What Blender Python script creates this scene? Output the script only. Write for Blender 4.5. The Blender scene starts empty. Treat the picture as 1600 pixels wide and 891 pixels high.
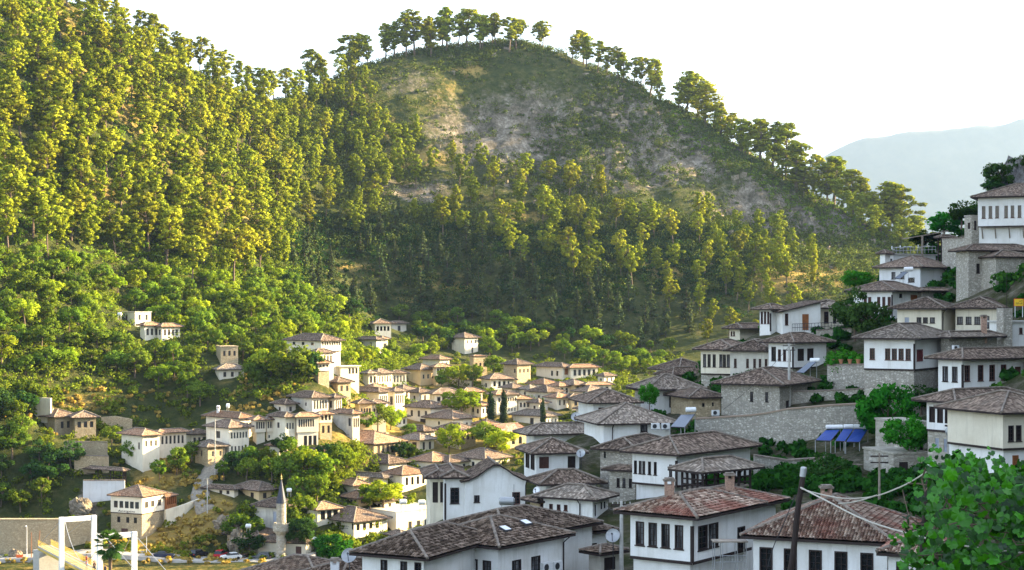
import bpy, math, random
import numpy as np
from mathutils import Vector
R = math.radians
sc = bpy.context.scene
COL = sc.collection
rnd = random.Random(7)
rng = np.random.default_rng(11)

# ------------------------------------------------------------------ camera, sky, sun, exposure
F = 2537.0            # focal length in pixels of the 1600 px wide photograph
CZ = 55.0             # camera height above the river plain
HY = 480.0            # picture row of the horizon
cam = bpy.data.cameras.new("camera")
camo = bpy.data.objects.new("camera", cam)
COL.objects.link(camo)
camo.location = (0, 0, CZ)
camo.rotation_euler = (R(90), 0, 0)
cam.sensor_width = 36.0
cam.lens = 36.0 * F / 1600.0
cam.shift_y = (HY - 445.5) / 1600.0
cam.clip_start = 0.5
cam.clip_end = 40000
sc.camera = camo

SUN_EL, SUN_AZ = 18.0, 72.0      # azimuth clockwise from the view direction
w = bpy.data.worlds.new("World")
sc.world = w
w.use_nodes = True
nt = w.node_tree
bg = nt.nodes["Background"]
sky = nt.nodes.new("ShaderNodeTexSky")
sky.sky_type = 'NISHITA'
sky.sun_disc = False
sky.sun_elevation = R(SUN_EL)
sky.sun_rotation = R(SUN_AZ)
sky.altitude = 60
sky.air_density = 1.0
sky.dust_density = 1.2
sky.ozone_density = 1.4
hs_ = nt.nodes.new("ShaderNodeHueSaturation")
hs_.inputs["Saturation"].default_value = 0.62      # desaturated so skylight tints the shaded walls less blue
nt.links.new(sky.outputs[0], hs_.inputs["Color"])
nt.links.new(hs_.outputs[0], bg.inputs[0])
bg.inputs[1].default_value = 0.10
sl = bpy.data.lights.new("sun", 'SUN')
sl.energy = 5.0
sl.angle = R(0.53)
sl.color = (1.0, 0.765, 0.41)
slo = bpy.data.objects.new("sun", sl)
COL.objects.link(slo)
sdir = Vector((math.sin(R(SUN_AZ)) * math.cos(R(SUN_EL)), math.cos(R(SUN_AZ)) * math.cos(R(SUN_EL)), math.sin(R(SUN_EL))))
slo.rotation_euler = sdir.to_track_quat('Z', 'Y').to_euler()
slo.location = sdir * 400
vs = sc.view_settings
sc.display_settings.display_device = 'sRGB'
vs.view_transform = 'Standard'
vs.look = 'None'
vs.exposure = 3.15
vs.gamma = 1.0
vs.use_curve_mapping = False
sc.cycles.use_denoising = True
sc.cycles.max_bounces = 6
sc.cycles.diffuse_bounces = 3
sc.cycles.glossy_bounces = 2
sc.cycles.transmission_bounces = 2
sc.cycles.volume_bounces = 1
sc.cycles.transparent_max_bounces = 4
sc.cycles.sample_clamp_indirect = 4.0

def P(px, py, d):
    """the point at depth d that the photograph shows at pixel (px, py)"""
    return np.array([(px - 800.0) / F * d, d, CZ - (py - HY) / F * d])

# ------------------------------------------------------------------ tags
def tag(o, label=None, cat=None, group=None, kind=None):
    if label: o["label"] = label
    if cat: o["category"] = cat
    if group: o["group"] = group
    if kind: o["kind"] = kind
    return o
def empty(name, loc, label=None, cat=None, group=None, rz=0.0):
    o = bpy.data.objects.new(name, None)
    o.empty_display_size = 0.5
    COL.objects.link(o)
    o.location = loc
    o.rotation_euler = (0, 0, rz)
    return tag(o, label, cat, group)
def link(name, mesh, parent=None, loc=None):
    o = bpy.data.objects.new(name, mesh)
    COL.objects.link(o)
    if parent is not None: o.parent = parent
    if loc is not None: o.location = loc
    return o

# ------------------------------------------------------------------ mesh builder
class MB:
    def __init__(s):
        s.v = []; s.f = []; s.m = []; s.uv = []
    def face(s, pts, mi=0, uv=None):
        b = len(s.v)
        s.v.extend([tuple(map(float, p)) for p in pts])
        s.f.append(tuple(range(b, b + len(pts)))); s.m.append(mi)
        s.uv.append(uv)
    def hexa(s, p, mi=0):
        """p: 4 bottom + 4 top points, counter clockwise from above"""
        b = len(s.v)
        s.v.extend([tuple(map(float, q)) for q in p])
        for q in ((3, 2, 1, 0), (4, 5, 6, 7), (0, 1, 5, 4), (1, 2, 6, 5), (2, 3, 7, 6), (3, 0, 4, 7)):
            s.f.append(tuple(b + i for i in q)); s.m.append(mi); s.uv.append(None)
    def box(s, x0, x1, y0, y1, z0, z1, mi=0):
        s.hexa([(x0, y0, z0), (x1, y0, z0), (x1, y1, z0), (x0, y1, z0), (x0, y0, z1), (x1, y0, z1), (x1, y1, z1), (x0, y1, z1)], mi)
    def tube(s, pts, rad, n=6, mi=0, cap=True):
        pts = [Vector(p) for p in pts]
        if not hasattr(rad, '__len__'): rad = [rad] * len(pts)
        rings = []
        for i, p in enumerate(pts):
            t = (pts[min(i + 1, len(pts) - 1)] - pts[max(i - 1, 0)])
            if t.length < 1e-9: t = Vector((0, 0, 1))
            t.normalize()
            a = t.cross(Vector((0, 0, 1)) if abs(t.z) < 0.9 else Vector((1, 0, 0))).normalized()
            c = t.cross(a)
            b = len(s.v)
            for k in range(n):
                q = p + (a * math.cos(2 * math.pi * k / n) + c * math.sin(2 * math.pi * k / n)) * rad[i]
                s.v.append(tuple(q))
            rings.append(b)
        for i in range(len(rings) - 1):
            for k in range(n):
                k2 = (k + 1) % n
                s.f.append((rings[i] + k, rings[i] + k2, rings[i + 1] + k2, rings[i + 1] + k)); s.m.append(mi); s.uv.append(None)
        if cap:
            s.f.append(tuple(rings[0] + k for k in range(n))[::-1]); s.m.append(mi); s.uv.append(None)
            s.f.append(tuple(rings[-1] + k for k in range(n))); s.m.append(mi); s.uv.append(None)
    def lathe(s, c, prof, n=16, mi=0):
        """prof: [(r, z)] from bottom to top around a vertical axis through c"""
        rings = []
        for r, z in prof:
            b = len(s.v)
            for k in range(n):
                t = 2 * math.pi * k / n
                s.v.append((c[0] + r * math.cos(t), c[1] + r * math.sin(t), c[2] + z))
            rings.append(b)
        for i in range(len(rings) - 1):
            for k in range(n):
                k2 = (k + 1) % n
                s.f.append((rings[i] + k, rings[i] + k2, rings[i + 1] + k2, rings[i + 1] + k)); s.m.append(mi); s.uv.append(None)
        s.f.append(tuple(rings[0] + k for k in range(n))[::-1]); s.m.append(mi); s.uv.append(None)
        s.f.append(tuple(rings[-1] + k for k in range(n))); s.m.append(mi); s.uv.append(None)
    def sphere(s, c, r, n=10, mi=0, squash=1.0):
        prof = [(max(r * math.sin(math.pi * i / 6), 1e-3), -r * squash * math.cos(math.pi * i / 6)) for i in range(7)]
        s.lathe(c, prof, n, mi)
    def mesh(s, name, mats, off=(0, 0, 0), smooth=False):
        me = bpy.data.meshes.new(name)
        ox, oy, oz = off
        me.from_pydata([(x - ox, y - oy, z - oz) for x, y, z in s.v], [], s.f)
        if not isinstance(mats, (list, tuple)): mats = [mats]
        for m in mats: me.materials.append(m)
        if len(mats) > 1: me.polygons.foreach_set("material_index", s.m)
        if any(u is not None for u in s.uv):
            ul = me.uv_layers.new(name="UVMap")
            flat = []
            for f, u in zip(s.f, s.uv):
                for k in range(len(f)):
                    flat.extend(u[k] if u is not None else (0.0, 0.0))
            ul.data.foreach_set("uv", flat)
        if smooth: me.polygons.foreach_set("use_smooth", [True] * len(me.polygons))
        me.update()
        return me
    def obj(s, name, mats, parent=None, off=(0, 0, 0), smooth=False):
        return link(name, s.mesh(name, mats, off, smooth), parent)

def quads_mesh(name, q, mat, uv=None):
    """q: (n,4,3) array of separate quads"""
    nrm = None
    if isinstance(q, tuple): q, nrm = q
    n = len(q)
    me = bpy.data.meshes.new(name)
    me.vertices.add(n * 4); me.loops.add(n * 4); me.polygons.add(n)
    me.vertices.foreach_set("co", np.ascontiguousarray(q, dtype=np.float32).ravel())
    me.loops.foreach_set("vertex_index", np.arange(n * 4, dtype=np.int32))
    me.polygons.foreach_set("loop_start", np.arange(0, n * 4, 4, dtype=np.int32))
    if mat is not None: me.materials.append(mat)
    me.update(calc_edges=True)
    if nrm is not None:                  # leaf faces shade as the rounded clump they belong to
        at = me.attributes.new("custom_normal", 'FLOAT_VECTOR', 'POINT')
        at.data.foreach_set("vector", np.repeat(nrm.astype(np.float32), 4, axis=0).ravel())
        me.update()
    return me
def grid_mesh(name, V, nu, nv, mat, uv=None, smooth=True):
    """V: (nv*nu,3) rows of nu points"""
    idx = np.arange(nu * nv).reshape(nv, nu)
    f = np.stack([idx[:-1, :-1], idx[:-1, 1:], idx[1:, 1:], idx[1:, :-1]], -1).reshape(-1, 4)
    n = len(f)
    me = bpy.data.meshes.new(name)
    me.vertices.add(len(V)); me.loops.add(n * 4); me.polygons.add(n)
    me.vertices.foreach_set("co", np.ascontiguousarray(V, dtype=np.float32).ravel())
    me.loops.foreach_set("vertex_index", f.astype(np.int32).ravel())
    me.polygons.foreach_set("loop_start", np.arange(0, n * 4, 4, dtype=np.int32))
    if mat is not None: me.materials.append(mat)
    if uv is not None:
        ul = me.uv_layers.new(name="UVMap")
        ul.data.foreach_set("uv", np.ascontiguousarray(uv[f.ravel()], dtype=np.float32).ravel())
    me.update(calc_edges=True)
    if smooth: me.polygons.foreach_set("use_smooth", np.ones(n, dtype=bool))
    return me

# ------------------------------------------------------------------ noise
def vnoise(x, y, seed=0):
    xi = np.floor(x).astype(np.int64); yi = np.floor(y).astype(np.int64)
    fx = x - xi; fy = y - yi
    fx = fx * fx * (3 - 2 * fx); fy = fy * fy * (3 - 2 * fy)
    def h(a, b):
        n = (a * 374761393 + b * 668265263 + seed * 1442695041) & 0x7fffffff
        n = ((n ^ (n >> 13)) * 1274126177) & 0x7fffffff
        return ((n ^ (n >> 16)) & 0xffff) / 65535.0
    a = h(xi, yi); b = h(xi + 1, yi); c = h(xi, yi + 1); d = h(xi + 1, yi + 1)
    return (a * (1 - fx) + b * fx) * (1 - fy) + (c * (1 - fx) + d * fx) * fy
def fbm(x, y, oct=4, seed=0):
    s = 0; a = 1.0; t = 0
    for i in range(oct):
        s = s + a * vnoise(x * 2 ** i, y * 2 ** i, seed + i); t += a; a *= 0.5
    return s / t
# ------------------------------------------------------------------ materials
class NT:
    def __init__(s, name):
        s.mat = bpy.data.materials.new(name); s.mat.use_nodes = True
        s.t = s.mat.node_tree; s.b = s.t.nodes["Principled BSDF"]
        s.out = s.t.nodes["Material Output"]
        s.b.inputs["Specular IOR Level"].default_value = 0.25
    def n(s, ty, **kw):
        o = s.t.nodes.new("ShaderNode" + ty)
        for k, v in kw.items():
            if k in o.inputs.keys() if hasattr(o.inputs, 'keys') else False: o.inputs[k].default_value = v
            else: setattr(o, k, v)
        return o
    def l(s, a, b): s.t.links.new(a, b)
    def ramp(s, fac, stops, interp='LINEAR'):
        r = s.n("ValToRGB"); r.color_ramp.interpolation = interp
        e = r.color_ramp.elements
        while len(e) < len(stops): e.new(0.5)
        for i, (p, c) in enumerate(stops):
            e[i].position = p; e[i].color = (c[0], c[1], c[2], 1)
        s.l(fac, r.inputs[0]); return r.outputs[0]
    def noise(s, scale, vec=None, detail=4, rough=0.6):
        o = s.n("TexNoise"); o.inputs["Scale"].default_value = scale; o.inputs["Detail"].default_value = detail; o.inputs["Roughness"].default_value = rough
        if vec is not None: s.l(vec, o.inputs["Vector"])
        return o.outputs["Fac"]
    def mix(s, fac, a, b, blend='MIX'):
        o = s.n("MixRGB"); o.blend_type = blend
        for k, q in ((0, fac), (1, a), (2, b)):
            if isinstance(q, (int, float)): o.inputs[k].default_value = q
            elif isinstance(q, tuple): o.inputs[k].default_value = (q[0], q[1], q[2], 1)
            else: s.l(q, o.inputs[k])
        return o.outputs[0]
    def math(s, op, a, b=None):
        o = s.n("Math"); o.operation = op
        for k, q in ((0, a), (1, b)):
            if q is None: continue
            if isinstance(q, (int, float)): o.inputs[k].default_value = q
            else: s.l(q, o.inputs[k])
        return o.outputs[0]
    def obj(s): return s.n("TexCoord").outputs["Object"]
    def scale(s, vec, sx, sy, sz):
        m = s.n("Mapping"); m.inputs["Scale"].default_value = (sx, sy, sz); s.l(vec, m.inputs["Vector"]); return m.outputs[0]
    def objrand(s): return s.n("ObjectInfo").outputs["Random"]
    def col(s, c):
        if isinstance(c, tuple): s.b.inputs["Base Color"].default_value = (c[0], c[1], c[2], 1)
        else: s.l(c, s.b.inputs["Base Color"])
    def rough(s, v): s.b.inputs["Roughness"].default_value = v
    def bump(s, h, strength=0.5, dist=0.05):
        b = s.n("Bump"); b.inputs["Strength"].default_value = strength; b.inputs["Distance"].default_value = dist
        s.l(h, b.inputs["Height"]); s.l(b.outputs[0], s.b.inputs["Normal"])

MAT = {}
def simple(name, c, rough=0.7, metal=0.0, var=0.0, sc_=3.0):
    m = NT(name)
    if var:
        f = m.noise(sc_, m.obj())
        m.col(m.ramp(f, [(0.25, tuple(x * (1 - var) for x in c)), (0.75, tuple(min(1, x * (1 + var)) for x in c))]))
    else: m.col(c)
    m.rough(rough); m.b.inputs["Metallic"].default_value = metal
    MAT[name] = m.mat
    return m.mat

def plaster(name, c, dirt, amount=0.5):
    m = NT(name)
    o = m.obj()
    n1 = m.noise(0.45, o, 5)
    n2 = m.noise(1.0, m.scale(o, 2.2, 2.2, 0.22), 5, 0.65)    # run-off streaks
    n3 = m.noise(9.0, o, 3)
    a = m.mix(m.ramp(n1, [(0.35, (0, 0, 0)), (0.75, (amount,) * 3)]), c, dirt)
    b = m.mix(m.ramp(n2, [(0.52, (0, 0, 0)), (0.8, (amount,) * 3)]), a, tuple(x * 0.75 for x in dirt))
    b = m.mix(m.ramp(n3, [(0.3, (0.10,) * 3), (0.6, (0, 0, 0))]), b, tuple(x * 0.8 for x in dirt))
    hs = m.n("HueSaturation"); m.l(b, hs.inputs["Color"])
    m.l(m.math('MULTIPLY_ADD', m.objrand(), 0.12), hs.inputs["Value"])
    hs.inputs["Value"].default_value = 1.0
    mm = hs.inputs["Value"].links[0].from_node; mm.inputs[2].default_value = 0.92
    m.col(hs.outputs[0]); m.rough(0.9)
    m.bump(m.noise(14.0, o, 4), 0.25, 0.02)
    MAT[name] = m.mat
plaster("plaster_white", (0.80, 0.80, 0.79), (0.52, 0.49, 0.43), 0.55)
plaster("plaster_sunlit", (0.80, 0.73, 0.60), (0.56, 0.48, 0.36), 0.55)  # white plaster with the warm sunlight put into its colour
plaster("plaster_cream", (0.74, 0.68, 0.55), (0.52, 0.45, 0.33), 0.6)
plaster("plaster_ochre", (0.62, 0.48, 0.28), (0.45, 0.33, 0.18), 0.6)
plaster("plaster_old", (0.60, 0.57, 0.50), (0.33, 0.30, 0.26), 0.9)
plaster("plaster_grey", (0.66, 0.67, 0.69), (0.50, 0.49, 0.47), 0.6)

def stone(name, c0, c1, c2, mortar, sx=3.4, sz=6.2, mw=0.07):
    m = NT(name)
    o = m.obj()
    wob = m.n("TexNoise"); wob.inputs["Scale"].default_value = 1.4; wob.inputs["Detail"].default_value = 3; m.l(o, wob.inputs["Vector"])
    vm = m.n("VectorMath"); vm.operation = 'MULTIPLY_ADD'; m.l(wob.outputs["Color"], vm.inputs[0]); vm.inputs[1].default_value = (0.35, 0.35, 0.22); m.l(o, vm.inputs[2])
    v = m.scale(vm.outputs[0], sx, sx, sz)
    vo = m.n("TexVoronoi"); vo.feature = 'F1'; vo.inputs["Scale"].default_value = 1.0; vo.inputs["Randomness"].default_value = 0.85; m.l(v, vo.inputs["Vector"])
    ve = m.n("TexVoronoi"); ve.feature = 'DISTANCE_TO_EDGE'; ve.inputs["Scale"].default_value = 1.0; ve.inputs["Randomness"].default_value = 0.85; m.l(v, ve.inputs["Vector"])
    sep = m.n("SeparateColor"); m.l(vo.outputs["Color"], sep.inputs[0])
    cc = m.ramp(sep.outputs[0], [(0.0, c0), (0.45, c1), (0.85, c2), (1.0, tuple(min(1, x * 1.25) for x in c2))])
    cc = m.mix(m.ramp(m.noise(0.35, o, 4), [(0.35, (0, 0, 0)), (0.7, (0.55,) * 3)]), cc, tuple(x * 0.55 for x in c1))
    cc = m.mix(m.ramp(m.noise(12.0, o, 3), [(0.3, (0.5,) * 3), (0.7, (0, 0, 0))]), cc, tuple(x * 0.7 for x in c1))
    edge = m.ramp(ve.outputs["Distance"], [(0.0, (1, 1, 1)), (mw, (1, 1, 1)), (mw * 2.0, (0, 0, 0))])
    m.col(m.mix(edge, cc, mortar)); m.rough(0.92)
    m.bump(m.ramp(ve.outputs["Distance"], [(0.0, (0, 0, 0)), (0.18, (1, 1, 1))]), 0.8, 0.05)
    MAT[name] = m.mat
stone("stone_grey", (0.26, 0.24, 0.205), (0.47, 0.435, 0.37), (0.66, 0.62, 0.54), (0.31, 0.285, 0.24))
stone("stone_warm", (0.29, 0.215, 0.125), (0.48, 0.375, 0.235), (0.64, 0.52, 0.35), (0.38, 0.31, 0.20))
stone("stone_block", (0.34, 0.31, 0.25), (0.43, 0.40, 0.33), (0.52, 0.48, 0.41), (0.30, 0.27, 0.23), 1.6, 3.0, 0.03)

def tiles(name, c0, c1, c2, lichen, lw=0.5, pu=0.18, pv=0.29, bump=True, patch=None):
    m = NT(name)
    uv = m.n("TexCoord").outputs["UV"]
    sx = m.n("SeparateXYZ"); m.l(uv, sx.inputs[0])
    u = m.math('DIVIDE', sx.outputs[0], pu); v = m.math('DIVIDE', sx.outputs[1], pv)
    fu = m.math('FLOOR', u); fv = m.math('FLOOR', v)
    cb = m.n("CombineXYZ"); m.l(fu, cb.inputs[0]); m.l(fv, cb.inputs[1]); m.l(m.math('MULTIPLY', m.objrand(), 91.0), cb.inputs[2])
    wn = m.n("TexWhiteNoise"); wn.noise_dimensions = '3D'; m.l(cb.outputs[0], wn.inputs["Vector"])
    c = m.ramp(wn.outputs["Value"], [(0.0, c0), (0.45, c1), (0.8, c2), (1.0, tuple(min(1, x * 1.45) for x in c2))])
    sc3 = m.n("CombineXYZ"); m.l(sx.outputs[0], sc3.inputs[0]); m.l(sx.outputs[1], sc3.inputs[1]); m.l(m.math('MULTIPLY', m.objrand(), 57.0), sc3.inputs[2])
    n1 = m.noise(0.55, sc3.outputs[0], 5, 0.7)
    c = m.mix(m.ramp(n1, [(0.42, (0, 0, 0)), (0.72, (lw,) * 3)]), c, lichen)
    n2 = m.noise(1.7, sc3.outputs[0], 4, 0.7)
    c = m.mix(m.ramp(n2, [(0.25, (0.45,) * 3), (0.5, (0, 0, 0))]), c, tuple(x * 0.6 for x in c0))
    if patch:
        n3 = m.noise(0.28, sc3.outputs[0], 3)
        c = m.mix(m.ramp(n3, [(0.47, (0, 0, 0)), (0.56, (0.75,) * 3)]), c, m.ramp(wn.outputs["Value"], [(0, tuple(x * 0.6 for x in patch)), (1, tuple(x * 1.3 for x in patch))]))
    hs = m.n("HueSaturation"); m.l(c, hs.inputs["Color"])
    k = m.math('MULTIPLY_ADD', m.objrand(), 0.5); k.node.inputs[2].default_value = 0.75
    m.l(k, hs.inputs["Value"])
    m.col(hs.outputs[0]); m.rough(0.95); m.b.inputs["Specular IOR Level"].default_value = 0.1
    s_ = m.math('ABSOLUTE', m.math('SINE', m.math('MULTIPLY', u, math.pi)))
    fr = m.math('SUBTRACT', 1.0, m.math('FRACT', v))
    h = m.math('ADD', m.math('MULTIPLY', s_, 1.0), m.math('MULTIPLY', fr, 0.5))
    if bump: m.bump(h, 0.9, 0.09)
    MAT[name] = m.mat
tiles("roof_dark", (0.045, 0.030, 0.022), (0.115, 0.079, 0.058), (0.25, 0.185, 0.142), (0.16, 0.125, 0.092), 0.4)
tiles("roof_brown", (0.085, 0.058, 0.045), (0.17, 0.115, 0.085), (0.27, 0.20, 0.15), (0.17, 0.15, 0.12))
tiles("roof_pale", (0.11, 0.085, 0.066), (0.20, 0.155, 0.12), (0.34, 0.28, 0.225), (0.22, 0.20, 0.17))
tiles("roof_red", (0.10, 0.055, 0.042), (0.24, 0.14, 0.10), (0.42, 0.32, 0.25), (0.30, 0.25, 0.19), 0.45, patch=(0.24, 0.09, 0.065))
tiles("roof_orange", (0.16, 0.085, 0.05), (0.30, 0.16, 0.095), (0.40, 0.25, 0.16), (0.26, 0.20, 0.14))

simple("ridge_mortar", (0.20, 0.165, 0.135), 0.95, var=0.55, sc_=3.0)
simple("wood_dark", (0.032, 0.022, 0.020), 0.75, var=0.3)
simple("wood_brown", (0.085, 0.040, 0.032), 0.7, var=0.3)
simple("wood_red", (0.14, 0.035, 0.035), 0.6, var=0.2)
simple("wood_orange", (0.26, 0.10, 0.035), 0.6, var=0.3)
simple("wood_grey", (0.24, 0.20, 0.16), 0.85, var=0.4)
simple("frame_pale", (0.50, 0.47, 0.40), 0.7, var=0.2)
simple("shutter_blue", (0.34, 0.37, 0.44), 0.7, var=0.1)
g = NT("glass_dark"); g.col((0.012, 0.014, 0.018)); g.rough(0.12); g.b.inputs["Specular IOR Level"].default_value = 0.6; MAT["glass_dark"] = g.mat
g = NT("glass_far"); g.col((0.045, 0.045, 0.045)); g.rough(0.3); MAT["glass_far"] = g.mat
g = NT("glass_curtain"); g.col(g.ramp(g.noise(1.5, g.scale(g.obj(), 3, 3, 0.3), 2), [(0.4, (0.02, 0.022, 0.026)), (0.62, (0.20, 0.20, 0.21))])); g.rough(0.2); MAT["glass_curtain"] = g.mat
simple("brick", (0.33, 0.215, 0.16), 0.9, var=0.5, sc_=9)
simple("concrete", (0.42, 0.41, 0.38), 0.9, var=0.2)
simple("metal_grey", (0.36, 0.37, 0.38), 0.45, 0.5, var=0.1)
simple("metal_white", (0.70, 0.71, 0.72), 0.45, 0.1, var=0.08)
simple("metal_dark", (0.05, 0.05, 0.055), 0.5, 0.3)
simple("paint_white", (0.72, 0.74, 0.77), 0.6, var=0.08)
simple("paint_yellow", (0.55, 0.40, 0.09), 0.6, var=0.2)
simple("paint_orange", (0.75, 0.13, 0.03), 0.55)
simple("slate_blue", (0.045, 0.052, 0.075), 0.5, 0.2, var=0.25)
simple("gold", (0.6, 0.45, 0.18), 0.35, 0.8)
simple("plastic_black", (0.02, 0.02, 0.022), 0.5)
simple("plastic_blue", (0.05, 0.12, 0.4), 0.5)
simple("canvas_white", (0.70, 0.72, 0.73), 0.8)
simple("rope", (0.46, 0.43, 0.37), 0.9, var=0.15)
simple("sign_yellow", (0.78, 0.52, 0.03), 0.6)
simple("sign_red", (0.60, 0.04, 0.03), 0.6)
simple("lettering", (0.06, 0.05, 0.05), 0.7)
simple("terracotta", (0.40, 0.18, 0.10), 0.9, var=0.2)
simple("netting_green", (0.03, 0.085, 0.075), 0.9, var=0.2)
simple("tyre", (0.02, 0.02, 0.02), 0.9)
for nm, c in (("car_black", (0.015, 0.016, 0.02)), ("car_red", (0.45, 0.02, 0.03)), ("car_white", (0.72, 0.73, 0.72)), ("car_brown", (0.12, 0.07, 0.05)), ("car_grey", (0.10, 0.11, 0.12)), ("car_blue", (0.03, 0.04, 0.08))):
    simple(nm, c, 0.25)
simple("skin", (0.45, 0.27, 0.19), 0.7)
for nm, c in (("cloth_red", (0.42, 0.06, 0.05)), ("cloth_navy", (0.03, 0.04, 0.09)), ("cloth_black", (0.02, 0.02, 0.02)), ("cloth_white", (0.7, 0.69, 0.66)), ("cloth_pink", (0.55, 0.25, 0.25)), ("cloth_blue", (0.12, 0.22, 0.45))):
    simple(nm, c, 0.9)
# solar collector: dark blue absorber with fine pipes
m = NT("solar_blue"); sxx = m.n("SeparateXYZ"); m.l(m.n("TexCoord").outputs["UV"], sxx.inputs[0])
m.col(m.ramp(m.math('FRACT', m.math('MULTIPLY', sxx.outputs[0], 8.0)), [(0.0, (0.012, 0.035, 0.16)), (0.12, (0.02, 0.06, 0.27)), (0.9, (0.018, 0.052, 0.25)), (1.0, (0.012, 0.035, 0.16))])); m.rough(0.45); m.b.inputs["Specular IOR Level"].default_value = 0.12; MAT["solar_blue"] = m.mat
m = NT("solar_grey"); m.col((0.16, 0.18, 0.22)); m.rough(0.15); MAT["solar_grey"] = m.mat

def leaf(name, c_lo, c_hi, trans=0.35, tc=None, gloss=False):
    m = NT(name)
    ri = m.n("NewGeometry").outputs["Random Per Island"]
    c = m.ramp(ri, [(0.0, c_lo), (1.0, c_hi)])
    hs = m.n("HueSaturation"); m.l(c, hs.inputs["Color"])
    orr = m.objrand()
    h = m.math('MULTIPLY_ADD', orr, 0.032); h.node.inputs[2].default_value = 0.492
    m.l(h, hs.inputs["Hue"])
    wn = m.n("TexWhiteNoise"); wn.noise_dimensions = '1D'; m.l(orr, wn.inputs["W"])
    v = m.math('MULTIPLY_ADD', wn.outputs["Value"], 0.55); v.node.inputs[2].default_value = 0.72
    m.l(v, hs.inputs["Value"])
    d = m.n("BsdfDiffuse"); m.l(hs.outputs[0], d.inputs[0])
    t = m.n("BsdfTranslucent")
    m.l(m.mix(1.0, hs.outputs[0], tc or (1.25, 1.2, 0.6), 'MULTIPLY'), t.inputs[0])
    mx = m.n("MixShader"); mx.inputs[0].default_value = trans
    m.l(d.outputs[0], mx.inputs[1]); m.l(t.outputs[0], mx.inputs[2])
    if gloss:
        g_ = m.n("BsdfGlossy"); g_.inputs["Roughness"].default_value = 0.38; g_.inputs[0].default_value = (1, 1, 1, 1)
        m2 = m.n("MixShader"); m2.inputs[0].default_value = 0.025; m.l(mx.outputs[0], m2.inputs[1]); m.l(g_.outputs[0], m2.inputs[2]); mx = m2
    m.l(mx.outputs[0], m.out.inputs[0])
    MAT[name] = m.mat
leaf("needles", (0.140, 0.160, 0.011), (0.290, 0.298, 0.022), 0.15)
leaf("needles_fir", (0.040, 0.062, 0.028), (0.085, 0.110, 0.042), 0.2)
leaf("leaves", (0.075, 0.125, 0.014), (0.17, 0.235, 0.028))
leaf("leaves_bright", (0.16, 0.24, 0.012), (0.30, 0.36, 0.03))
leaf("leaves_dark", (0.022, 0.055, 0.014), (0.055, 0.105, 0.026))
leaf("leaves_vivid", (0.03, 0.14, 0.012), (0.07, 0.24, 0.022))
leaf("leaves_shade", (0.02, 0.065, 0.012), (0.06, 0.17, 0.024))  # darker leaf green, shade put into the colour
leaf("leaves_cypress", (0.018, 0.036, 0.016), (0.05, 0.075, 0.03), 0.12)
leaf("leaves_red", (0.28, 0.08, 0.02), (0.45, 0.16, 0.03))
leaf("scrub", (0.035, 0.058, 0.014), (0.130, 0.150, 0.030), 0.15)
leaf("scrub_green", (0.075, 0.125, 0.012), (0.20, 0.25, 0.028), 0.35)
leaf("straw", (0.34, 0.25, 0.07), (0.52, 0.38, 0.10), 0.3)
leaf("vine_leaf", (0.004, 0.026, 0.005), (0.040, 0.215, 0.010), 0.3, (1.6, 1.35, 0.3), gloss=True)  # the darkest leaves stand in for shade inside the vine
simple("bark", (0.13, 0.095, 0.07), 0.95, var=0.4, sc_=4)
simple("bark_dark", (0.055, 0.042, 0.034), 0.95, var=0.3)

# ground of the hills: undergrowth, dry grass and bare rock by vertex masks
m = NT("hill_ground")
at = m.n("Attribute"); at.attribute_name = "mask"
sp = m.n("SeparateColor"); m.l(at.outputs["Color"], sp.inputs[0])
o = m.obj()
green = m.ramp(m.noise(0.25, o, 6, 0.75), [(0.3, (0.022, 0.034, 0.011)), (0.5, (0.055, 0.068, 0.020)), (0.72, (0.125, 0.112, 0.045))])
dry = m.ramp(m.noise(0.5, o, 6, 0.75), [(0.3, (0.21, 0.15, 0.045)), (0.5, (0.38, 0.27, 0.085)), (0.7, (0.30, 0.27, 0.07))])
rr = m.math('ADD', m.math('MULTIPLY', m.noise(1.0, m.scale(o, 0.16, 0.16, 0.10), 6, 0.7), 0.5), m.math('MULTIPLY', m.noise(1.0, m.scale(o, 0.9, 0.9, 0.35), 8, 0.8), 0.5))
rock = m.ramp(rr, [(0.34, (0.035, 0.036, 0.024)), (0.45, (0.11, 0.095, 0.07)), (0.53, (0.21, 0.18, 0.14)), (0.64, (0.46, 0.41, 0.345))])
nz = m.noise(0.35, o, 6, 0.75)
def blend(mask, thr=0.5):
    q = m.math('ADD', mask, m.math('MULTIPLY', m.math('SUBTRACT', nz, 0.5), 0.9))
    return m.ramp(q, [(thr - 0.12, (0, 0, 0)), (thr + 0.12, (1, 1, 1))])
c = m.mix(blend(sp.outputs[0]), green, dry)
c = m.mix(blend(sp.outputs[1]), c, rock)
m.col(c); m.rough(1.0); m.b.inputs["Specular IOR Level"].default_value = 0.05
m.bump(m.noise(0.6, o, 8, 0.8), 1.0, 1.2)
MAT["hill_ground"] = m.mat
m = NT("far_ground"); m.col(m.ramp(m.noise(0.004, m.obj(), 8, 0.7), [(0.35, (0.05, 0.065, 0.035)), (0.65, (0.13, 0.13, 0.08))])); m.rough(1.0); MAT["far_ground"] = m.mat
m = NT("asphalt"); m.col(m.ramp(m.noise(1.5, m.obj(), 6), [(0.3, (0.30, 0.28, 0.25)), (0.7, (0.42, 0.395, 0.35))])); m.rough(0.95); MAT["asphalt"] = m.mat
m = NT("cobbles"); m.col(m.ramp(m.noise(2.5, m.obj(), 6), [(0.3, (0.16, 0.14, 0.115)), (0.7, (0.34, 0.30, 0.24))])); m.rough(0.95); m.bump(m.noise(5, m.obj()), 0.6, 0.05); MAT["cobbles"] = m.mat
m = NT("pale_rock")
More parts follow.
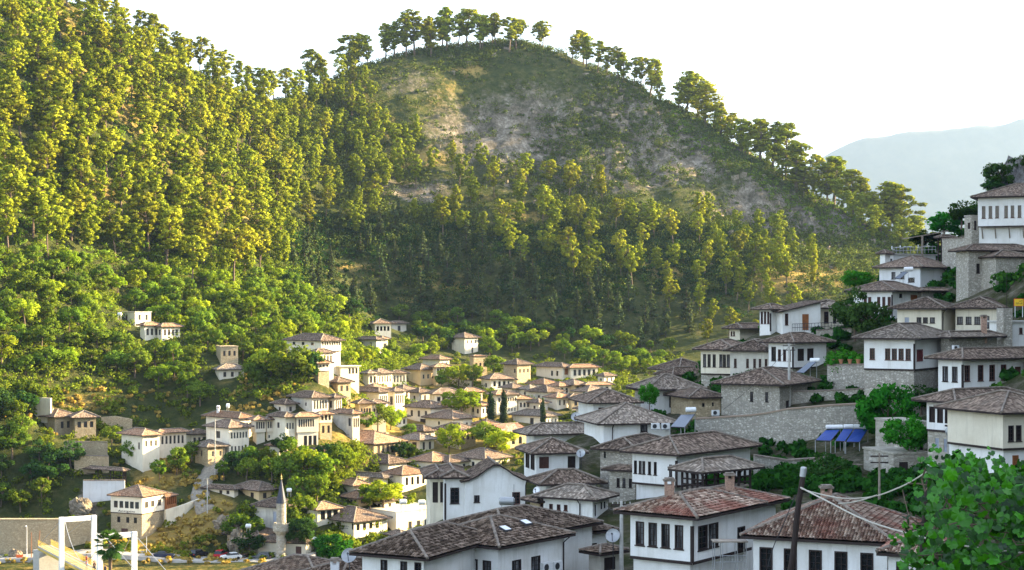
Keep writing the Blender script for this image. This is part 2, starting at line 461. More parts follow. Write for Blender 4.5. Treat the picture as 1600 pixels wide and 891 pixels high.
rr = m.noise(1.1, m.scale(m.obj(), 1, 1, 0.6), 8, 0.75)
m.col(m.ramp(rr, [(0.3, (0.06, 0.056, 0.06)), (0.5, (0.20, 0.19, 0.185)), (0.72, (0.38, 0.36, 0.33))])); m.rough(1.0); m.bump(rr, 1.0, 0.4); MAT["pale_rock"] = m.mat
m = NT("warm_rock")
rr = m.noise(0.9, m.scale(m.obj(), 1, 1, 0.8), 8, 0.8)
m.col(m.ramp(rr, [(0.32, (0.09, 0.075, 0.055)), (0.5, (0.24, 0.20, 0.15)), (0.7, (0.42, 0.36, 0.27))])); m.rough(1.0); m.bump(rr, 1.0, 0.4); MAT["warm_rock"] = m.mat
# ------------------------------------------------------------------ houses
SCREEN = []           # picture boxes of the houses, kept clear of scattered trees
BASES = []            # ground points under the houses, used to shape the terrain

def depth_village(py):
    return float(np.interp(py, [500, 520, 560, 590, 640, 720, 800, 870, 891], [610, 595, 550, 510, 450, 395, 360, 336, 329]))
def depth_slope(py):
    return float(np.interp(py, [480, 520, 600, 700, 760, 840, 891], [452, 440, 412, 378, 362, 342, 328]))

def depth_px(px, py):
    t = min(1.0, max(0.0, (px - 500.0) / 130.0)); t = t * t * (3 - 2 * t)
    return depth_slope(py) * (1 - t) + depth_village(py) * t

class Block:
    """one rectangular volume of a house, seen on a corner; the pixel columns of the photograph give its widths"""
    def __init__(s, d, a, xl, xc, xr, ye, yb, wl=None, wr=None):
        s.d = d; s.a = R(a)
        s.c = P(xc, ye, d)[:2]
        s.uR = np.array([math.cos(s.a), math.sin(s.a)]); s.uL = np.array([-math.sin(s.a), math.cos(s.a)])
        kl = None if xl is None else (xl - 800.0) / F
        kr = None if xr is None else (xr - 800.0) / F
        s.wL = wl if wl else max(0.8, (s.c[0] - kl * d) / (math.sin(s.a) + kl * math.cos(s.a)))
        s.wR = wr if wr else max(0.8, (kr * d - s.c[0]) / (math.cos(s.a) - kr * math.sin(s.a)))
        s.wL = min(s.wL, 22); s.wR = min(s.wR, 26)
        s.ze = CZ - (ye - HY) / F * d
        s.zb = CZ - (yb - HY) / F * d
        s.xc = xc
    def pt(s, r, l, z):
        q = s.c + s.uR * r + s.uL * l
        return (q[0], q[1], z)
    def uz(s, face, px, py):
        kx = (px - 800.0) / F
        dv = s.uR if face == 'R' else s.uL
        den = dv[0] - kx * dv[1]
        u = (kx * s.c[1] - s.c[0]) / den
        dd = s.c[1] + u * dv[1]
        return u, CZ - (py - HY) / F * dd
    def fr(s, face):
        """origin, along, outward normal of a face"""
        if face == 'R': return s.c, s.uR, np.array([s.uR[1], -s.uR[0]]), s.wR
        return s.c, s.uL, np.array([-s.uR[0], -s.uR[1]]), s.wL

def wall_face(mb, o, dv, nv, wid, z0, z1, holes, depth=0.14, mi=0):
    us = sorted({0.0, wid} | {h[0] for h in holes} | {h[1] for h in holes})
    zs = sorted({z0, z1} | {h[2] for h in holes} | {h[3] for h in holes})
    flip = (dv[0] * nv[1] - dv[1] * nv[0]) > 0
    def q(u, z, n=0.0):
        p = o + dv * u + nv * n
        return (p[0], p[1], z)
    def add(a):
        mb.face(a[::-1] if flip else a, mi)
    for i in range(len(us) - 1):
        for j in range(len(zs) - 1):
            um = (us[i] + us[i + 1]) / 2; zm = (zs[j] + zs[j + 1]) / 2
            if any(h[0] < um < h[1] and h[2] < zm < h[3] for h in holes): continue
            add([q(us[i], zs[j]), q(us[i + 1], zs[j]), q(us[i + 1], zs[j + 1]), q(us[i], zs[j + 1])])
    for h in holes:
        a, b, c, e = h[:4]
        add([q(a, c), q(a, c, -depth), q(b, c, -depth), q(b, c)][::-1])
        add([q(a, e), q(b, e), q(b, e, -depth), q(a, e, -depth)][::-1])
        add([q(a, c), q(a, e), q(a, e, -depth), q(a, c, -depth)][::-1])
        add([q(b, c), q(b, c, -depth), q(b, e, -depth), q(b, e)][::-1])
        if h[4] == 'arch':                       # spandrels: round the head of the opening
            r = (b - a) / 2; cx = (a + b) / 2; rise = r * 0.75
            n = 6
            for sgn in (-1, 1):
                pts = [q(cx + sgn * r, e, 0.002)]
                for k in range(n + 1):
                    t = math.pi / 2 * k / n
                    pts.append(q(cx + sgn * r * math.cos(t), e - rise + rise * math.sin(t), 0.002))
                if sgn > 0: pts = pts[::-1]
                mb.face(pts if flip else pts[::-1], mi)

def fbox(mb, o, dv, nv, u0, u1, z0, z1, n0, n1, mi=0):
    def q(u, z, n):
        p = o + dv * u + nv * n
        return (p[0], p[1], z)
    if (dv[0] * nv[1] - dv[1] * nv[0]) > 0: n0, n1 = n1, n0
    mb.hexa([q(u0, z0, n1), q(u1, z0, n1), q(u1, z0, n0), q(u0, z0, n0), q(u0, z1, n1), q(u1, z1, n1), q(u1, z1, n0), q(u0, z1, n0)], mi)

WIN_STYLE = {   # frame material, pane material, casing proud of the wall
    'win': ('wood_dark', 'glass_dark', 0.03), 'cur': ('wood_dark', 'glass_curtain', 0.03), 'arch': ('wood_dark', 'glass_dark', 0.03),
    'brown': ('wood_brown', 'glass_dark', 0.03), 'shut': ('wood_brown', 'wood_brown', 0.03), 'dshut': ('wood_dark', 'wood_dark', 0.03), 'red': ('wood_red', 'wood_red', 0.03),
    'blue': ('shutter_blue', 'shutter_blue', 0.0), 'far': ('wood_brown', 'glass_far', 0.0), 'pale': ('frame_pale', 'glass_far', 0.0),
    'slit': ('wood_dark', 'glass_dark', 0.0), 'hole': ('wood_dark', 'wood_dark', 0.0), 'door': ('wood_brown', 'wood_brown', 0.03), 'odoor': ('wood_orange', 'wood_orange', 0.03), 'adoor': ('wood_brown', 'wood_brown', 0.0), 'open': ('wood_dark', 'wood_dark', 0.0),  # hole and open: a dark sheet stands in for the shade inside
}
def make_window(root, off, o, dv, nv, h, near):
    u0, u1, z0, z1, kind = h
    if kind == 'win' and near and rnd.random() < .4: kind = 'cur'
    fm, pm, proud = WIN_STYLE[kind]
    isdoor = kind in ('door', 'odoor', 'adoor')
    mb = MB()
    b = min(0.08, (u1 - u0) * 0.13)
    n0, n1 = -0.12, -0.05
    if near and proud:
        n1 = proud
    for (a, c, e, g_) in ((u0, u0 + b, z0, z1), (u1 - b, u1, z0, z1), (u0 + b, u1 - b, z0, z0 + b), (u0 + b, u1 - b, z1 - b, z1)):
        fbox(mb, o, dv, nv, a, c, e, g_, n0, n1)
    if near:
        if kind in ('win', 'cur', 'arch', 'brown'):
            mu = (u0 + u1) / 2
            fbox(mb, o, dv, nv, mu - 0.02, mu + 0.02, z0 + b, z1 - b, -0.1, -0.055)
            for k in (1, 2, 3):
                zz = z0 + (z1 - z0) * k / 4
                for ua, ub in ((u0 + b, mu - 0.02), (mu + 0.02, u1 - b)):
                    fbox(mb, o, dv, nv, ua, ub, zz - 0.014, zz + 0.014, -0.1, -0.06)
            fbox(mb, o, dv, nv, u0 - 0.06, u1 + 0.06, z0 - 0.07, z0 - 0.003, -0.02, 0.07)      # sill
        elif kind in ('shut', 'dshut', 'red', 'blue', 'door', 'odoor'):
            mu = (u0 + u1) / 2
            fbox(mb, o, dv, nv, mu - 0.015, mu + 0.015, z0 + b, z1 - b, -0.1, -0.06)
            nk = 7 if not isdoor else 4
            for k in range(1, nk):
                zz = z0 + (z1 - z0) * k / nk
                for ua, ub in ((u0 + b, mu - 0.015), (mu + 0.015, u1 - b)):
                    fbox(mb, o, dv, nv, ua, ub, zz - 0.02, zz + 0.02, -0.1, -0.07)
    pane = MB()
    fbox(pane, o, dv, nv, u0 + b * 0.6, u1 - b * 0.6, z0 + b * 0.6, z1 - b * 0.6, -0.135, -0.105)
    name = "door" if isdoor else "window"
    if near:
        wo = mb.obj(name, MAT[fm], root, off)
        pane.obj("door_leaf" if isdoor else ("shutter" if pm.startswith(('wood', 'shutter')) else "pane"), MAT[pm], wo, off)  # in hole and open kinds the shutter is the dark shade sheet
    else:
        base = len(mb.f)
        mb2 = MB(); mb2.v = mb.v + pane.v; k = len(mb.v)
        mb2.f = mb.f + [tuple(i + k for i in f) for f in pane.f]; mb2.m = [0] * base + [1] * len(pane.f); mb2.uv = [None] * len(mb2.f)
        mb2.obj(name, [MAT[fm], MAT[pm]], root, off)

def roof_plane(V, UV, FC, e0, e1, t1, t0, corr):
    """tile surface over the plane e0 e1 (eave) t1 t0 (top)"""
    e0, e1, t1, t0 = [np.array(p, dtype=float) for p in (e0, e1, t1, t0)]
    eu = e1 - e0; Lu = np.linalg.norm(eu); eu = eu / Lu
    w0 = t0 - e0; w1 = t1 - e0
    u0 = w0 @ eu; u1 = w1 @ eu
    sv = w0 - eu * u0
    if np.linalg.norm(sv) < 1e-6: sv = w1 - eu * u1
    h = np.linalg.norm(sv); sv = sv / h
    nn = np.cross(eu, sv)
    if nn[2] < 0: nn = -nn
    base = sum(len(x) for x in V)
    if not corr:
        pts = [e0, e1, t1, t0]; uvs = [(0, 0), (Lu, 0), (u1, h), (u0, h)]
        if np.linalg.norm(t1 - t0) < 1e-4: pts = pts[:3]; uvs = uvs[:3]
        V.append(np.array(pts)); UV.append(np.array(uvs, dtype=float))
        FC.append(tuple(range(base, base + len(pts))))
        return
    pu, pv = 0.18, 0.29
    nr = max(1, int(round(h / pv))); pv = h / nr
    cols = np.arange(0, Lu + 0.01, pu / 4.0)
    lines = []
    for i in range(nr):
        lines.append((i * pv, 0.055)); lines.append(((i + 1) * pv, 0.0))
    grid = []; uvg = []
    for v, dh in lines:
        ul = u0 * v / h; ur = Lu + (u1 - Lu) * v / h
        u = np.clip(cols, ul, max(ul, ur))
        # every course of tiles sits a little unevenly
        k = int(v / pv + 0.01) if dh > 0 else int(v / pv - 0.5)
        jit = np.sin(np.floor(u / pu) * 12.9898 + k * 78.233 + Lu * 3.1) * 43758.5453
        jit = (jit - np.floor(jit)) * 0.03
        wav = np.abs(np.sin(u / pu * math.pi)) * 0.06
        hh = wav + dh + jit
        grid.append(e0 + np.outer(u, eu) + sv * v + np.outer(hh, nn))
        uvg.append(np.stack([u, np.full_like(u, v - (0.001 if dh == 0 else -0.001))], 1))
    n = len(cols)
    V.append(np.concatenate(grid)); UV.append(np.concatenate(uvg))
    for j in range(len(lines) - 1):
        for i in range(n - 1):
            a = base + j * n + i
            FC.append((a, a + 1, a + n + 1, a + n))

def build_roof(root, off, b, kind, over, pitch, mat, near, eave_mat, profile=None, lift=0.0):
    o = over
    W = b.wR + 2 * o; D = b.wL + 2 * o
    tp = math.tan(R(pitch)); ze = b.ze + lift
    zt = ze + 0.10
    V, UV, FC = [], [], []
    caps = MB()
    def p(r, l, z): return b.pt(r, l, z)
    corr = near == 2
    rc = 0.10 if near else 0.14
    if kind == 'hip':
        m = min(W, D) / 2; rise = m * tp
        if W >= D: A = (-o + m, b.wL / 2); B_ = (b.wR + o - m, b.wL / 2)
        else: A = (b.wR / 2, -o + m); B_ = (b.wR / 2, b.wL + o - m)
        zr = zt + rise
        c = [p(-o, -o, zt), p(b.wR + o, -o, zt), p(b.wR + o, b.wL + o, zt), p(-o, b.wL + o, zt)]
        ra = p(A[0], A[1], zr); rb = p(B_[0], B_[1], zr)
        if W >= D: planes = [(c[0], c[1], rb, ra), (c[1], c[2], rb, rb), (c[2], c[3], ra, rb), (c[3], c[0], ra, ra)]
        else: planes = [(c[0], c[1], ra, ra), (c[1], c[2], rb, ra), (c[2], c[3], rb, rb), (c[3], c[0], ra, rb)]
        for q in planes: roof_plane(V, UV, FC, *q, corr)
        up = (0, 0, 0.07)
        ends = [(c[0], ra), (c[3], ra), (c[1], rb), (c[2], rb)] if W >= D else [(c[0], ra), (c[1], ra), (c[2], rb), (c[3], rb)]
        for a_, t_ in ends:
            caps.tube([np.array(a_) + (0, 0, 0.06), np.array(t_) + (0, 0, 0.08)], rc, 6)
        if np.linalg.norm(np.array(ra) - np.array(rb)) > 0.2: caps.tube([np.array(ra) + (0, 0, 0.08), np.array(rb) + (0, 0, 0.08)], rc, 6)
    elif kind in ('gableL', 'gableR'):          # the gable stands on the named face
        rise_w = (D if kind == 'gableL' else W) / 2
        zr = zt + rise_w * tp
        prof = profile or [(0, 0), (0.5, 1.0), (1.0, 0)]
        for (s0, h0), (s1, h1) in zip(prof[:-1], prof[1:]):
            if kind == 'gableR':
                x0 = -o + W * s0; x1 = -o + W * s1
                a0, a1 = p(x0, -o, zt + (zr - zt) * h0), p(x0, b.wL + o, zt + (zr - zt) * h0)
                b0, b1 = p(x1, -o, zt + (zr - zt) * h1), p(x1, b.wL + o, zt + (zr - zt) * h1)
            else:
                x0 = -o + D * s0; x1 = -o + D * s1
                a0, a1 = p(-o, x0, zt + (zr - zt) * h0), p(b.wR + o, x0, zt + (zr - zt) * h0)
                b0, b1 = p(-o, x1, zt + (zr - zt) * h1), p(b.wR + o, x1, zt + (zr - zt) * h1)
            if h0 <= h1: roof_plane(V, UV, FC, a0, a1, b1, b0, corr)
            else: roof_plane(V, UV, FC, b0, b1, a1, a0, corr)
        if kind == 'gableR': caps.tube([p(b.wR / 2, -o, zr + 0.1), p(b.wR / 2, b.wL + o, zr + 0.1)], rc, 6)
        else: caps.tube([p(-o, b.wL / 2, zr + 0.1), p(b.wR + o, b.wL / 2, zr + 0.1)], rc, 6)
    elif kind == 'shedR':                        # rises along the right face
        z1 = zt + W * tp
        roof_plane(V, UV, FC, p(-o, -o, zt), p(-o, b.wL + o, zt), p(b.wR + o, b.wL + o, z1), p(b.wR + o, -o, z1), corr)
    elif kind == 'shedL':
        z1 = zt + D * tp
        roof_plane(V, UV, FC, p(-o, -o, zt), p(b.wR + o, -o, zt), p(b.wR + o, b.wL + o, z1), p(-o, b.wL + o, z1), corr)
    if kind == 'flat':
        mb = MB()
        mb.hexa([p(-o, -o, ze), p(b.wR + o, -o, ze), p(b.wR + o, b.wL + o, ze), p(-o, b.wL + o, ze), p(-o, -o, ze + .18), p(b.wR + o, -o, ze + .18), p(b.wR + o, b.wL + o, ze + .18), p(-o, b.wL + o, ze + .18)])
        mb.obj("roof", MAT[mat], root, off)
        return
    me = bpy.data.meshes.new("roof")
    VV = np.concatenate(V) - np.array(off); UU = np.concatenate(UV)
    me.from_pydata(VV.tolist(), [], FC)
    ul = me.uv_layers.new(name="UVMap")
    li = np.empty(len(me.loops), dtype=np.int32); me.loops.foreach_get("vertex_index", li)
    ul.data.foreach_set("uv", UU[li].astype(np.float32).ravel())
    me.materials.append(MAT[mat]); me.update()
    ro = link("roof", me, root)
    if kind != 'shedR' and kind != 'shedL': caps.obj("ridge_tiles", MAT["ridge_mortar"], ro, off)
    ev = MB()
    th = 0.10
    if kind in ('gableR', 'gableL') or kind.startswith('shed'):
        # boards under the roof planes
        for f in ([V_ for V_ in V]):
            if len(f) == 4 and not corr:
                q = [np.array(x) for x in f]
                ev.hexa([q[0] - (0, 0, .14), q[1] - (0, 0, .14), q[2] - (0, 0, .14), q[3] - (0, 0, .14), q[0] - (0, 0, .015), q[1] - (0, 0, .015), q[2] - (0, 0, .015), q[3] - (0, 0, .015)])
            else:
                n = len(np.arange(0, 1)); 
    else:
        z0, z1 = ze - 0.06, ze + 0.085
        ev.hexa([p(-o, -o, z0), p(b.wR + o, -o, z0), p(b.wR + o, b.wL + o, z0), p(-o, b.wL + o, z0), p(-o, -o, z1), p(b.wR + o, -o, z1), p(b.wR + o, b.wL + o, z1), p(-o, b.wL + o, z1)])
    if ev.f: ev.obj("eaves", MAT[eave_mat], root, off)

def chimney(root, off, b, r, l, zbase, h=1.5, w_=0.55, mat='brick'):
    c = b.pt(b.wR * r, b.wL * l, 0)
    m = MB()
    m.box(c[0] - w_ / 2, c[0] + w_ / 2, c[1] - w_ / 2, c[1] + w_ / 2, zbase - 2.0, zbase + h, 0)
    for sx in (-1, 1):
        for sy in (-1, 1):
            m.box(c[0] + sx * w_ * .38 - .07, c[0] + sx * w_ * .38 + .07, c[1] + sy * w_ * .38 - .07, c[1] + sy * w_ * .38 + .07, zbase + h, zbase + h + .22, 0)
    co = m.obj("chimney", MAT[mat], root, off)
    k = MB(); k.box(c[0] - w_ * .68, c[0] + w_ * .68, c[1] - w_ * .68, c[1] + w_ * .68, zbase + h + .22, zbase + h + .32, 0)
    k.box(c[0] - w_ * .5, c[0] + w_ * .5, c[1] - w_ * .5, c[1] + w_ * .5, zbase + h + .32, zbase + h + .42, 0)
    k.obj("chimney_cap", MAT["ridge_mortar"], co, off)

def house(label, blocks, near=1, group=None, cat="house", name="house"):
    """blocks: list of dicts, see add_block"""
    b0 = None; root = None; off = None; out = []
    for s in blocks:
        b = Block(s['d'], s.get('a', 40), s.get('xl'), s['xc'], s.get('xr'), s['ye'], s['yb'], s.get('wl'), s.get('wr'))
        if root is None:
            off = (b.c[0], b.c[1], b.zb)
            root = empty(name, off, label, cat, group)
        add_block(root, off, b, s, near)
        out.append(b)
        SCREEN.append((s.get('xl') or s['xc'] - 4, s.get('xr') or s['xc'] + 6, s['ye'] - 14, s['yb'] - 3, s['d']))
        if s.get('ground', True):
            mid = b.c + b.uR * b.wR * .5 + b.uL * b.wL * .5
            BASES.append((b.c[0], b.c[1], b.zb - 0.2)); BASES.append((mid[0], mid[1], b.zb + s.get('dz', 1.0)))
    return root, off, out

def add_block(root, off, b, s, near):
    mat = s.get('mat', 'plaster_white'); lower = s.get('lower'); ys = s.get('ys')
    zs = None
    if ys: zs = CZ - (ys - HY) / F * s['d']
    holes = {'R': [], 'L': [], 'r': [], 'l': []}      # lower case: the storey under ys
    jet = s.get('jet', 0.22)
    for wdw in s.get('win', []):
        if wdw[0] == 'row':
            _, xs, wpx, y0, y1, kind = wdw
            face = None
            for k, x in enumerate(xs):
                fc = 'L' if x < b.xc else 'R'
                if k == 0:
                    _, zt = b.uz(fc, x, y0); _, zb_ = b.uz(fc, x, y1)
                ua, _ = b.uz(fc, x - wpx / 2, y0); ub, _ = b.uz(fc, x + wpx / 2, y0)
                h = (min(ua, ub), max(ua, ub), zb_, zt, kind)
                holes[fc if (zs is None or zb_ > zs) else fc.lower()].append(h)
        else:                                          # ('n', face, count, frac0, frac1, width, kind[, u0, u1])
            _, fc, n, f0, f1, ww, kind = wdw[:7]
            ua, ub = wdw[7:9] if len(wdw) > 8 else (0.08, 0.92)
            wid = b.wR if fc.upper() == 'R' else b.wL
            zlo, zhi = b.zb, b.ze
            if zs is not None and fc.isupper(): zlo = zs
            if zs is not None and fc.islower(): zhi = zs
            for k in range(n):
                t = ua + (ub - ua) * (k + .5) / n
                w2 = min(ww, wid * (ub - ua) / n * .72) / 2
                holes[fc].append((wid * t - w2, wid * t + w2, zlo + (zhi - zlo) * f0, zlo + (zhi - zlo) * f1, kind))
    def clean(hs, wid, zlo, zhi):
        r = []
        for h in sorted(hs, key=lambda q: q[0]):
            a, c = max(h[0], .12), min(h[1], wid - .12)
            e, g_ = max(h[2], zlo + .05), min(h[3], zhi - .12)
            if c - a < .18 or g_ - e < .2: continue
            if any(a < q[1] + .05 and c > q[0] - .05 and e < q[3] + .05 and g_ > q[2] - .05 for q in r): continue
            r.append((a, c, e, g_, h[4]))
        return r
    zlow = b.zb - s.get('found', 5.0)
    up = MB()
    ztop = b.ze + 0.02
    zl = zlow if zs is None else zs
    gable = s.get('roof', 'hip')
    for fc in ('R', 'L'):
        o, dv, nv, wid = b.fr(fc)
        hs = clean(holes[fc], wid, zl if zs is not None else b.zb - 1, ztop)
        wall_face(up, o, dv, nv, wid, zl, ztop, hs)
        for h in hs: make_window(root, off, o, dv, nv, h, near)
    # back faces
    c1 = b.c + b.uR * b.wR; c3 = b.c + b.uL * b.wL; c2 = c1 + b.uL * b.wL
    for a_, c_ in ((c1, c2), (c2, c3)):
        up.face([(a_[0], a_[1], zl), (c_[0], c_[1], zl), (c_[0], c_[1], ztop), (a_[0], a_[1], ztop)])
    if zs is not None:
        up.face([b.pt(0, b.wL, zs), b.pt(b.wR, b.wL, zs), b.pt(b.wR, 0, zs), b.pt(0, 0, zs)])
    if gable in ('gableR', 'gableL', 'shedR', 'shedL'):
        tp = math.tan(R(s.get('pitch', 21))); o_ = s.get('over', .7)
        wd = b.wR if gable in ('gableR', 'shedR') else b.wL
        Wd = wd + 2 * o_
        prof = s.get('profile') or ([(0, 0), (.5, 1.0), (1.0, 0)] if gable[0] == 'g' else [(0, 0), (1.0, 2.0)])
        xs = np.linspace(0, wd, 25)
        hz = np.interp((xs + o_) / Wd, [q[0] for q in prof], [q[1] for q in prof]) * Wd / 2 * tp
        for other in (0, b.wL if gable in ('gableR', 'shedR') else b.wR):
            for i in range(24):
                if gable in ('gableR', 'shedR'): f_ = lambda x, z: b.pt(x, other, z)
                else: f_ = lambda x, z: b.pt(other, x, z)
                up.face([f_(xs[i], ztop), f_(xs[i + 1], ztop), f_(xs[i + 1], b.ze + hz[i + 1] - .04), f_(xs[i], b.ze + hz[i] - .04)])
        if gable.startswith('shed'):
            zt2 = b.ze + hz[-1] - .04
            f3 = [b.pt(b.wR, 0, ztop), b.pt(b.wR, b.wL, ztop), b.pt(b.wR, b.wL, zt2), b.pt(b.wR, 0, zt2)] if gable == 'shedR' else [b.pt(0, b.wL, ztop), b.pt(b.wR, b.wL, ztop), b.pt(b.wR, b.wL, zt2), b.pt(0, b.wL, zt2)]
            up.face(f3)
    up.obj("wall", MAT[mat], root, off)
    if zs is not None:
        lo = MB()
        b2 = Block.__new__(Block); b2.__dict__.update(b.__dict__)
        b2.c = b.c + b.uR * jet + b.uL * jet; b2.wR = b.wR - jet; b2.wL = b.wL - jet
        for fc in ('R', 'L'):
            o, dv, nv, wid = b2.fr(fc)
            hs = clean([(h[0] - jet, h[1] - jet) + tuple(h[2:]) for h in holes[fc.lower()]], wid, zlow, zs)
            wall_face(lo, o, dv, nv, wid, zlow, zs, hs)
            for h in hs: make_window(root, off, o, dv, nv, h, near)
        c1 = b2.c + b2.uR * b2.wR; c3 = b2.c + b2.uL * b2.wL; c2 = c1 + b2.uL * b2.wL
        k = b.uR * -.01 + b.uL * -.01
        for a_, c_ in ((c1 + k, c2 + k), (c2 + k, c3 + k)):
            lo.face([(a_[0], a_[1], zlow), (c_[0], c_[1], zlow), (c_[0], c_[1], zs), (a_[0], a_[1], zs)])
        lo.obj("lower_wall", MAT[lower or mat], root, off)
        if s.get('beam', near > 0):
            bm = MB()
            for fc in ('R', 'L'):
                o, dv, nv, wid = b.fr(fc)
                fbox(bm, o, dv, nv, 0.0 if fc == 'R' else .03, wid, zs - .12, zs + .06, 0.003, 0.035)
            bm.obj("floor_beam", MAT["wood_dark"], root, off)
    if s.get('post'):
        pm = MB(); hh = s['post']
        o, dv, nv, wid = b.fr('R'); fbox(pm, o, dv, nv, -.03, .13, zs if zs is not None else b.zb, b.ze - .5, 0.004, .04)
        o, dv, nv, wid = b.fr('L'); fbox(pm, o, dv, nv, .002, .13, zs if zs is not None else b.zb, b.ze - .5, 0.004, .04)
        pm.obj("corner_post", MAT["wood_dark"], root, off)
    if s.get('pipe'):
        pm = MB()
        for (fc, fu) in s['pipe']:
            o, dv, nv, wid = b.fr(fc); q = o + dv * wid * fu + nv * .09
            q2 = q + nv * .5
            pm.tube([(q2[0], q2[1], b.ze - .02), (q[0], q[1], b.ze - .45), (q[0], q[1], b.zb)], .055, 6)
        pm.obj("downpipe", MAT["wood_dark"], root, off)
    if s.get('bracket'):
        for (fc, us, z_) in s['bracket']:
            o, dv, nv, wid = b.fr(fc)
            for u in us:
                bm = MB()
                q0 = o + dv * wid * u - nv * 0.0; q1 = o + dv * wid * u - nv * jet
                bm.tube([(q0[0], q0[1], zs - .1), (q1[0], q1[1], zs - z_)], .09, 5)
                bm.obj("bracket", MAT["wood_grey"], root, off)
    if gable != 'none':
        build_roof(root, off, b, gable, s.get('over', .7), s.get('pitch', 21), s.get('rm', 'roof_dark'), near if s.get('corr', True) else min(near, 1), s.get('eave', 'wood_dark'), s.get('profile'))
    zr = b.ze
    for (r, l, up_, hh) in s.get('chim', []):
        chimney(root, off, b, r, l, b.ze + up_, hh, 0.55 if near else 0.6, s.get('chm', 'brick' if near else 'plaster_cream'))
# ------------------------------------------------------------------ the shaded hillside houses on the near side
NG = "whitewashed houses of the near hillside"
def nh(label, *blocks, near=1): return house(label, blocks, near, NG)
W_, Cc, Sg, Sw = 'plaster_white', 'plaster_cream', 'stone_grey', 'stone_warm'

nh("white house with broad dark tiled roof and two small skylights, bottom edge of the picture",
   dict(d=104, a=52, xl=664, xc=778, xr=882, ye=856, yb=965, wr=None, over=.55, pitch=19, post=0, pipe=[('R', .97)],
        win=[('row', [761, 740, 706, 677], 13, 876, 913, 'win'), ('row', [807, 837], 14, 875, 905, 'cur')], rm='roof_dark', chim=[]),
   dict(d=109, a=52, xl=668, xc=790, xr=925, ye=843, yb=900, over=.6, pitch=17, rm='roof_dark', ground=False),
   dict(d=99, a=64, xl=566, xc=662, wr=9.0, ye=873, yb=965, over=.6, pitch=22, rm='roof_dark', win=[('row', [653, 631, 600], 10.5, 879, 906, 'win')]), near=2)
nh("low white house with tile roof and open timber stair, beside the tall pole",
   dict(d=118, a=32, xl=838, xc=897, xr=948, ye=834, yb=905, over=.7, pitch=20, rm='roof_dark', win=[('n', 'R', 1, .3, .75, 1.2, 'open')], pipe=[('R', .05)]), near=2)
nh("white corner house with mottled red-brown tiles, two brick chimneys and four tall windows",
   dict(d=95, a=54, xl=985, xc=1082, xr=1174, ye=809, yb=960, over=.75, pitch=18, rm='roof_red', post=1, ys=880, lower=W_, jet=.35,
        win=[('row', [1061, 1040, 1020, 1000], 13, 820.5, 858, 'cur'), ('row', [1098, 1114.5], 15, 821, 859, 'win'), ('row', [1158], 12, 823, 859, 'win')], chim=[(.25, .62, 1.0, .6)]),
   dict(d=100, a=54, xl=1010, xc=1115, xr=1212, ye=803, yb=960, over=.7, pitch=16, rm='roof_red', chim=[(.62, .35, 1.0, .6)], ground=False), near=2)
nh("long white house with patchy brick-red roof and five arched dark windows",
   dict(d=87, a=68, xl=1177, xc=1386, wr=8.6, ye=850, yb=960, over=.6, pitch=23, rm='roof_red',
        win=[('row', [1354.5, 1314, 1274, 1235, 1197], 20.5, 864, 905, 'arch')], chim=[(.45, .55, 1.5, .7)]),
   dict(d=80, a=66, xl=1388, xc=1480, wr=5.0, ye=871, yb=960, over=.5, pitch=20, rm='roof_red', win=[('row', [1410], 20, 878, 905, 'open')]), near=2)
nh("white house with wavy curved gable and arched window bay, dark roof",
   dict(d=150, a=8, xl=None, wl=5.5, xc=727, xr=822, ye=753, yb=812, over=.45, pitch=25, roof='gableR', rm='roof_dark', profile=[(0, 0), (.12, .10), (.25, .38), (.36, .72), (.44, .93), (.5, 1.0), (.56, .93), (.64, .72), (.75, .38), (.88, .10), (1, 0)],
        win=[('row', [745], 8.5, 774, 785, 'win'), ('row', [806.5], 12.5, 769, 788, 'brown')], corr=False, pipe=[('R', .99)]),
   dict(d=150.5, a=6, xl=None, wl=8, xc=695, xr=726, ye=747, yb=820, over=.5, pitch=20, roof='hip', rm='roof_dark', post=1, win=[('row', [710.5], 14, 762, 787, 'arch')]),
   dict(d=153, a=6, xl=None, wl=7, xc=672, xr=700, ye=747, yb=790, over=.6, pitch=20, rm='roof_dark', win=[('n', 'R', 2, .1, .85, .7, 'open'), ('n', 'L', 3, .1, .8, 1.0, 'open')], mat=Cc))
nh("white house with brown shutters and a shaded timber porch, above the curved gable",
   dict(d=164, a=14, xl=819, xc=838, xr=905, ye=709, yb=748, over=.8, pitch=22, rm='roof_dark', win=[('row', [850], 15, 714, 732, 'shut'), ('row', [893], 12, 713, 732, 'dshut'), ('n', 'L', 2, .3, .95, 1.6, 'dshut')]))
nh("white house with wide pale-ridged roof and two brown-framed windows, round dish on its roof",
   dict(d=180, a=18, xl=822, xc=834, xr=931, ye=679, yb=712, over=1.2, pitch=21, rm='roof_pale', win=[('row', [846, 863], 11.5, 687, 701, 'brown'), ('row', [888], 3, 687, 692, 'slit')]))
nh("narrow white house with grey hip roof, between the shuttered house and the lantern house",
   dict(d=148, a=15, xl=838, xc=853, xr=931, ye=757, yb=790, over=.9, pitch=22, rm='roof_dark', win=[('row', [866, 886], 11, 760, 769, 'brown')]))
nh("small white house with pale hip roof, narrow windows and hanging lanterns on its corner",
   dict(d=137, a=62, xl=849, xc=926, xr=950, ye=781, yb=818, over=.75, pitch=21, rm='roof_pale', win=[('row', [884, 873, 861], 5.5, 789, 798, 'brown'), ('row', [930.5], 2.5, 789, 807, 'slit'), ('row', [940, 945], 3, 785, 796, 'slit')], pipe=[('L', .25)]),
   dict(d=139.5, a=30, xl=828, xc=842, xr=850, ye=784, yb=800, over=.6, pitch=18, rm='roof_dark', mat=Sw, win=[('n', 'R', 1, .2, .8, .7, 'brown')], ground=False))
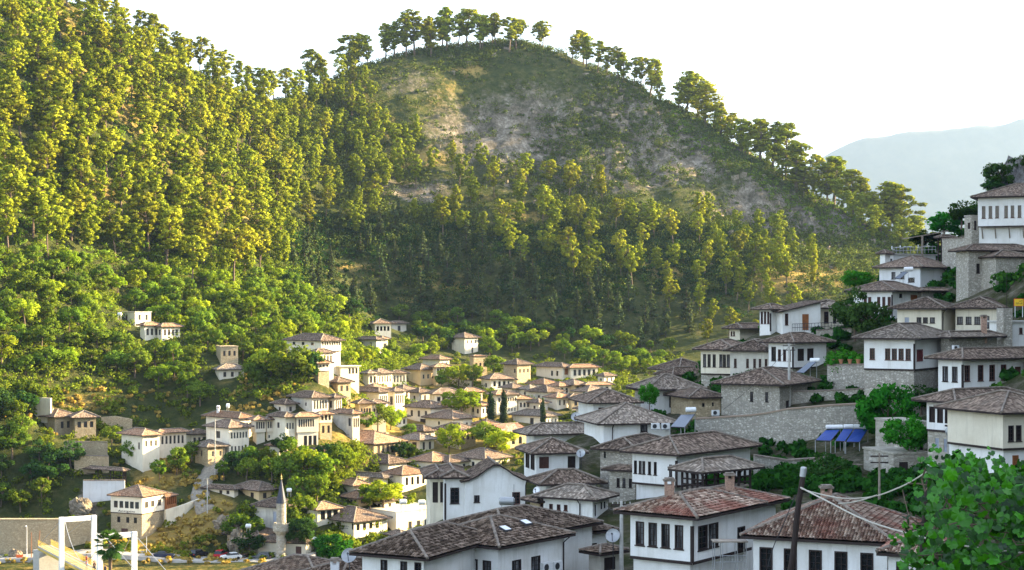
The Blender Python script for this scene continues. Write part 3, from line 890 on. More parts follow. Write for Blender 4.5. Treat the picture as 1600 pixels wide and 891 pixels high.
nh("large white house with five slit windows, joined to a tall rubble stone wing",
   dict(d=139, a=50, xl=988, xc=1057, xr=1172, ye=711, yb=778, over=.8, pitch=21, rm='roof_dark', post=1, ys=760, lower=W_, jet=.6,
        win=[('row', [1048], 4.5, 726, 745, 'win'), ('row', [1024, 1015, 1006, 1000.5, 993], 4.2, 722, 742, 'win')]),
   dict(d=150, a=64, xl=938, xc=990, wr=9, ye=704, yb=800, over=.7, pitch=20, rm='roof_dark', mat=Sg, win=[('row', [978, 970, 962], 4.5, 738, 757, 'win'), ('row', [945], 3.5, 706, 716, 'slit')]),
   dict(d=147, a=64, xl=952, xc=992, wr=1.2, ye=736, yb=800, over=.6, pitch=14, rm='roof_dark', mat=Sg, roof='hip', ground=False, win=[('row', [985, 975, 966], 4.5, 748, 762, 'win')]))
nh("white house with wide low hip roof and two air conditioners at its right end",
   dict(d=170, a=13, xl=None, wl=7.5, xc=943, xr=1046, ye=663, yb=695, over=.9, pitch=22, rm='roof_pale', win=[('row', [1006], 11, 664, 675, 'win')], pipe=[('R', .13)]))
nh("white house with three large brown windows in a row under a dark hip roof",
   dict(d=188, a=12, xl=None, wl=7, xc=927, xr=990, ye=630, yb=676, over=1.0, pitch=21, rm='roof_dark', win=[('row', [941, 958, 976], 12, 637, 655, 'brown')]))
nh("white house with one dark shuttered window and big pale-streaked tile roof",
   dict(d=192, a=16, xl=1001, xc=1021, xr=1081, ye=609, yb=655, over=1.4, pitch=24, rm='roof_pale', win=[('row', [1051.5], 11.5, 617, 637, 'dshut')]),
   dict(d=196, a=16, xl=992, xc=1002, xr=1060, ye=609, yb=650, over=.8, pitch=24, rm='roof_pale', mat=Sg, ground=False))
nh("small rubble stone house with tiny windows beside the start of the long stone wall",
   dict(d=186, a=18, xl=None, wl=6, xc=1081, xr=1126, ye=622, yb=655, over=.7, pitch=19, rm='roof_brown', mat=Sw, win=[('row', [1099], 4, 630, 636, 'slit'), ('row', [1114], 3, 629, 635, 'slit')]))
nh("stone house with a white three-window oriel above the long stone wall",
   dict(d=183, a=60, xl=1127, xc=1218, xr=1268, ye=602, yb=645, over=.9, pitch=20, rm='roof_dark', mat=Sg, win=[('row', [1198, 1174.5], 4.5, 613, 628, 'win'), ('row', [1232], 8, 626, 643, 'hole')]),
   dict(d=186.3, a=60, xl=1127, xc=1160.5, wr=1.0, ye=604, yb=645, roof='none', ys=636, jet=.12, lower=Sg, win=[('row', [1153, 1143, 1132.5], 7.2, 607, 627, 'shut')], ground=False))
nh("long weathered house of three joined fronts with an arched window in its white end",
   dict(d=203, a=42, xl=1201, xc=1239, xr=1291, ye=536, yb=592, over=.9, pitch=21, rm='roof_dark', ys=575, lower=Sg, post=1, win=[('row', [1209], 7, 542, 564, 'arch'), ('row', [1218, 1226, 1233.5], 4.6, 546, 564, 'brown'), ('row', [1251, 1266], 9.5, 545, 564, 'dshut')]),
   dict(d=207, a=70, xl=1141, xc=1203, wr=8, ye=549, yb=592, over=.8, pitch=21, rm='roof_dark', mat='plaster_old', win=[('row', [1197, 1187.5, 1179, 1168, 1149], 4, 561, 575, 'brown')], ground=False),
   dict(d=213, a=64, xl=1095, xc=1142, wr=8, ye=547, yb=592, over=.9, pitch=21, rm='roof_dark', mat=Cc, ys=585, lower=Sg, win=[('row', [1138, 1132, 1126.5, 1116, 1108, 1101], 4.8, 554, 574, 'win')]))
nh("white house with three-window corner bay, sloping side gable and brown terrace door",
   dict(d=224, a=42, xl=1187, xc=1204, xr=1224, ye=484, yb=518, over=.9, pitch=20, rm='roof_dark', post=1, win=[('row', [1200.5, 1195.5, 1190.5], 3.2, 487, 506, 'brown')]),
   dict(d=222, a=8, xl=None, wl=8, xc=1223, xr=1282, ye=488, yb=520, over=.7, pitch=13, roof='shedR', rm='roof_dark', win=[('row', [1258.5], 10, 491, 516, 'odoor'), ('row', [1229], 5, 490, 508, 'brown')], corr=False),
   dict(d=226, a=12, xl=None, wl=6, xc=1281, xr=1330, ye=482, yb=518, over=.7, pitch=19, rm='roof_pale', mat=Cc, win=[('row', [1291], 7, 487, 505, 'brown'), ('row', [1304], 5, 488, 505, 'win')]))
nh("low cream house half hidden behind the long weathered house",
   dict(d=242, a=55, xl=1140, xc=1156, xr=1192, ye=514, yb=540, over=.9, pitch=21, rm='roof_dark', mat=Cc, win=[('row', [1147, 1143], 2.5, 518, 525, 'brown')]))
nh("dark-roofed house at the left end of the upper terrace, mostly roof",
   dict(d=232, a=35, xl=1036, xc=1052, xr=1100, ye=586, yb=615, over=1.0, pitch=23, rm='roof_dark', mat='plaster_old', win=[('n', 'R', 2, .3, .8, .9, 'win')]),
   dict(d=240, a=35, xl=1026, xc=1062, xr=1104, ye=579, yb=610, over=1.0, pitch=23, rm='roof_dark', mat=W_, ground=False))
nh("white house with four brown windows and one red shutter on a tall rubble stone base",
   dict(d=174, a=57, xl=1350, xc=1429, xr=1482, ye=530, yb=640, over=1.0, pitch=21, rm='roof_pale', post=1, ys=578, lower=Sg, jet=.1,
        win=[('row', [1419, 1408, 1397.5, 1387, 1363], 8, 545, 563, 'brown'), ('row', [1437], 9.5, 546, 565, 'red')]),
   dict(d=178, a=40, xl=1470, xc=1484, xr=1558, ye=528, yb=640, over=.8, pitch=21, rm='roof_pale', mat=Sg, chim=[(.75, .2, 1.3, .8)], win=[('row', [1494], 14, 612, 640, 'adoor')]))
nh("white house with tall lattice windows in two fronts and a dark red balcony door",
   dict(d=160, a=30, xl=1466, xc=1504, wr=17, ye=562, yb=618, over=1.0, pitch=19, rm='roof_dark', post=1,
        win=[('row', [1492, 1477], 8.5, 573, 597, 'cur'), ('row', [1511, 1532, 1550, 1568], 8.5, 571, 596, 'brown'), ('row', [1590], 9, 573, 600, 'door')], pipe=[('R', .5)]))
nh("white house over a pale block-stone ground floor with blue-grey shutters",
   dict(d=142, a=33, xl=1448, xc=1492, wr=10, ye=629, yb=716, over=.95, pitch=19, rm='roof_dark', post=1, ys=675, lower='stone_block', jet=.12,
        win=[('row', [1481, 1469, 1456.5], 9, 637, 662, 'dshut'), ('row', [1506.5], 13, 638, 663, 'dshut'), ('row', [1559], 9.5, 637, 663, 'dshut'), ('row', [1476, 1462.5], 6, 686, 707, 'blue'), ('row', [1508], 8.5, 687, 703, 'blue')], pipe=[('R', .42)]))
nh("small white flat-roofed shed with one little window",
   dict(d=137, a=25, xl=None, wl=4, xc=1532, xr=1567, ye=678, yb=720, roof='shedL', pitch=5, over=.25, rm='roof_dark', corr=False, win=[('row', [1549], 10, 682, 692, 'win')]))
nh("cream house at the right edge with grey arched windows and an orange door below",
   dict(d=128, a=22, xl=None, wl=7, xc=1567, wr=6, ye=646, yb=742, over=.8, pitch=20, rm='roof_brown', mat=Cc, ys=702, lower=W_, jet=.3, win=[('row', [1579.5, 1591.5], 8.5, 665, 690, 'arch'), ('row', [1590.5], 9.5, 712, 740, 'odoor')]))
nh("long cream house with small square windows under a stepped dark roof",
   dict(d=197, a=56, xl=1402, xc=1471, xr=1494, ye=483, yb=548, over=.9, pitch=20, rm='roof_dark', mat=Cc, win=[('row', [1457, 1446, 1436], 7.5, 496, 505, 'cur'), ('row', [1417], 7, 496, 511, 'blue')], pipe=[('R', .05)]),
   dict(d=196, a=62, xl=1493, xc=1557, wr=9, ye=482, yb=548, over=.9, pitch=20, rm='roof_dark', mat=Cc, win=[('row', [1541], 10, 494, 513, 'cur'), ('row', [1527, 1513.5, 1500], 9, 495, 507, 'cur')], ground=False))
nh("white house with brown shutters and light doorway behind the two dark trees",
   dict(d=225, a=52, xl=1333, xc=1394, xr=1440, ye=455, yb=495, over=.9, pitch=19, rm='roof_brown', win=[('row', [1389.5, 1381, 1373, 1359, 1352], 4.8, 464, 481, 'shut'), ('row', [1428], 10, 461, 480, 'odoor'), ('row', [1407], 4, 459, 465, 'win')], post=1),
   dict(d=231, a=40, xl=1432, xc=1441, xr=1480, ye=455, yb=492, over=.7, pitch=17, rm='roof_brown', mat=Sg, ground=False))
nh("grey-white house with high hip roof below the rooftop terrace",
   dict(d=244, a=46, xl=1374, xc=1438, xr=1488, ye=418, yb=458, over=.8, pitch=22, rm='roof_brown', mat='plaster_grey', win=[('row', [1424], 10, 434, 441, 'arch'), ('row', [1410, 1396], 6, 425, 436, 'win')]))
nh("pale building with small round turret carrying a flat rooftop terrace",
   dict(d=258, a=30, xl=1378, xc=1396, xr=1462, ye=398, yb=430, roof='flat', over=.25, rm='concrete', mat='plaster_grey', win=[('n', 'L', 4, .3, .8, .7, 'win'), ('n', 'R', 3, .3, .7, .8, 'win')]),
   dict(d=256, a=45, xl=1375, xc=1383, xr=1391, ye=397, yb=425, over=.5, pitch=28, rm='roof_brown', ground=False))
nh("rubble stone house with two small dark windows below the topmost house",
   dict(d=212, a=14, xl=1494, xc=1513, wr=9.5, ye=392, yb=460, over=.8, pitch=19, rm='roof_brown', mat=Sg, win=[('row', [1528], 5, 412, 427, 'win'), ('row', [1544], 5, 411, 427, 'win'), ('row', [1578], 10, 412, 428, 'brown')]),
   dict(d=209, a=14, xl=None, wl=5, xc=1556, wr=5, ye=402, yb=430, over=.5, pitch=17, rm='roof_brown', mat=Sg, ground=False))
nh("topmost white house with six brown windows and timber struts under its overhang",
   dict(d=220, a=66, xl=1528, xc=1650, wr=9, ye=306, yb=384, over=.9, pitch=20, rm='roof_brown', mat=W_, ys=352, lower=W_, jet=1.0,
        win=[('row', [1593, 1582, 1572, 1558, 1547.5, 1537], 5.4, 321, 340, 'brown')], bracket=[('L', (.25, .42, .6, .78, .95), 1.6)]),
   dict(d=230, a=30, xl=1507, xc=1518, xr=1531, ye=338, yb=392, roof='flat', over=.05, rm='stone_grey', mat=Sg, win=[('row', [1514], 4, 348, 358, 'hole'), ('row', [1524], 4, 345, 360, 'hole')], ground=False))
nh("white-walled terrace building with a rough stone pillar, yellow board on its roof",
   dict(d=186, a=14, xl=None, wl=5, xc=1582, wr=6, ye=504, yb=552, roof='flat', over=.3, rm='concrete', win=[('row', [1595], 5, 512, 522, 'brown')]),
   dict(d=184, a=14, xl=None, wl=1.5, xc=1568, xr=1582, ye=482, yb=552, roof='none', mat=Sg, ground=False))
nh("pale stone outbuilding with an arched doorway above a square dark opening",
   dict(d=153, a=14, xl=None, wl=5, xc=1406, xr=1448, ye=661, yb=712, roof='flat', over=.08, rm='stone_block', mat='stone_block', win=[('row', [1439], 6.5, 685, 705, 'arch')]),
   dict(d=148, a=14, xl=None, wl=6, xc=1396, xr=1450, ye=710, yb=755, roof='flat', over=.1, rm='stone_block', mat='stone_block', win=[('row', [1412], 14, 722, 748, 'open')]))
nh("dark mossy tiled shed roofs in the gully below the tall pole",
   dict(d=112, a=40, xl=920, xc=938, xr=968, ye=866, yb=900, over=.5, pitch=18, rm='roof_brown', mat='plaster_old', win=[('n', 'R', 1, .2, .8, 1.2, 'open')]), near=2)
nh("long dark tiled roof beside the minaret at the bottom edge",
   dict(d=112, a=62, xl=352, xc=500, wr=7, ye=922, yb=960, over=.7, pitch=19, rm='roof_brown', mat=W_),
   dict(d=108, a=40, xl=470, xc=530, wr=6, ye=915, yb=960, over=.6, pitch=20, rm='roof_dark', mat=W_, ground=False, chim=[(.1, .3, .7, .5)], chm='plaster_grey'), near=2)
# ------------------------------------------------------------------ the sunlit quarter across the river
FG = "tile-roofed houses of the sunlit quarter across the river"
ROOFS = ['roof_brown', 'roof_orange', 'roof_brown', 'roof_pale']
_k = [0]
def fh(label, *blocks, slope=False, **kw):
    """block: (xl, xc, xr, ye, yb, material, windows, extras)"""
    out = []
    d0 = None
    for t in blocks:
        xl, xc, xr, ye, yb, mat, win = t[:7]
        ex = dict(t[7]) if len(t) > 7 else {}
        d = ex.pop('d', None) or (depth_px(xc, yb) + ex.pop('dd', 0))
        ex.pop('dd', 0)
        b = dict(d=d, a=ex.pop('a', 46), xl=xl, xc=xc, xr=xr, ye=ye, yb=yb, mat=mat, win=win, over=ex.pop('over', .9), pitch=ex.pop('pitch', 22), rm=ex.pop('rm', ROOFS[_k[0] % 4]))
        b.update(ex)
        out.append(b)
    _k[0] += 1
    return house(label, out, 0, FG, **kw)
def wR(n, f0=.35, f1=.8, w=.75, k='far', u0=.06, u1=.94, face='R'): return ('n', face, n, f0, f1, w, k, u0, u1)
W, C, O, S, G2 = 'plaster_sunlit', 'plaster_cream', 'plaster_ochre', 'stone_warm', 'plaster_old'

# left slope
fh("white flat-roofed house alone among the trees on the left slope", (170, 211, 236, 488, 507, W, [wR(2), wR(1, .3, .75, 1.0, 'win', .5, .9, 'L'), wR(1, 0.02, .75, 1.0, 'door', .2, .45, 'L')], dict(roof='flat', rm='concrete', over=.2)), slope=True)
fh("white tile-roofed house just below the flat-roofed house on the left slope", (219, 226, 249, 509, 532, W, [wR(3)]), (246, 253, 281, 511, 532, W, [wR(4), wR(1, .4, .8, .8, 'win', face='L')], dict(dd=1)), slope=True)
fh("ochre stone house with flat parapet, deep in trees left of the big four-tier house", (338, 345, 372, 542, 568, S, [wR(3, .45, .75, .6)], dict(roof='flat', rm='stone_warm', over=.15, a=20)), slope=True)
fh("low white cottage under the flat-parapet stone house", (336, 343, 383, 578, 592, W, [wR(3, .2, .75)], dict(a=24)), slope=True)
fh("stone house with two fronts and a small white chimney, leftmost in the village", (62, 86, 118, 652, 682, S, [wR(2, .4, .75, .8, 'far', .2, .8)], dict(a=50, chim=[(.3, .6, .8, .8)])), (112, 117, 150, 653, 684, S, [wR(3, .5, .8, .8)], dict(a=22)), slope=True)
fh("tall whitewashed house with a blank lit wall and a long six-window wing", (190, 223, 249, 681, 736, C, [wR(3, .68, .85, .55, 'pale'), wR(1, .6, .8, .6, 'far', .05, .3, 'L')]), (243, 248, 291, 677, 702, W, [wR(6, .3, .8, .55)], dict(a=38, dd=6)), slope=True)
fh("small house with two tile ridges at the end of the six-window wing", (289, 299, 324, 679, 700, C, [wR(3, .3, .75, .7)], dict(a=46, dd=12)), slope=True)
fh("ochre stone house beside the lane, below the white three-storey house", (305, 325, 352, 699, 730, S, [wR(2, .5, .8, .7, 'pale'), wR(1, .5, .8, .6, 'far', face='L')], dict(a=44)), slope=True)
fh("white three-storey house with a lit wall of many windows", (324, 358, 389, 669, 714, W, [wR(6, .62, .84, .6, 'pale'), wR(5, .1, .36, .6, 'pale'), wR(1, .62, .86, 1.5, 'far', .3, .7, 'L')], dict(a=47, rm='roof_brown')), slope=True)
fh("long low white house behind the three-storey house, white chimney on its roof", (322, 374, 394, 654, 690, W, [wR(4, .5, .8, .6), wR(2, .5, .8, .9, 'far', .05, .5, 'L')], dict(chim=[(.3, .75, .9, 1.0)], chm='plaster_white')), slope=True)
fh("white house with jettied four-window front, second of the terrace row", (392, 399, 415, 657, 697, W, [wR(4, .3, .85, .45)], dict(ys=676, lower=C, jet=.5, a=30, rm='roof_orange')), slope=True)
fh("white house with four slim windows, third of the terrace row", (414, 417, 433, 656, 692, W, [wR(4, .3, .85, .45), wR(2, .4, .7, .5, 'pale', face='r')], dict(ys=675, lower=C, jet=.3, a=30, rm='roof_orange')), slope=True)
fh("tall pale house with wide dark roof and three windows, middle of the terrace row", (424, 446, 461, 652, 703, C, [wR(3, .62, .82, .6, 'pale'), wR(1, .65, .82, 1.0, 'far', .3, .7, 'L'), wR(1, .3, .4, .5, 'pale')], dict(a=40, rm='roof_dark')), slope=True)
fh("long white house with six slim windows above three doors in the terrace row", (459, 464, 498, 652, 699, W, [wR(7, .35, .85, .5, 'far', .06, .8), wR(3, .05, .75, .9, 'far', .3, .95, 'r')], dict(a=26, ys=676, lower=W, jet=.3, rm='roof_orange')), slope=True)
fh("white upper floor on an ochre stone base at the right end of the terrace row", (497, 500, 519, 648, 684, W, [wR(3, .3, .9, .6), wR(2, .3, .8, .6, 'far', face='r')], dict(a=28, ys=661, lower=S, jet=.1, rm='roof_orange')), slope=True)
# middle of the left part
fh("stone-sided house with reddish roof between the terrace row and the ochre house", (520, 551, 562, 647, 682, G2, [wR(3, .4, .8, .6), wR(1, .45, .8, .9, 'far', .05, .25, 'L')], dict(rm='roof_orange', dd=-6)))
fh("ochre and white twin-fronted house above the bright garden trees", (555, 562, 581, 631, 672, O, [wR(4, .6, .82, .55, 'far'), wR(2, .25, .38, .5, 'far', .1, .6)], dict(a=26, rm='roof_brown')), (576, 581, 603, 631, 672, W, [wR(4, .62, .82, .5, 'far')], dict(a=26, rm='roof_brown', dd=1)))
fh("broad dark-roofed house with two lit bays, right of the big dark green tree", (531, 592, 606, 613, 650, G2, [wR(4, .5, .85, .55, 'pale'), wR(1, .4, .6, .6, 'hole', .5, .7, 'L')], dict(rm='roof_dark', a=50)), (606, 617, 632, 612, 650, C, [wR(4, .5, .85, .5, 'pale'), wR(1, .45, .8, 1.2, 'far', .2, .8, 'L')], dict(rm='roof_brown', a=44)))
fh("house with curved stone side wall and five-window white front", (455, 488, 513, 622, 648, G2, [wR(5, .3, .85, .6, 'pale'), wR(1, .5, .7, .6, 'hole', .2, .4, 'L')], dict(rm='roof_dark', a=44)), (512, 523, 534, 622, 648, W, [wR(3, .3, .85, .5, 'pale'), wR(1, .4, .8, 1.0, 'far', .3, .8, 'L')], dict(rm='roof_dark', a=46)))
fh("row house with three narrow fronts and eight pale windows below the slope garden", (567, 576, 589, 584, 605, C, [wR(2, .3, .8, .8)], dict(a=36)), (577, 590, 613, 584, 605, C, [wR(5, .35, .8, .5, 'pale'), wR(2, .35, .8, .8, 'far', face='L')], dict(rm='roof_brown', a=44)), (609, 613, 635, 584, 605, W, [wR(4, .35, .85, .5, 'pale')], dict(a=24, rm='roof_brown')))
fh("four-tier white house with a glazed gallery, highest beside the big green trees",
   (448, 502, 533, 533, 568, W, [wR(8, .52, .94, .75, 'pale', .02, .98), wR(3, .55, .85, 1.2, 'win', .12, .92, 'L')], dict(rm='roof_dark', a=44, ys=549, lower=C, beam=True)),
   (482, 494, 521, 552, 585, W, [wR(5, .55, .88, .6, 'pale')], dict(rm='roof_dark', a=40, dd=-4, over=.5)),
   (490, 497, 515, 568, 592, W, [wR(3, .5, .85, .6, 'pale')], dict(rm='roof_orange', a=34, dd=-6, ys=580, lower=S)))
fh("square cream house with flat terrace roof below the glazed gallery", (524, 532, 561, 573, 597, C, [wR(3, .5, .9, .8, 'pale', .4, .95)], dict(roof='flat', rm='plaster_cream', over=.5, a=34)))
fh("white house with four square windows near a red-flowered tree, top of the village", (578, 586, 611, 506, 522, W, [wR(4, .3, .75, .8, 'win')], dict(a=20, rm='roof_dark')), (607, 612, 635, 506, 522, W, [wR(1, .3, .8, 1.2, 'far')], dict(a=36, rm='roof_dark')))
fh("house with brown roof and bright end bay just below the top white house", (558, 588, 597, 531, 552, G2, [wR(2, .3, .8, .8, 'far', face='L')], dict(rm='roof_brown', a=50)), (586, 597, 606, 530, 556, C, [wR(1, .45, .75, 1.3, 'pale')], dict(rm='roof_orange', a=40)))
fh("cream cube house with three windows under the dark pine wood", (706, 726, 747, 528, 553, C, [wR(3, .65, .85, .6, 'far'), wR(1, .05, .4, .9, 'far', .45, .7)], dict(a=48, rm='roof_brown')))
fh("square ochre stone tower with three small windows and barely sloping roof", (734, 740, 761, 557, 594, S, [wR(3, .55, .72, .7, 'far')], dict(a=30, pitch=9, over=.25, rm='roof_orange')))
fh("yellow house with a five-window white gallery, left of the bright round trees", (632, 657, 681, 578, 602, O, [wR(3, .4, .7, .8, 'pale')], dict(a=42, rm='roof_brown')), (676, 681, 704, 574, 602, W, [wR(5, .55, .85, .8, 'far')], dict(a=24, ys=588, lower=O, rm='roof_orange')))
fh("small white house tucked behind the five-window gallery", (660, 687, 702, 562, 577, W, [wR(2, .2, .7, .8)], dict(a=46, rm='roof_orange')))
fh("tall square ochre stone tower house with overhanging hip roof", (787, 808, 829, 570, 602, S, [wR(3, .6, .78, .8, 'far'), wR(1, .6, .8, .7, 'far', .05, .3, 'L')], dict(a=46, rm='roof_brown', over=.9)))
fh("white cottage with three dark windows at the foot of the stone tower house", (777, 783, 804, 594, 607, W, [wR(3, .3, .8, .9, 'win')], dict(a=20, rm='roof_brown')))
fh("long house with white side and orange-brown shutters, right of the stone tower house", (838, 879, 892, 574, 594, W, [wR(1, .4, .9, 2.2, 'odoor'), wR(2, .3, .7, .8, 'win', .1, .5, 'L')], dict(a=48, rm='roof_dark')), (886, 892, 934, 575, 594, C, [wR(5, .35, .85, .9, 'far')], dict(a=22, rm='roof_orange')))
fh("long brown-roofed house with ochre end and red-framed porch", (873, 897, 917, 602, 616, O, [wR(2, .1, .85, 1.2, 'far')], dict(a=44, rm='roof_brown')), (913, 917, 955, 602, 616, W, [wR(4, .2, .8, .9, 'brown')], dict(a=20, rm='roof_orange')))
fh("white house with two dark windows behind the cypress, brown lower roof", (860, 874, 890, 604, 617, W, [wR(2, .2, .8, .9, 'win')], dict(a=40, rm='roof_orange')))
fh("white house with wide roof and three windows at the right end of the village", (898, 919, 951, 613, 627, W, [wR(3, .3, .75, 1.0, 'win')], dict(a=34, rm='roof_brown')))
fh("white house with three slim windows, right of the narrow cypress", (854, 870, 893, 622, 640, W, [wR(3, .35, .8, .6, 'far')], dict(a=38, rm='roof_orange')))
fh("pinkish ochre house touching the white three-window house", (888, 893, 917, 621, 640, O, [wR(2, .3, .8, .9, 'far')], dict(a=22, rm='roof_brown')))
fh("small white house with three windows left of the narrow cypress", (805, 810, 829, 624, 642, W, [wR(3, .3, .7, .6, 'far')], dict(a=22, rm='roof_orange')))
fh("tall cream house with four slim windows between the twin dark conifers and the cypress", (784, 792, 808, 617, 646, C, [wR(4, .65, .85, .5, 'far'), wR(3, .1, .3, .5, 'pale')], dict(a=34, rm='roof_brown')))
fh("dim cream house with dark roof in the middle of the right cluster", (826, 855, 878, 613, 627, G2, [wR(2, .2, .7, .8), wR(1, .2, .6, .9, 'hole', .3, .6, 'L')], dict(a=46, rm='roof_dark')))
fh("low brown-roofed house above the four-slim-window house", (784, 801, 819, 607, 620, C, [wR(2, .2, .7, .8)], dict(a=44, rm='roof_brown')))
fh("long dim white house with lit three-window end, behind the narrow cypress", (802, 853, 872, 651, 668, W, [wR(3, .2, .75, .6, 'pale'), wR(1, .02, .8, 1.2, 'far', .35, .5, 'L')], dict(a=50, rm='roof_pale')))
fh("stone church-like building with a bright red tile roof and arched windows", (757, 792, 823, 677, 703, S, [wR(2, .3, .75, 1.1, 'arch', .15, .85), wR(2, .4, .7, .9, 'far', .1, .6, 'L')], dict(a=44, rm='roof_red', roof='gableL', pitch=20)))
fh("long white house with five dark windows in a row, left of the twin conifers", (671, 679, 724, 616, 634, W, [wR(5, .35, .75, 1.0, 'win')], dict(a=18, rm='roof_brown')))
fh("house with a small gabled porch and red-brown doors beside the five-window white house", (717, 725, 754, 613, 630, C, [wR(4, .1, .8, 1.0, 'brown')], dict(a=28, rm='roof_orange')))
fh("white house with a window pair below the square ochre tower", (752, 767, 801, 593, 609, W, [wR(4, .3, .8, .9, 'win'), wR(1, .2, .6, 1.2, 'far', face='L')], dict(a=30, rm='roof_brown')))
fh("tall pale house half hidden by the twin dark conifers", (765, 776, 800, 617, 648, W, [wR(4, .6, .85, .7, 'pale'), wR(2, .1, .4, .7, 'far')], dict(a=34, rm='roof_orange')))
fh("house with dim two-window side and bright end, dark garage beneath", (636, 673, 699, 638, 662, W, [wR(2, .4, .75, .6, 'far', .55, .95), wR(3, .4, .8, .9, 'far', .05, .95, 'L'), wR(1, .02, .28, 3.0, 'open', .1, .5, 'L')], dict(a=48, rm='roof_dark')))
fh("white house behind the bright walnut tree, long low roof", (690, 735, 751, 632, 650, W, [wR(2, .3, .8, .9, 'pale')], dict(a=50, rm='roof_brown')))
fh("cream house with wide pyramid roof in the village centre", (665, 707, 738, 655, 672, C, [wR(2, .2, .6, .8, 'far'), wR(1, .4, .7, .7, 'hole', .4, .6, 'L')], dict(a=47, rm='roof_brown')))
fh("low dark-roofed sheds below the two-window house", (632, 662, 680, 674, 688, G2, [wR(1, .2, .7, .9)], dict(a=48, rm='roof_dark')))
fh("two-storey house with stone side and bright blank end, above the round green tree", (682, 720, 743, 673, 703, S, [wR(3, .5, .75, .7, 'far'), wR(1, .4, .6, .7, 'hole', .1, .25, 'L')], dict(a=48, rm='roof_dark')))
fh("large stone house with red-brown hip roof and five small windows", (517, 584, 633, 694, 718, S, [wR(6, .35, .85, .8, 'far', .08, .95), wR(5, .4, .7, .9, 'brown', .25, .97, 'L')], dict(a=48, rm='roof_orange', over=.8)))
fh("house with dim pale front, two windows and broad dark hip roof", (555, 607, 636, 725, 743, W, [wR(1, .3, .6, .8, 'far'), wR(2, .25, .75, 1.0, 'win', .25, .75, 'L')], dict(a=49, rm='roof_dark', over=.9)))
fh("cottage with vine-hung veranda and pale roof above the red-brown stone house", (626, 656, 678, 688, 706, C, [wR(2, .15, .8, .8), wR(2, .05, .8, 1.6, 'open', face='L')], dict(a=47, rm='roof_pale', over=.9)))
fh("house with a lit tiled slope and dark skylight, left of the pyramid roof", (642, 675, 712, 722, 740, C, [wR(2, .3, .7, .8)], dict(a=47, rm='roof_orange', over=.8)))
fh("white house with wide brown pyramid roof partly behind the curved gable", (712, 758, 796, 718, 736, W, [wR(2, .2, .7, .8, 'brown'), wR(2, .2, .7, .9, 'win', .1, .5, 'L')], dict(a=47, rm='roof_brown', over=.8)))
fh("cream house with blank side wall and white front over a stone balcony", (598, 628, 667, 743, 768, C, [], dict(a=46, rm='roof_orange', over=.6)), (625, 628.5, 677, 743, 768, W, [wR(5, .35, .85, .8, 'brown')], dict(a=45, roof='none', dd=-.3)))
fh("long dim white house with dark door and grey tile roof beside the cream house", (541, 598, 606, 747, 766, W, [wR(3, .2, .7, .9, 'win', .55, .98, 'L'), wR(1, .02, .8, .9, 'door', .1, .25, 'L')], dict(a=58, rm='roof_pale')))
fh("small house with bright orange-brown roof and white gable side", (528, 553, 575, 759, 776, C, [wR(1, .2, .7, .7, 'win', .5, .8)], dict(a=36, rm='roof_orange')))
fh("little kiosk-like cottage with overhanging red roof above the round shrub", (538, 560, 582, 779, 792, O, [wR(2, .35, .8, .8), wR(3, .35, .75, .9, 'hole', .1, .9, 'L')], dict(a=42, rm='roof_orange', over=1.2)))
fh("long cream building with a flat roof carrying white water tanks", (567, 619, 693, 801, 834, C, [wR(4, .15, .5, 1.0, 'far', .2, .9)], dict(roof='flat', rm='plaster_cream', over=.1, a=44, d=352)))
fh("house with lit brown roof and dark timber recess, left of the flat-roofed building", (480, 496, 531, 797, 820, W, [wR(3, .3, .9, 1.2, 'brown', .1, .95)], dict(a=36, rm='roof_orange')))
fh("house behind the minaret with one white panel on its stone wall", (398, 442, 470, 794, 820, G2, [('n', 'L', 1, .05, .75, 3.2, 'blue', .02, .4)], dict(a=56, rm='roof_dark')))
fh("long low white outhouse with nearly black roof above the garden wall", (322, 366, 372, 765, 776, W, [wR(2, .3, .8, .8, 'hole', .1, .6, 'L')], dict(a=66, rm='roof_dark')))
fh("low ochre outhouse with red-brown roof, left of the minaret spire", (366, 405, 436, 767, 781, O, [wR(2, .1, .7, 1.0, 'far'), wR(2, .1, .7, 1.2, 'hole', face='L')], dict(a=46, rm='roof_brown')))
# the lettered houses and the mosque
r, off, bl = fh("white inn with a line of black lettering on its shaded side",
   (497, 553, 605, 816, 842, W, [('row', [551], 2.6, 818, 828, 'win'), ('row', [528.5, 519.5, 511, 505], 4.2, 818, 828, 'win'), ('row', [559.5, 569.5, 579.5, 589.5], 5.2, 819, 829, 'win')], dict(a=46, rm='roof_brown', d=344, ground=False, over=.9)))
INN = (r, off, bl)
BASES.append((bl[0].c[0], bl[0].c[1], bl[0].zb))
r, off, bl = fh("white-fronted house with five dark windows and large black lettering above a stone ground floor",
   (173, 222, 257, 777, 840, W, [('row', [214, 206, 198, 189.5, 181], 6, 784.5, 795.2, 'win'), ('row', [229, 238.5, 249], 5.4, 784, 794, 'far'), ('row', [211, 199, 185], 5, 809, 818, 'win'), ('row', [194], 10.5, 826, 839, 'adoor')], dict(a=66, d=343, ys=803.5, lower=S, jet=.12, beam=True, rm='roof_orange', over=.6)),
   (250, 257, 273, 777, 832, C, [], dict(a=66, d=350, rm='roof_orange', over=.6, ground=False)))
ANT = (r, off, bl)
r, off, bl = fh("low stone mosque with a brown door in a round arch and two tiled roofs", (355, 404, 432, 838, 872, S, [], dict(a=62, rm='roof_brown', d=342)), (403, 478, 486, 850, 873, C, [('row', [466.5], 9, 854, 871, 'adoor')], dict(a=72, rm='roof_brown', d=336, over=.4, wr=4)), name="mosque", cat="mosque")

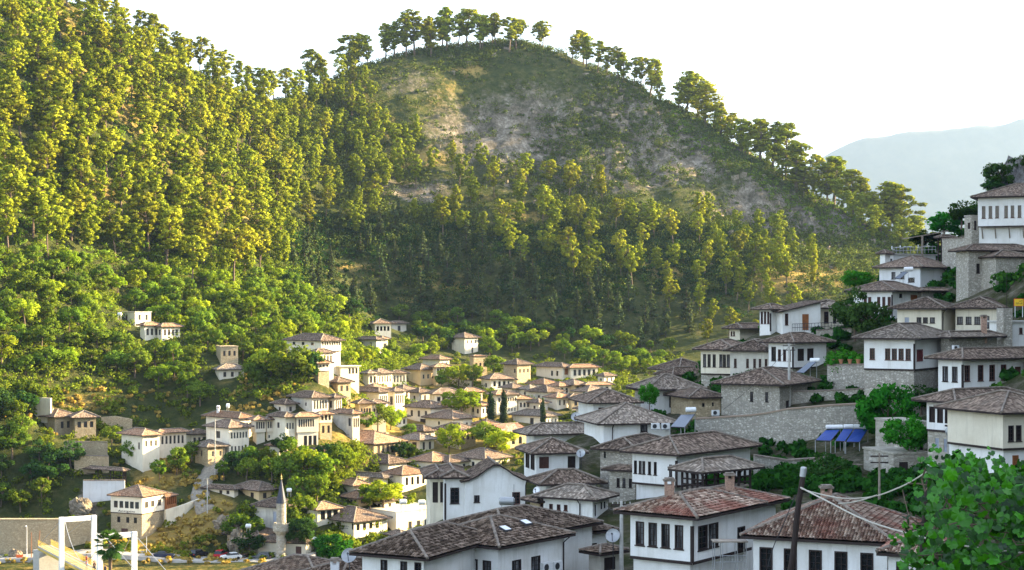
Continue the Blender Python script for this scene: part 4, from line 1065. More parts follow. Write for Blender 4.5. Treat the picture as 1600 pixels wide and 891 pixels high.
# the smaller houses squeezed between
for lab, xl, xc, xr, ye, yb, mat, nw, rm in (
    ("brown-roofed cottage between the lit tiled slope and the pyramid roof", 680, 702, 734, 723, 738, C, 2, 'roof_brown'),
    ("low house behind the dim cream dark-roofed house, orange-brown roof", 826, 850, 872, 601, 612, W, 3, 'roof_orange'),
    ("stone hut with small window left of the five-window white house", 640, 655, 673, 614, 630, G2, 1, 'roof_brown'),
    ("narrow white house right of the bright walnut-like tree", 741, 752, 764, 634, 652, W, 2, 'roof_orange'),
    ("small house with pale roof under the long brown-roofed house", 812, 828, 846, 609, 622, C, 2, 'roof_pale'),
    ("little house filling the gap right of the small three-window white house", 828, 842, 856, 630, 645, G2, 1, 'roof_brown'),
    ("low white house at the foot of the pinkish ochre house", 900, 922, 940, 640, 656, W, 3, 'roof_brown'),
    ("stone house with lit end directly below the flat terrace roof", 505, 528, 548, 598, 618, S, 2, 'roof_dark'),
    ("low dark-roofed house at the left of the curved stone side wall", 428, 446, 462, 632, 648, G2, 1, 'roof_dark'),
    ("white cottage between the ochre twin-fronted house and the two-window house", 604, 620, 636, 652, 668, W, 2, 'roof_brown'),
    ("pale cottage under the yellow house with the white gallery", 612, 630, 650, 610, 626, C, 2, 'roof_brown'),
    ("house with a short lit wall right of the red-roofed stone building", 822, 838, 850, 672, 690, C, 1, 'roof_brown'),
    ("small house behind the red-roofed stone building", 742, 760, 778, 664, 678, W, 2, 'roof_orange'),
    ("tiny white house behind the right end of the long white-and-shuttered house", 934, 944, 960, 588, 600, W, 2, 'roof_brown'),
    ("ochre cottage under the row house with three narrow fronts", 566, 584, 604, 608, 624, O, 2, 'roof_orange'),
    ("dark-roofed cottage left of the large stone house with six windows", 486, 500, 516, 706, 722, G2, 1, 'roof_dark'),
    ("low house with broad roof in front of the pyramid-roofed cream house", 690, 712, 735, 679, 692, G2, 1, 'roof_dark'),
    ("white house end peeping out above the garden hollow trees", 420, 436, 450, 698, 716, W, 2, 'roof_orange'),
    ("low outbuilding beside the inn with black lettering", 606, 626, 640, 838, 852, G2, 1, 'roof_brown'),
    ("narrow cottage between the kiosk-like cottage and the cream building", 584, 600, 618, 784, 798, C, 1, 'roof_brown')):
    fh(lab, (xl, xc, xr, ye, yb, mat, [wR(nw, .3, .75, .8), wR(1, .3, .7, .8, 'hole', .3, .7, 'L')], dict(a=44 + (xl % 7), rm=rm, over=.8)))
# ------------------------------------------------------------------ terrain
RIDGE = [(0, -45, 560), (60, -15, 568), (130, 22, 580), (200, 64, 600), (260, 94, 615), (330, 122, 640), (400, 158, 662), (440, 162, 690), (500, 132, 720), (560, 108, 735), (620, 92, 745), (700, 82, 755),
         (780, 76, 760), (850, 80, 760), (900, 95, 757), (960, 118, 752), (1040, 155, 745), (1100, 188, 740), (1160, 225, 732), (1230, 268, 722), (1300, 315, 712), (1370, 358, 702), (1440, 400, 690), (1500, 445, 680)]
CTRL = list(RIDGE)
CTRL += [(20, 885, 325), (100, 880, 328), (60, 800, 356), (0, 800, 356), (100, 740, 366), (40, 720, 366), (30, 650, 378), (100, 690, 374), (250, 715, 386), (300, 600, 415), (200, 530, 434), (60, 560, 402), (120, 600, 402), (400, 590, 428),
         (480, 520, 470), (400, 500, 470), (300, 450, 480), (200, 430, 470), (100, 400, 445), (0, 420, 425), (0, 300, 455), (100, 200, 500), (0, 150, 492), (0, 20, 535), (200, 200, 532), (300, 200, 575), (300, 300, 540),
         (400, 300, 590), (400, 400, 540), (440, 250, 640), (470, 330, 628), (500, 430, 592), (560, 470, 585), (600, 380, 625), (560, 300, 655), (560, 200, 695), (650, 300, 660), (650, 200, 700), (700, 400, 628), (700, 480, 600),
         (750, 250, 690), (750, 150, 728), (800, 350, 650), (850, 450, 606), (900, 520, 578), (900, 300, 675), (900, 200, 712), (1000, 480, 592), (1000, 350, 655), (1000, 250, 698), (1100, 430, 618), (1100, 300, 690), (1200, 430, 618),
         (1200, 340, 680), (1300, 400, 655), (1100, 500, 590), (1050, 545, 570), (200, 100, 575), (100, 80, 552), (950, 600, 500), (900, 700, 405), (760, 720, 395), (640, 520, 575)]
for px in (380, 480, 600, 720, 840):
    for py in (875, 800, 720, 640, 595): CTRL.append((px, py, depth_px(px, py)))
CTRL += [(270, 872, 334), (180, 872, 330), (340, 872, 335), (330, 800, 352), (250, 845, 345)]
pts = [P(*c) for c in CTRL]
for c in RIDGE:
    q = P(*c); pts.append(q * (1.06, 1.06, 1) + (0, 50, -28)); pts.append(q * (1.1, 1.1, 1) + (0, 160, -90))
pts = [np.array(p) for p in pts]
# off-frame ground on both sides, the river and the hill behind the near houses, shaped to shade them
WORLD = [(-260, 500, 170), (-330, 560, 190), (-260, 400, 90), (-230, 340, 30), (-330, 420, 100), (-200, 300, 2), (-120, 318, 2), (-60, 318, 2), (-10, 315, 3), (-80, 275, -2), (-180, 260, -2), (0, 270, 0), (60, 330, 4), (-40, 215, 2), (-80, 215, 0), (-200, 180, 0), (-60, 130, 12),
         (-60, 70, 30), (-200, 80, 5), (-30, 100, 26), (-30, 150, 20), (0, 15, 50.5), (0, 45, 44), (30, 40, 48), (55, 60, 58), (-40, 20, 46), (60, 20, 62), (0, 200, 24), (0, 235, 14), (120, 420, 25), (70, 400, 25), (200, 520, 40), (60, 360, 22), (200, 420, 30), (260, 600, 60), (240, 700, 70), (330, 600, 60),
         (90, 20, 90), (120, 60, 125), (120, 120, 138), (130, 180, 142), (150, 240, 135), (140, 300, 88), (160, 360, 50), (200, 120, 160), (220, 200, 160), (250, 300, 110), (85, 100, 84), (78, 140, 84), (86, 200, 90), (100, 245, 92), (106, 300, 66), (120, 350, 40), (330, 150, 150), (330, 300, 90)]
for px, py, d in ((1100, 960, 98), (800, 965, 104), (1350, 955, 90), (560, 965, 108), (700, 830, 168), (900, 840, 135), (1000, 785, 155), (1250, 745, 158), (1250, 700, 170), (1100, 722, 172), (1100, 660, 182), (1430, 650, 176), (1500, 740, 148), (1400, 650, 178),
                  (1150, 594, 202), (1250, 545, 216), (1400, 545, 205), (1560, 620, 172), (1450, 505, 228), (1430, 455, 255), (1560, 394, 230), (1340, 475, 262), (1500, 400, 262), (1590, 340, 262), (1400, 445, 290), (1300, 510, 262), (1200, 545, 262)):
    WORLD.append(tuple(P(px, py, d)))
pts += [np.array(q, dtype=float) for q in WORLD]
pts += [np.array(q, dtype=float) for q in BASES]
PT = np.array(pts)
# drop near duplicates, then a smoothed spline through the points
keep = []
for i in range(len(PT)):
    if all((PT[i, 0] - PT[j, 0]) ** 2 + (PT[i, 1] - PT[j, 1]) ** 2 > 9 for j in keep): keep.append(i)
PT = PT[keep]
XY = PT[:, :2] / 100.0
def kern(r2): return 0.5 * r2 * np.log(r2 + 1e-9)
d2 = ((XY[:, None] - XY[None]) ** 2).sum(-1)
n = len(XY)
A = np.zeros((n + 3, n + 3)); A[:n, :n] = kern(d2) + np.eye(n) * 1.5e-3
A[:n, n] = 1; A[:n, n + 1:] = XY; A[n, :n] = 1; A[n + 1:, :n] = XY.T
sol = np.linalg.solve(A, np.concatenate([PT[:, 2], np.zeros(3)]))
def spline(x, y):
    out = np.empty(len(x))
    for i in range(0, len(x), 20000):
        q = np.stack([x[i:i + 20000], y[i:i + 20000]], 1) / 100.0
        k = kern(((q[:, None] - XY[None]) ** 2).sum(-1))
        out[i:i + 20000] = k @ sol[:n] + sol[n] + q @ sol[n + 1:]
    return out
GX0, GX1, GY0, GY1, GS = -380.0, 380.0, -30.0, 960.0, 3.0
gx = np.arange(GX0, GX1 + .1, GS); gy = np.arange(GY0, GY1 + .1, GS)
MX, MY = np.meshgrid(gx, gy)
Z = spline(MX.ravel(), MY.ravel()).reshape(MX.shape)
hill = np.clip((Z - 48) / 30, 0, 1) * np.clip((MY - 380) / 60, 0, 1)
rough = (fbm(MX / 42, MY / 42, 5, 3) - .5) * 12 + (fbm(MX / 9, MY / 9, 4, 9) - .5) * 5.0
PXI = 800 + MX / MY.clip(20) * F; PYI = HY - (Z - CZ) / MY.clip(20) * F
crag = np.exp(-(((PXI - 930) / 300) ** 2 + ((PYI - 215) / 95) ** 2)) * (MY > 560)
crag = np.maximum(crag, np.exp(-(((PXI - 1200) / 130) ** 2 + ((PYI - 310) / 60) ** 2)) * (MY > 560))
ry_ = np.interp(PXI, [r[0] for r in RIDGE], [r[1] for r in RIDGE])
rough = rough * (1 - .85 * np.exp(-((PYI - ry_) / 45) ** 2) * (MY > 530))
gul = np.abs(fbm((MX + MY * .2) / 26, MY / 70, 4, 21) - .5) * 2
Z = Z + rough * hill + (fbm(MX / 6, MY / 6, 3, 5) - .5) * .8 * (MY > 45) - crag * hill * (1 - gul) ** 2 * 11
Z = np.maximum(Z, -2.5)
def tz(x, y):
    x = np.asarray(x, dtype=float); y = np.asarray(y, dtype=float)
    fx = np.clip((x - GX0) / GS, 0, len(gx) - 1.001); fy = np.clip((y - GY0) / GS, 0, len(gy) - 1.001)
    i = fx.astype(int); j = fy.astype(int); a = fx - i; b = fy - j
    return (Z[j, i] * (1 - a) + Z[j, i + 1] * a) * (1 - b) + (Z[j + 1, i] * (1 - a) + Z[j + 1, i + 1] * a) * b
def hit(px, py, dmin=300.0, dmax=900.0):
    """where the sight line of a pixel first meets the ground"""
    d = np.arange(dmin, dmax, 1.0)
    x = (px - 800) / F * d; z = CZ - (py - HY) / F * d
    under = np.nonzero(tz(x, d) > z)[0]
    if len(under) == 0: return None
    k = under[0]
    return np.array([x[k], d[k], float(tz(x[k], d[k]))])
# masks: dry grass and bare rock, laid out where the hill has them
dry = np.clip((fbm(MX / 55, MY / 55, 4, 31) - .40) * 3.0, 0, 1) * .62 * hill
def blob(px, py, rx, ry, v):
    return v * np.exp(-(((PXI - px) / rx) ** 2 + ((PYI - py) / ry) ** 2))
for b in ((660, 230, 70, 22, .9), (600, 190, 60, 20, .6), (735, 105, 40, 14, .8), (1170, 210, 40, 20, .7), (1250, 430, 90, 28, .9), (1180, 400, 60, 30, .5), (130, 120, 90, 25, .8), (60, 20, 90, 16, .8), (250, 150, 60, 40, .5), (170, 300, 60, 30, .6), (470, 490, 60, 20, .7), (560, 420, 90, 10, .6), (700, 445, 90, 12, .6), (820, 330, 70, 20, .65), (760, 300, 50, 14, .6), (900, 400, 80, 14, .6), (1050, 410, 90, 20, .7), (640, 470, 50, 10, .5)):
    dry = np.maximum(dry, blob(*b) * (MY > 380))
for b in ((270, 825, 90, 30, 1.0), (250, 745, 60, 30, .8), (330, 790, 50, 30, .8), (240, 860, 80, 16, .8), (440, 705, 50, 14, .7), (600, 640, 40, 30, .5), (380, 655, 60, 14, .7), (110, 630, 120, 22, .6), (820, 700, 60, 16, .4), (700, 660, 200, 70, .35)):
    dry = np.maximum(dry, blob(*b) * (MY > 300) * (MY < 480))
dry = np.maximum(dry, (MY < 300) * .35)
dry = np.maximum(dry, blob(680, 660, 300, 120, .66) * (MY > 330) * (MY < 545))
rock = np.clip(crag * 1.25, 0, 1) * np.clip(.25 + fbm(MX / 30, MY / 30, 4, 41), 0, 1)
rock = np.maximum(rock, blob(640, 130, 90, 34, .5) * (MY > 560))
rock = np.maximum(rock, blob(650, 285, 80, 22, .75) * (MY > 560)); rock = np.maximum(rock, blob(1265, 335, 120, 42, 1.0) * (MY > 560))
rock = np.maximum(rock, blob(140, 790, 26, 40, .9) * (MY > 300) * (MY < 420)); rock = np.maximum(rock, blob(370, 850, 30, 22, .7) * (MY > 300) * (MY < 420))
dry = np.maximum(dry, (MY > 300) * (MY < 332) * (PXI < 480) * .42)
rock = np.maximum(rock, (MY < 290) * (PXI > 880) * .46)
dry = dry * (1 - rock * .7)
V = np.stack([MX.ravel(), MY.ravel(), Z.ravel()], 1)
me = grid_mesh("hillside", V, len(gx), len(gy), MAT["hill_ground"])
ca = me.color_attributes.new("mask", 'FLOAT_COLOR', 'POINT')
cc = np.zeros((len(V), 4), dtype=np.float32); cc[:, 0] = dry.ravel(); cc[:, 1] = rock.ravel(); cc[:, 3] = 1
ca.data.foreach_set("color", cc.ravel())
tag(link("hillside", me), kind="structure")

# the plain to the horizon, the river, the far mountain
mb = MB(); mb.face([(-11000, -2000, -3.4), (11000, -2000, -3.4), (11000, 12500, -3.4), (-11000, 12500, -3.4)])
tag(mb.obj("ground", MAT["far_ground"]), kind="structure")
wm = NT("river_water"); wm.col((0.10, 0.12, 0.10)); wm.rough(0.08); wm.bump(wm.noise(0.8, wm.obj(), 4), 0.2, 0.1)
mb = MB(); mb.face([(-380, 225, -1.2), (-20, 225, -1.2), (-20, 300, -1.2), (-380, 300, -1.2)])
tag(mb.obj("river", wm.mat), kind="structure")
nx, ny = 240, 40
U = np.linspace(-1500, 7500, nx); T = np.linspace(0, 1, ny)
UU, TT = np.meshgrid(U, T)
ridge_px = 800 + UU / 9500.0 * F
top = np.interp(ridge_px, [400, 900, 1200, 1310, 1350, 1420, 1500, 1560, 1600, 1700, 2000, 2600], [420, 400, 300, 232, 216, 205, 199, 194, 186, 170, 150, 200])
ztop = CZ + (HY - top) / F * 9500.0
prof = np.interp(TT, [0, .15, .55, .62, 1], [0, .18, 1.0, 1.0, .1])
YY = 8400 + TT * 2100
ZZ = -4 + (ztop + 4) * prof + (fbm(UU / 420, YY / 420, 6, 77) - .5) * 170 * np.sin(TT * math.pi * .9) * (np.abs(TT - .58) > .05) + (fbm(UU / 120, YY / 120, 5, 78) - .5) * 34
tag(link("mountain", grid_mesh("mountain", np.stack([UU.ravel(), YY.ravel(), ZZ.ravel()], 1), nx, ny, MAT["far_ground"])), kind="structure")

# the evening air
hz = MB(); hz.box(-10500, 10500, -1900, 12300, -4.6, 1340)
hm = bpy.data.materials.new("haze_air"); hm.use_nodes = True
ht = hm.node_tree
for nd in list(ht.nodes):
    if nd.type == 'BSDF_PRINCIPLED': ht.nodes.remove(nd)
pv_ = ht.nodes.new("ShaderNodeVolumePrincipled")
pv_.inputs["Color"].default_value = (0.20, 0.275, 0.40, 1)
pv_.inputs["Density"].default_value = 0.000105
pv_.inputs["Anisotropy"].default_value = 0.35
ht.links.new(pv_.outputs[0], ht.nodes["Material Output"].inputs["Volume"])
tag(hz.obj("haze", hm), kind="stuff")
# ------------------------------------------------------------------ trees and shrubs
def unit(v): return v / np.linalg.norm(v, axis=-1, keepdims=True).clip(1e-9)
def cards(cent, rad, per, size, up=0.35, jit=0.75, aspect=1.5, shell=(.62, 1.12)):
    """leaf-sized faces spread over clumps: cent (n,3), rad (n,3)"""
    n = len(cent)
    d = unit(rng.normal(size=(n, per, 3)) + np.array([0, 0, up]))
    r = rng.uniform(shell[0], shell[1], (n, per, 1)) * np.where(rng.random((n, per, 1)) < .2, .6, 1.0)
    p = cent[:, None] + d * rad[:, None] * r
    nn = unit(d / rad[:, None] * rad.mean() + rng.normal(size=d.shape) * jit)
    nn = np.where((nn * d).sum(-1, keepdims=True) < 0, -nn, nn)
    t = unit(np.cross(nn, rng.normal(size=d.shape)))
    b = np.cross(nn, t)
    s = size * rng.uniform(.55, 1.25, (n, per, 1))
    q = np.stack([p - t * s * aspect, p - b * s, p + t * s * aspect, p + b * s], 2)
    ctr = cent.mean(0)
    crown = unit(p - ctr) if n < 80 else d
    return q.reshape(-1, 4, 3), unit(.62 * d + .28 * crown + .34 * nn + np.array([0, 0, .12])).reshape(-1, 3)

def pine_variant(i):
    r = np.random.default_rng(100 + i)
    H = 13.0
    lean = r.uniform(-.9, .9, 2)
    bare = [.26, .34, .40, .30, .24, .46, .28, .36][i % 8]
    wid = [2.7, 2.3, 3.0, 2.1, 2.6, 3.2, 2.4, 2.9][i % 8]
    peak = [.40, .50, .55, .38, .42, .62, .45, .52][i % 8]
    trunk = MB()
    def axis(t): return np.array([lean[0] * t * t + .25 * math.sin(3 * t + i), lean[1] * t * t + .2 * math.sin(2.3 * t + i), H * t])
    trunk.tube([axis(t) for t in np.linspace(0, .95, 9)], [.26 - .2 * t for t in np.linspace(0, 1, 9)], 6)
    C_, Rr = [], []
    side = r.uniform(0, 6.28)
    NC = 40
    for k in range(NC):
        v = (k + r.uniform(0, 1)) / NC
        t = bare + (1 - bare) * v
        env = wid * (v / peak) ** .55 if v < peak else wid * max(0, 1 - ((v - peak) / (1.04 - peak)) ** 2.1) ** .6
        a = k * 2.4 + r.uniform(-.9, .9)
        rr = env * r.uniform(.25, 1.1) * (1 + .32 * math.cos(a - side))
        c = axis(t) + np.array([math.cos(a) * rr, math.sin(a) * rr, r.uniform(-.35, .35)])
        s = r.choice([.55, .7, .85, 1.05]) * r.uniform(.8, 1.25) * (.62 + .38 * env / wid)
        C_.append(c); Rr.append([s * 1.12, s * 1.12, s * .70])
        trunk.tube([axis(max(.05, t - .09)), (axis(t) + c) / 2 + (0, 0, -.2), c], [.075, .05, .025], 4)
    C_ = np.array(C_); Rr = np.array(Rr)
    q = cards(C_, Rr, 84, .185, up=.5, jit=.5, aspect=1.7)
    return trunk.mesh("pine_trunk", MAT["bark"]), quads_mesh("pine_crown", q, MAT["needles"]), H

def fir_variant(i):
    r = np.random.default_rng(200 + i)
    H = 13.0; trunk = MB(); trunk.tube([(0, 0, 0), (.1, 0, H * .5), (0, .1, H * .97)], [.2, .13, .03], 6)
    C_, Rr = [], []
    for k in range(13):
        t = .10 + .88 * k / 13
        env = 2.3 * (1 - t) ** .75 + .15
        m = max(1, int(6 * (1 - t) + 1))
        for j in range(m):
            a = r.uniform(0, 6.28); rr = env * r.uniform(.5, 1.0)
            C_.append([math.cos(a) * rr * .8, math.sin(a) * rr * .8, H * t + r.uniform(-.3, .3)]); s = r.uniform(.5, .95) * (.6 + .5 * (1 - t)); Rr.append([s, s, s * .6])
        if k % 2 == 0: trunk.tube([(0, 0, H * t), (env * .7, .2, H * t - .2)], [.05, .02], 4)
    q = cards(np.array(C_), np.array(Rr), 40, .19, up=.3, jit=.9, aspect=1.7)
    return trunk.mesh("fir_trunk", MAT["bark_dark"]), quads_mesh("fir_crown", q, MAT["needles_fir"]), H

def broad_variant(i, mat, H=8.0, wid=3.1, n=26, per=85, size=.20, bark="bark"):
    r = np.random.default_rng(300 + i)
    trunk = MB()
    bend = r.uniform(-.5, .5, 2)
    top = np.array([bend[0], bend[1], H * .45])
    trunk.tube([(0, 0, -.3), top * (.4, .4, .5), top], [.24, .18, .14], 6)
    C_, Rr = [], []
    for k in range(n):
        v = unit(r.normal(size=3)); v[2] = v[2] * .85
        rr = r.uniform(.45, 1.0) ** .6
        c = np.array([bend[0] * 1.3, bend[1] * 1.3, H * .58]) + v * rr * np.array([wid, wid, H * .36])
        s = r.uniform(.65, 1.25) * wid / 3.0
        C_.append(c); Rr.append([s, s, s * .8])
        if k % 3 == 0: trunk.tube([top, (top + c) / 2 + (0, 0, .2), c], [.10, .06, .02], 4)
    q = cards(np.array(C_), np.array(Rr), per, size, up=.4, jit=.8, aspect=1.35)
    return trunk.mesh("tree_trunk", MAT[bark]), quads_mesh("tree_crown", q, MAT[mat]), H

def cypress_variant(i, H=10.0, wid=1.0):
    r = np.random.default_rng(400 + i)
    trunk = MB(); trunk.tube([(0, 0, -.3), (0, 0, H * .9)], [.16, .03], 6)
    C_, Rr = [], []
    for k in range(26):
        t = .04 + .93 * k / 26
        env = wid * (math.sin(math.pi * min(1, t * .75 + .25)) ** .7)
        for j in range(3 if t < .8 else 1):
            a = r.uniform(0, 6.28); rr = env * r.uniform(.2, .6)
            C_.append([math.cos(a) * rr, math.sin(a) * rr, H * t]); s = env * r.uniform(.4, .62) + .08; Rr.append([s, s, s * 1.5])
    q = cards(np.array(C_), np.array(Rr), 46, .15, up=.8, jit=.6, aspect=1.6)
    return trunk.mesh("cypress_trunk", MAT["bark_dark"]), quads_mesh("cypress_crown", q, MAT["leaves_cypress"]), H

PINES = [pine_variant(i) for i in range(8)]
FIRS = [fir_variant(i) for i in range(4)]
BROAD = [broad_variant(i, "leaves", 8.0, [3.1, 2.6, 3.5, 2.9, 3.2][i]) for i in range(5)]
BRIGHT = [broad_variant(20 + i, "leaves_bright", 8.0, 3.3) for i in range(3)]
DARK = [broad_variant(30 + i, "leaves_dark", 8.0, 3.3, 30, 90, .20) for i in range(3)]
VIVID = [broad_variant(40 + i, "leaves_vivid", 7.0, 3.2, 34, 130, .17) for i in range(2)]
CYPR = [cypress_variant(0), cypress_variant(1, 10, 1.7)]
USED = []
SCREEN.append((98, 200, 684, 765, 366))

def tree(kind, var, pos, h, label, cat, group=None, rz=None, lean=0.0, wide=1.0):
    tm, cm, H = var
    s = h / H
    o = empty(kind, (pos[0], pos[1], pos[2] - .1), label, cat, group)
    o.rotation_euler = (lean * rnd.uniform(-1, 1), lean * rnd.uniform(-1, 1), rnd.uniform(0, 6.28) if rz is None else rz)
    o.scale = (s * wide, s * wide, s)
    link("trunk", tm, o); link("crown", cm, o)
    USED.append((pos[0], pos[1]))
    return o
def inpoly(x, y, poly):
    c = False; j = len(poly) - 1
    for i in range(len(poly)):
        if (poly[i][1] > y) != (poly[j][1] > y) and x < (poly[j][0] - poly[i][0]) * (y - poly[i][1]) / (poly[j][1] - poly[i][1]) + poly[i][0]: c = not c
        j = i
    return c
def scatter(poly, n, gap, tries=60):
    xs = [p[0] for p in poly]; ys = [p[1] for p in poly]
    out = []; k = 0
    while len(out) < n and k < n * tries:
        k += 1
        px, py = rnd.uniform(min(xs), max(xs)), rnd.uniform(min(ys), max(ys))
        if not inpoly(px, py, poly): continue
        q = hit(px, py)
        if q is None: continue
        if any((q[0] - u[0]) ** 2 + (q[1] - u[1]) ** 2 < gap * gap for u in USED): continue
        if any(abs(q[0] - u[0]) < 5.5 and abs(q[1] - u[1]) < 5.5 for u in HOUSEXY): continue
        hh = 7.0 / q[1] * F; ww = 3.2 / q[1] * F
        if any(q[1] < b[4] and px + ww > b[0] and px - ww < b[1] and py > b[2] and py - hh < b[3] for b in SCREEN): continue
        USED.append((q[0], q[1])); out.append((px, py, q))
    return out
HOUSEXY = [(b[0], b[1]) for b in BASES]

# pines along the crest, each where the skyline has it: column, row of the foot, height in rows
CREST = "pines along the bare crest of the central hill"
for px, py, hp in ((485, 140, 55), (500, 132, 50), (540, 115, 62), (552, 112, 50), (580, 108, 55), (603, 102, 62), (618, 99, 55), (634, 96, 62), (650, 93, 58), (664, 90, 52), (676, 90, 63), (690, 88, 66), (702, 86, 60), (716, 85, 52), (736, 83, 58), (746, 82, 54), (757, 81, 50), (768, 80, 46),
                   (778, 79, 56), (790, 78, 54), (803, 78, 48), (818, 79, 42), (842, 80, 40), (852, 82, 40), (895, 94, 47), (908, 98, 50), (922, 104, 48), (938, 111, 54), (950, 115, 46), (962, 120, 48), (975, 126, 44), (990, 133, 46), (1006, 140, 44), (1020, 146, 50), (1032, 152, 50),
                   (1062, 167, 52), (1076, 174, 68), (1090, 182, 60), (1108, 192, 62), (1124, 201, 60), (1138, 210, 48), (1156, 222, 46), (1172, 232, 62), (1188, 242, 66), (1204, 251, 62), (1222, 264, 76), (1240, 274, 66), (1256, 285, 54), (1272, 296, 66), (1290, 308, 74), (1308, 320, 66), (1326, 332, 78), (1344, 343, 56), (1360, 352, 52),
                   (1378, 365, 62), (1394, 376, 74), (1410, 386, 76), (1424, 394, 60), (1440, 402, 54), (1455, 412, 46)):
    d = float(np.interp(px, [r[0] for r in RIDGE], [r[2] for r in RIDGE])) + rnd.uniform(-4, 9)
    px += rnd.uniform(-6, 6)
    x = (px - 800) / F * d; z = float(tz(x, d))
    h = hp / F * d * rnd.uniform(.85, 1.2)
    var = PINES[rnd.choice([2, 5, 7, 1]) if 745 < px < 860 else rnd.choice([0, 3, 4, 6, 1, 7])] if px < 1060 else PINES[rnd.choice([0, 3, 4, 6, 1, 3])]
    tree("pine_tree", var, (x, d, z), h * 1.02, "bare-trunked pine on the open top of the central hill against the white sky" if px < 1050 else "pine on the long right-hand ridge of the central hill, beside the distant blue mountain", "tree", CREST, lean=.12, wide=rnd.uniform(1.1, 1.55) if px < 1060 else rnd.uniform(1.35, 1.9))
# the left hill's skyline
for px in range(-10, 480, 19):
    py = float(np.interp(px, [r[0] for r in RIDGE], [r[1] for r in RIDGE])) + rnd.uniform(2, 10)
    d = float(np.interp(px, [r[0] for r in RIDGE], [r[2] for r in RIDGE])) + rnd.uniform(-4, 5)
    x = (px - 800) / F * d
    tree("pine_tree", PINES[rnd.randrange(8)], (x, d, float(tz(x, d))), rnd.uniform(11, 15.5), "pine on the skyline of the left hill, above its forested slope", "tree", "pines on the skyline of the left hill", lean=.08, wide=rnd.uniform(.95, 1.3))
for px, py, q in scatter([(-10, 40), (130, 40), (260, 105), (400, 170), (440, 230), (440, 430), (360, 455), (240, 440), (120, 420), (-10, 400)], 128, 6.0):
    tree("pine_tree", PINES[rnd.randrange(8)], q, rnd.uniform(13, 18), "tall pine in the crowded yellow-green pine wood covering the left hill", "tree", "pines covering the left hill", lean=.10, wide=rnd.uniform(1.0, 1.35))
for px, py, q in scatter([(430, 180), (500, 140), (560, 120), (590, 190), (700, 262), (860, 290), (980, 330), (1080, 360), (1220, 380), (1300, 430), (1200, 480), (1060, 470), (900, 450), (760, 410), (600, 350), (460, 380)], 62, 8.0):
    tree("pine_tree", PINES[rnd.randrange(8)], q, rnd.uniform(12, 16.5), "pine standing apart on the brushy middle slope of the central hill", "tree", "pines scattered over the central hill", lean=.08, wide=rnd.uniform(.85, 1.15))
for px, py, q in scatter([(440, 380), (620, 350), (760, 400), (920, 455), (1060, 480), (1090, 530), (1000, 545), (840, 520), (640, 505), (540, 490), (450, 440)], 72, 5.5):
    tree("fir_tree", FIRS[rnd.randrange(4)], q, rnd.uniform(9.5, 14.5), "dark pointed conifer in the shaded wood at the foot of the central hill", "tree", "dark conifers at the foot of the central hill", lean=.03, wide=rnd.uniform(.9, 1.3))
for px, py, q in scatter([(1000, 440), (1230, 430), (1300, 460), (1180, 560), (1050, 560)], 16, 6.0):
    tree("pine_tree", PINES[rnd.randrange(8)], q, rnd.uniform(9, 13), "pine on the sunlit foot of the central hill behind the near white houses", "tree", "pines behind the near white houses", lean=.06)
# broad-leaved belt under the pines
for px, py, q in scatter([(-10, 400), (130, 430), (300, 455), (430, 440), (540, 500), (560, 525), (440, 560), (420, 610), (310, 640), (240, 620), (160, 590), (-10, 600)], 135, 4.6):
    v = rnd.choice([BROAD, BROAD, BROAD, BRIGHT])
    tree("broadleaf_tree", v[rnd.randrange(len(v))], q, rnd.uniform(5.0, 8.5), "leafy green tree in the broad-leaved belt between the left hill's pines and the village", "tree", "leafy trees on the lower left slope", wide=rnd.uniform(.9, 1.3))
for px, py, q in scatter([(540, 500), (760, 505), (960, 530), (1050, 555), (1030, 590), (960, 585), (840, 552), (640, 545)], 58, 4.6):
    v = rnd.choice([BROAD, BROAD, DARK, BRIGHT])
    tree("broadleaf_tree", v[rnd.randrange(len(v))], q, rnd.uniform(4.5, 8), "leafy tree along the garden edge behind the village", "tree", "leafy trees behind the village", wide=rnd.uniform(.9, 1.3))
for px, py, q in scatter([(-10, 640), (55, 640), (60, 690), (110, 710), (125, 770), (110, 808), (-10, 808)], 26, 3.6):
    v = rnd.choice([BROAD, DARK, DARK])
    tree("broadleaf_tree", v[rnd.randrange(len(v))], q, rnd.uniform(5.5, 9), "shady leafy tree in the thicket above the embankment wall", "tree", "leafy trees above the embankment wall", wide=rnd.uniform(.9, 1.25))

# the single trees among the houses: column, row of the foot, height in metres, kind, label
def one(px, py, h, v, label, slope=False, d=None, wide=1.0, group=None, kind="broadleaf_tree"):
    dd = d or depth_px(px, py)
    q = P(px, py, dd)
    z = min(q[2], float(tz(q[0], q[1])) + 1.0) if dd > 300 else q[2]
    tree(kind, v[rnd.randrange(len(v))], (q[0], q[1], z), h, label, "tree", group, wide=wide)
one(455, 607, 12.5, BROAD, "biggest dark green tree, below the four-tier house", True, wide=1.15)
one(482, 603, 10, DARK, "dark tree at the right of the biggest green tree", True)
one(424, 604, 10.5, BRIGHT, "round yellow-green tree left of the biggest green tree", True, wide=1.1)
one(396, 606, 8, BROAD, "mid-green tree left of the round yellow-green tree", True)
for px, py, h, v in ((395, 728, 5, BROAD), (372, 740, 6, DARK), (440, 716, 6, DARK), (420, 728, 5, BROAD), (462, 738, 9, BROAD), (482, 765, 10, BRIGHT), (502, 764, 9.5, BROAD), (452, 765, 9, BROAD), (522, 745, 8, BROAD), (541, 735, 5.5, BRIGHT), (510, 735, 7, DARK), (470, 790, 7, BROAD), (425, 752, 6, BROAD), (495, 785, 7, BROAD), (385, 752, 6, BROAD), (350, 750, 5, BROAD)):
    one(px, py, h, v, "tree in the green garden hollow between the terrace row and the minaret", True, group="trees of the garden hollow")
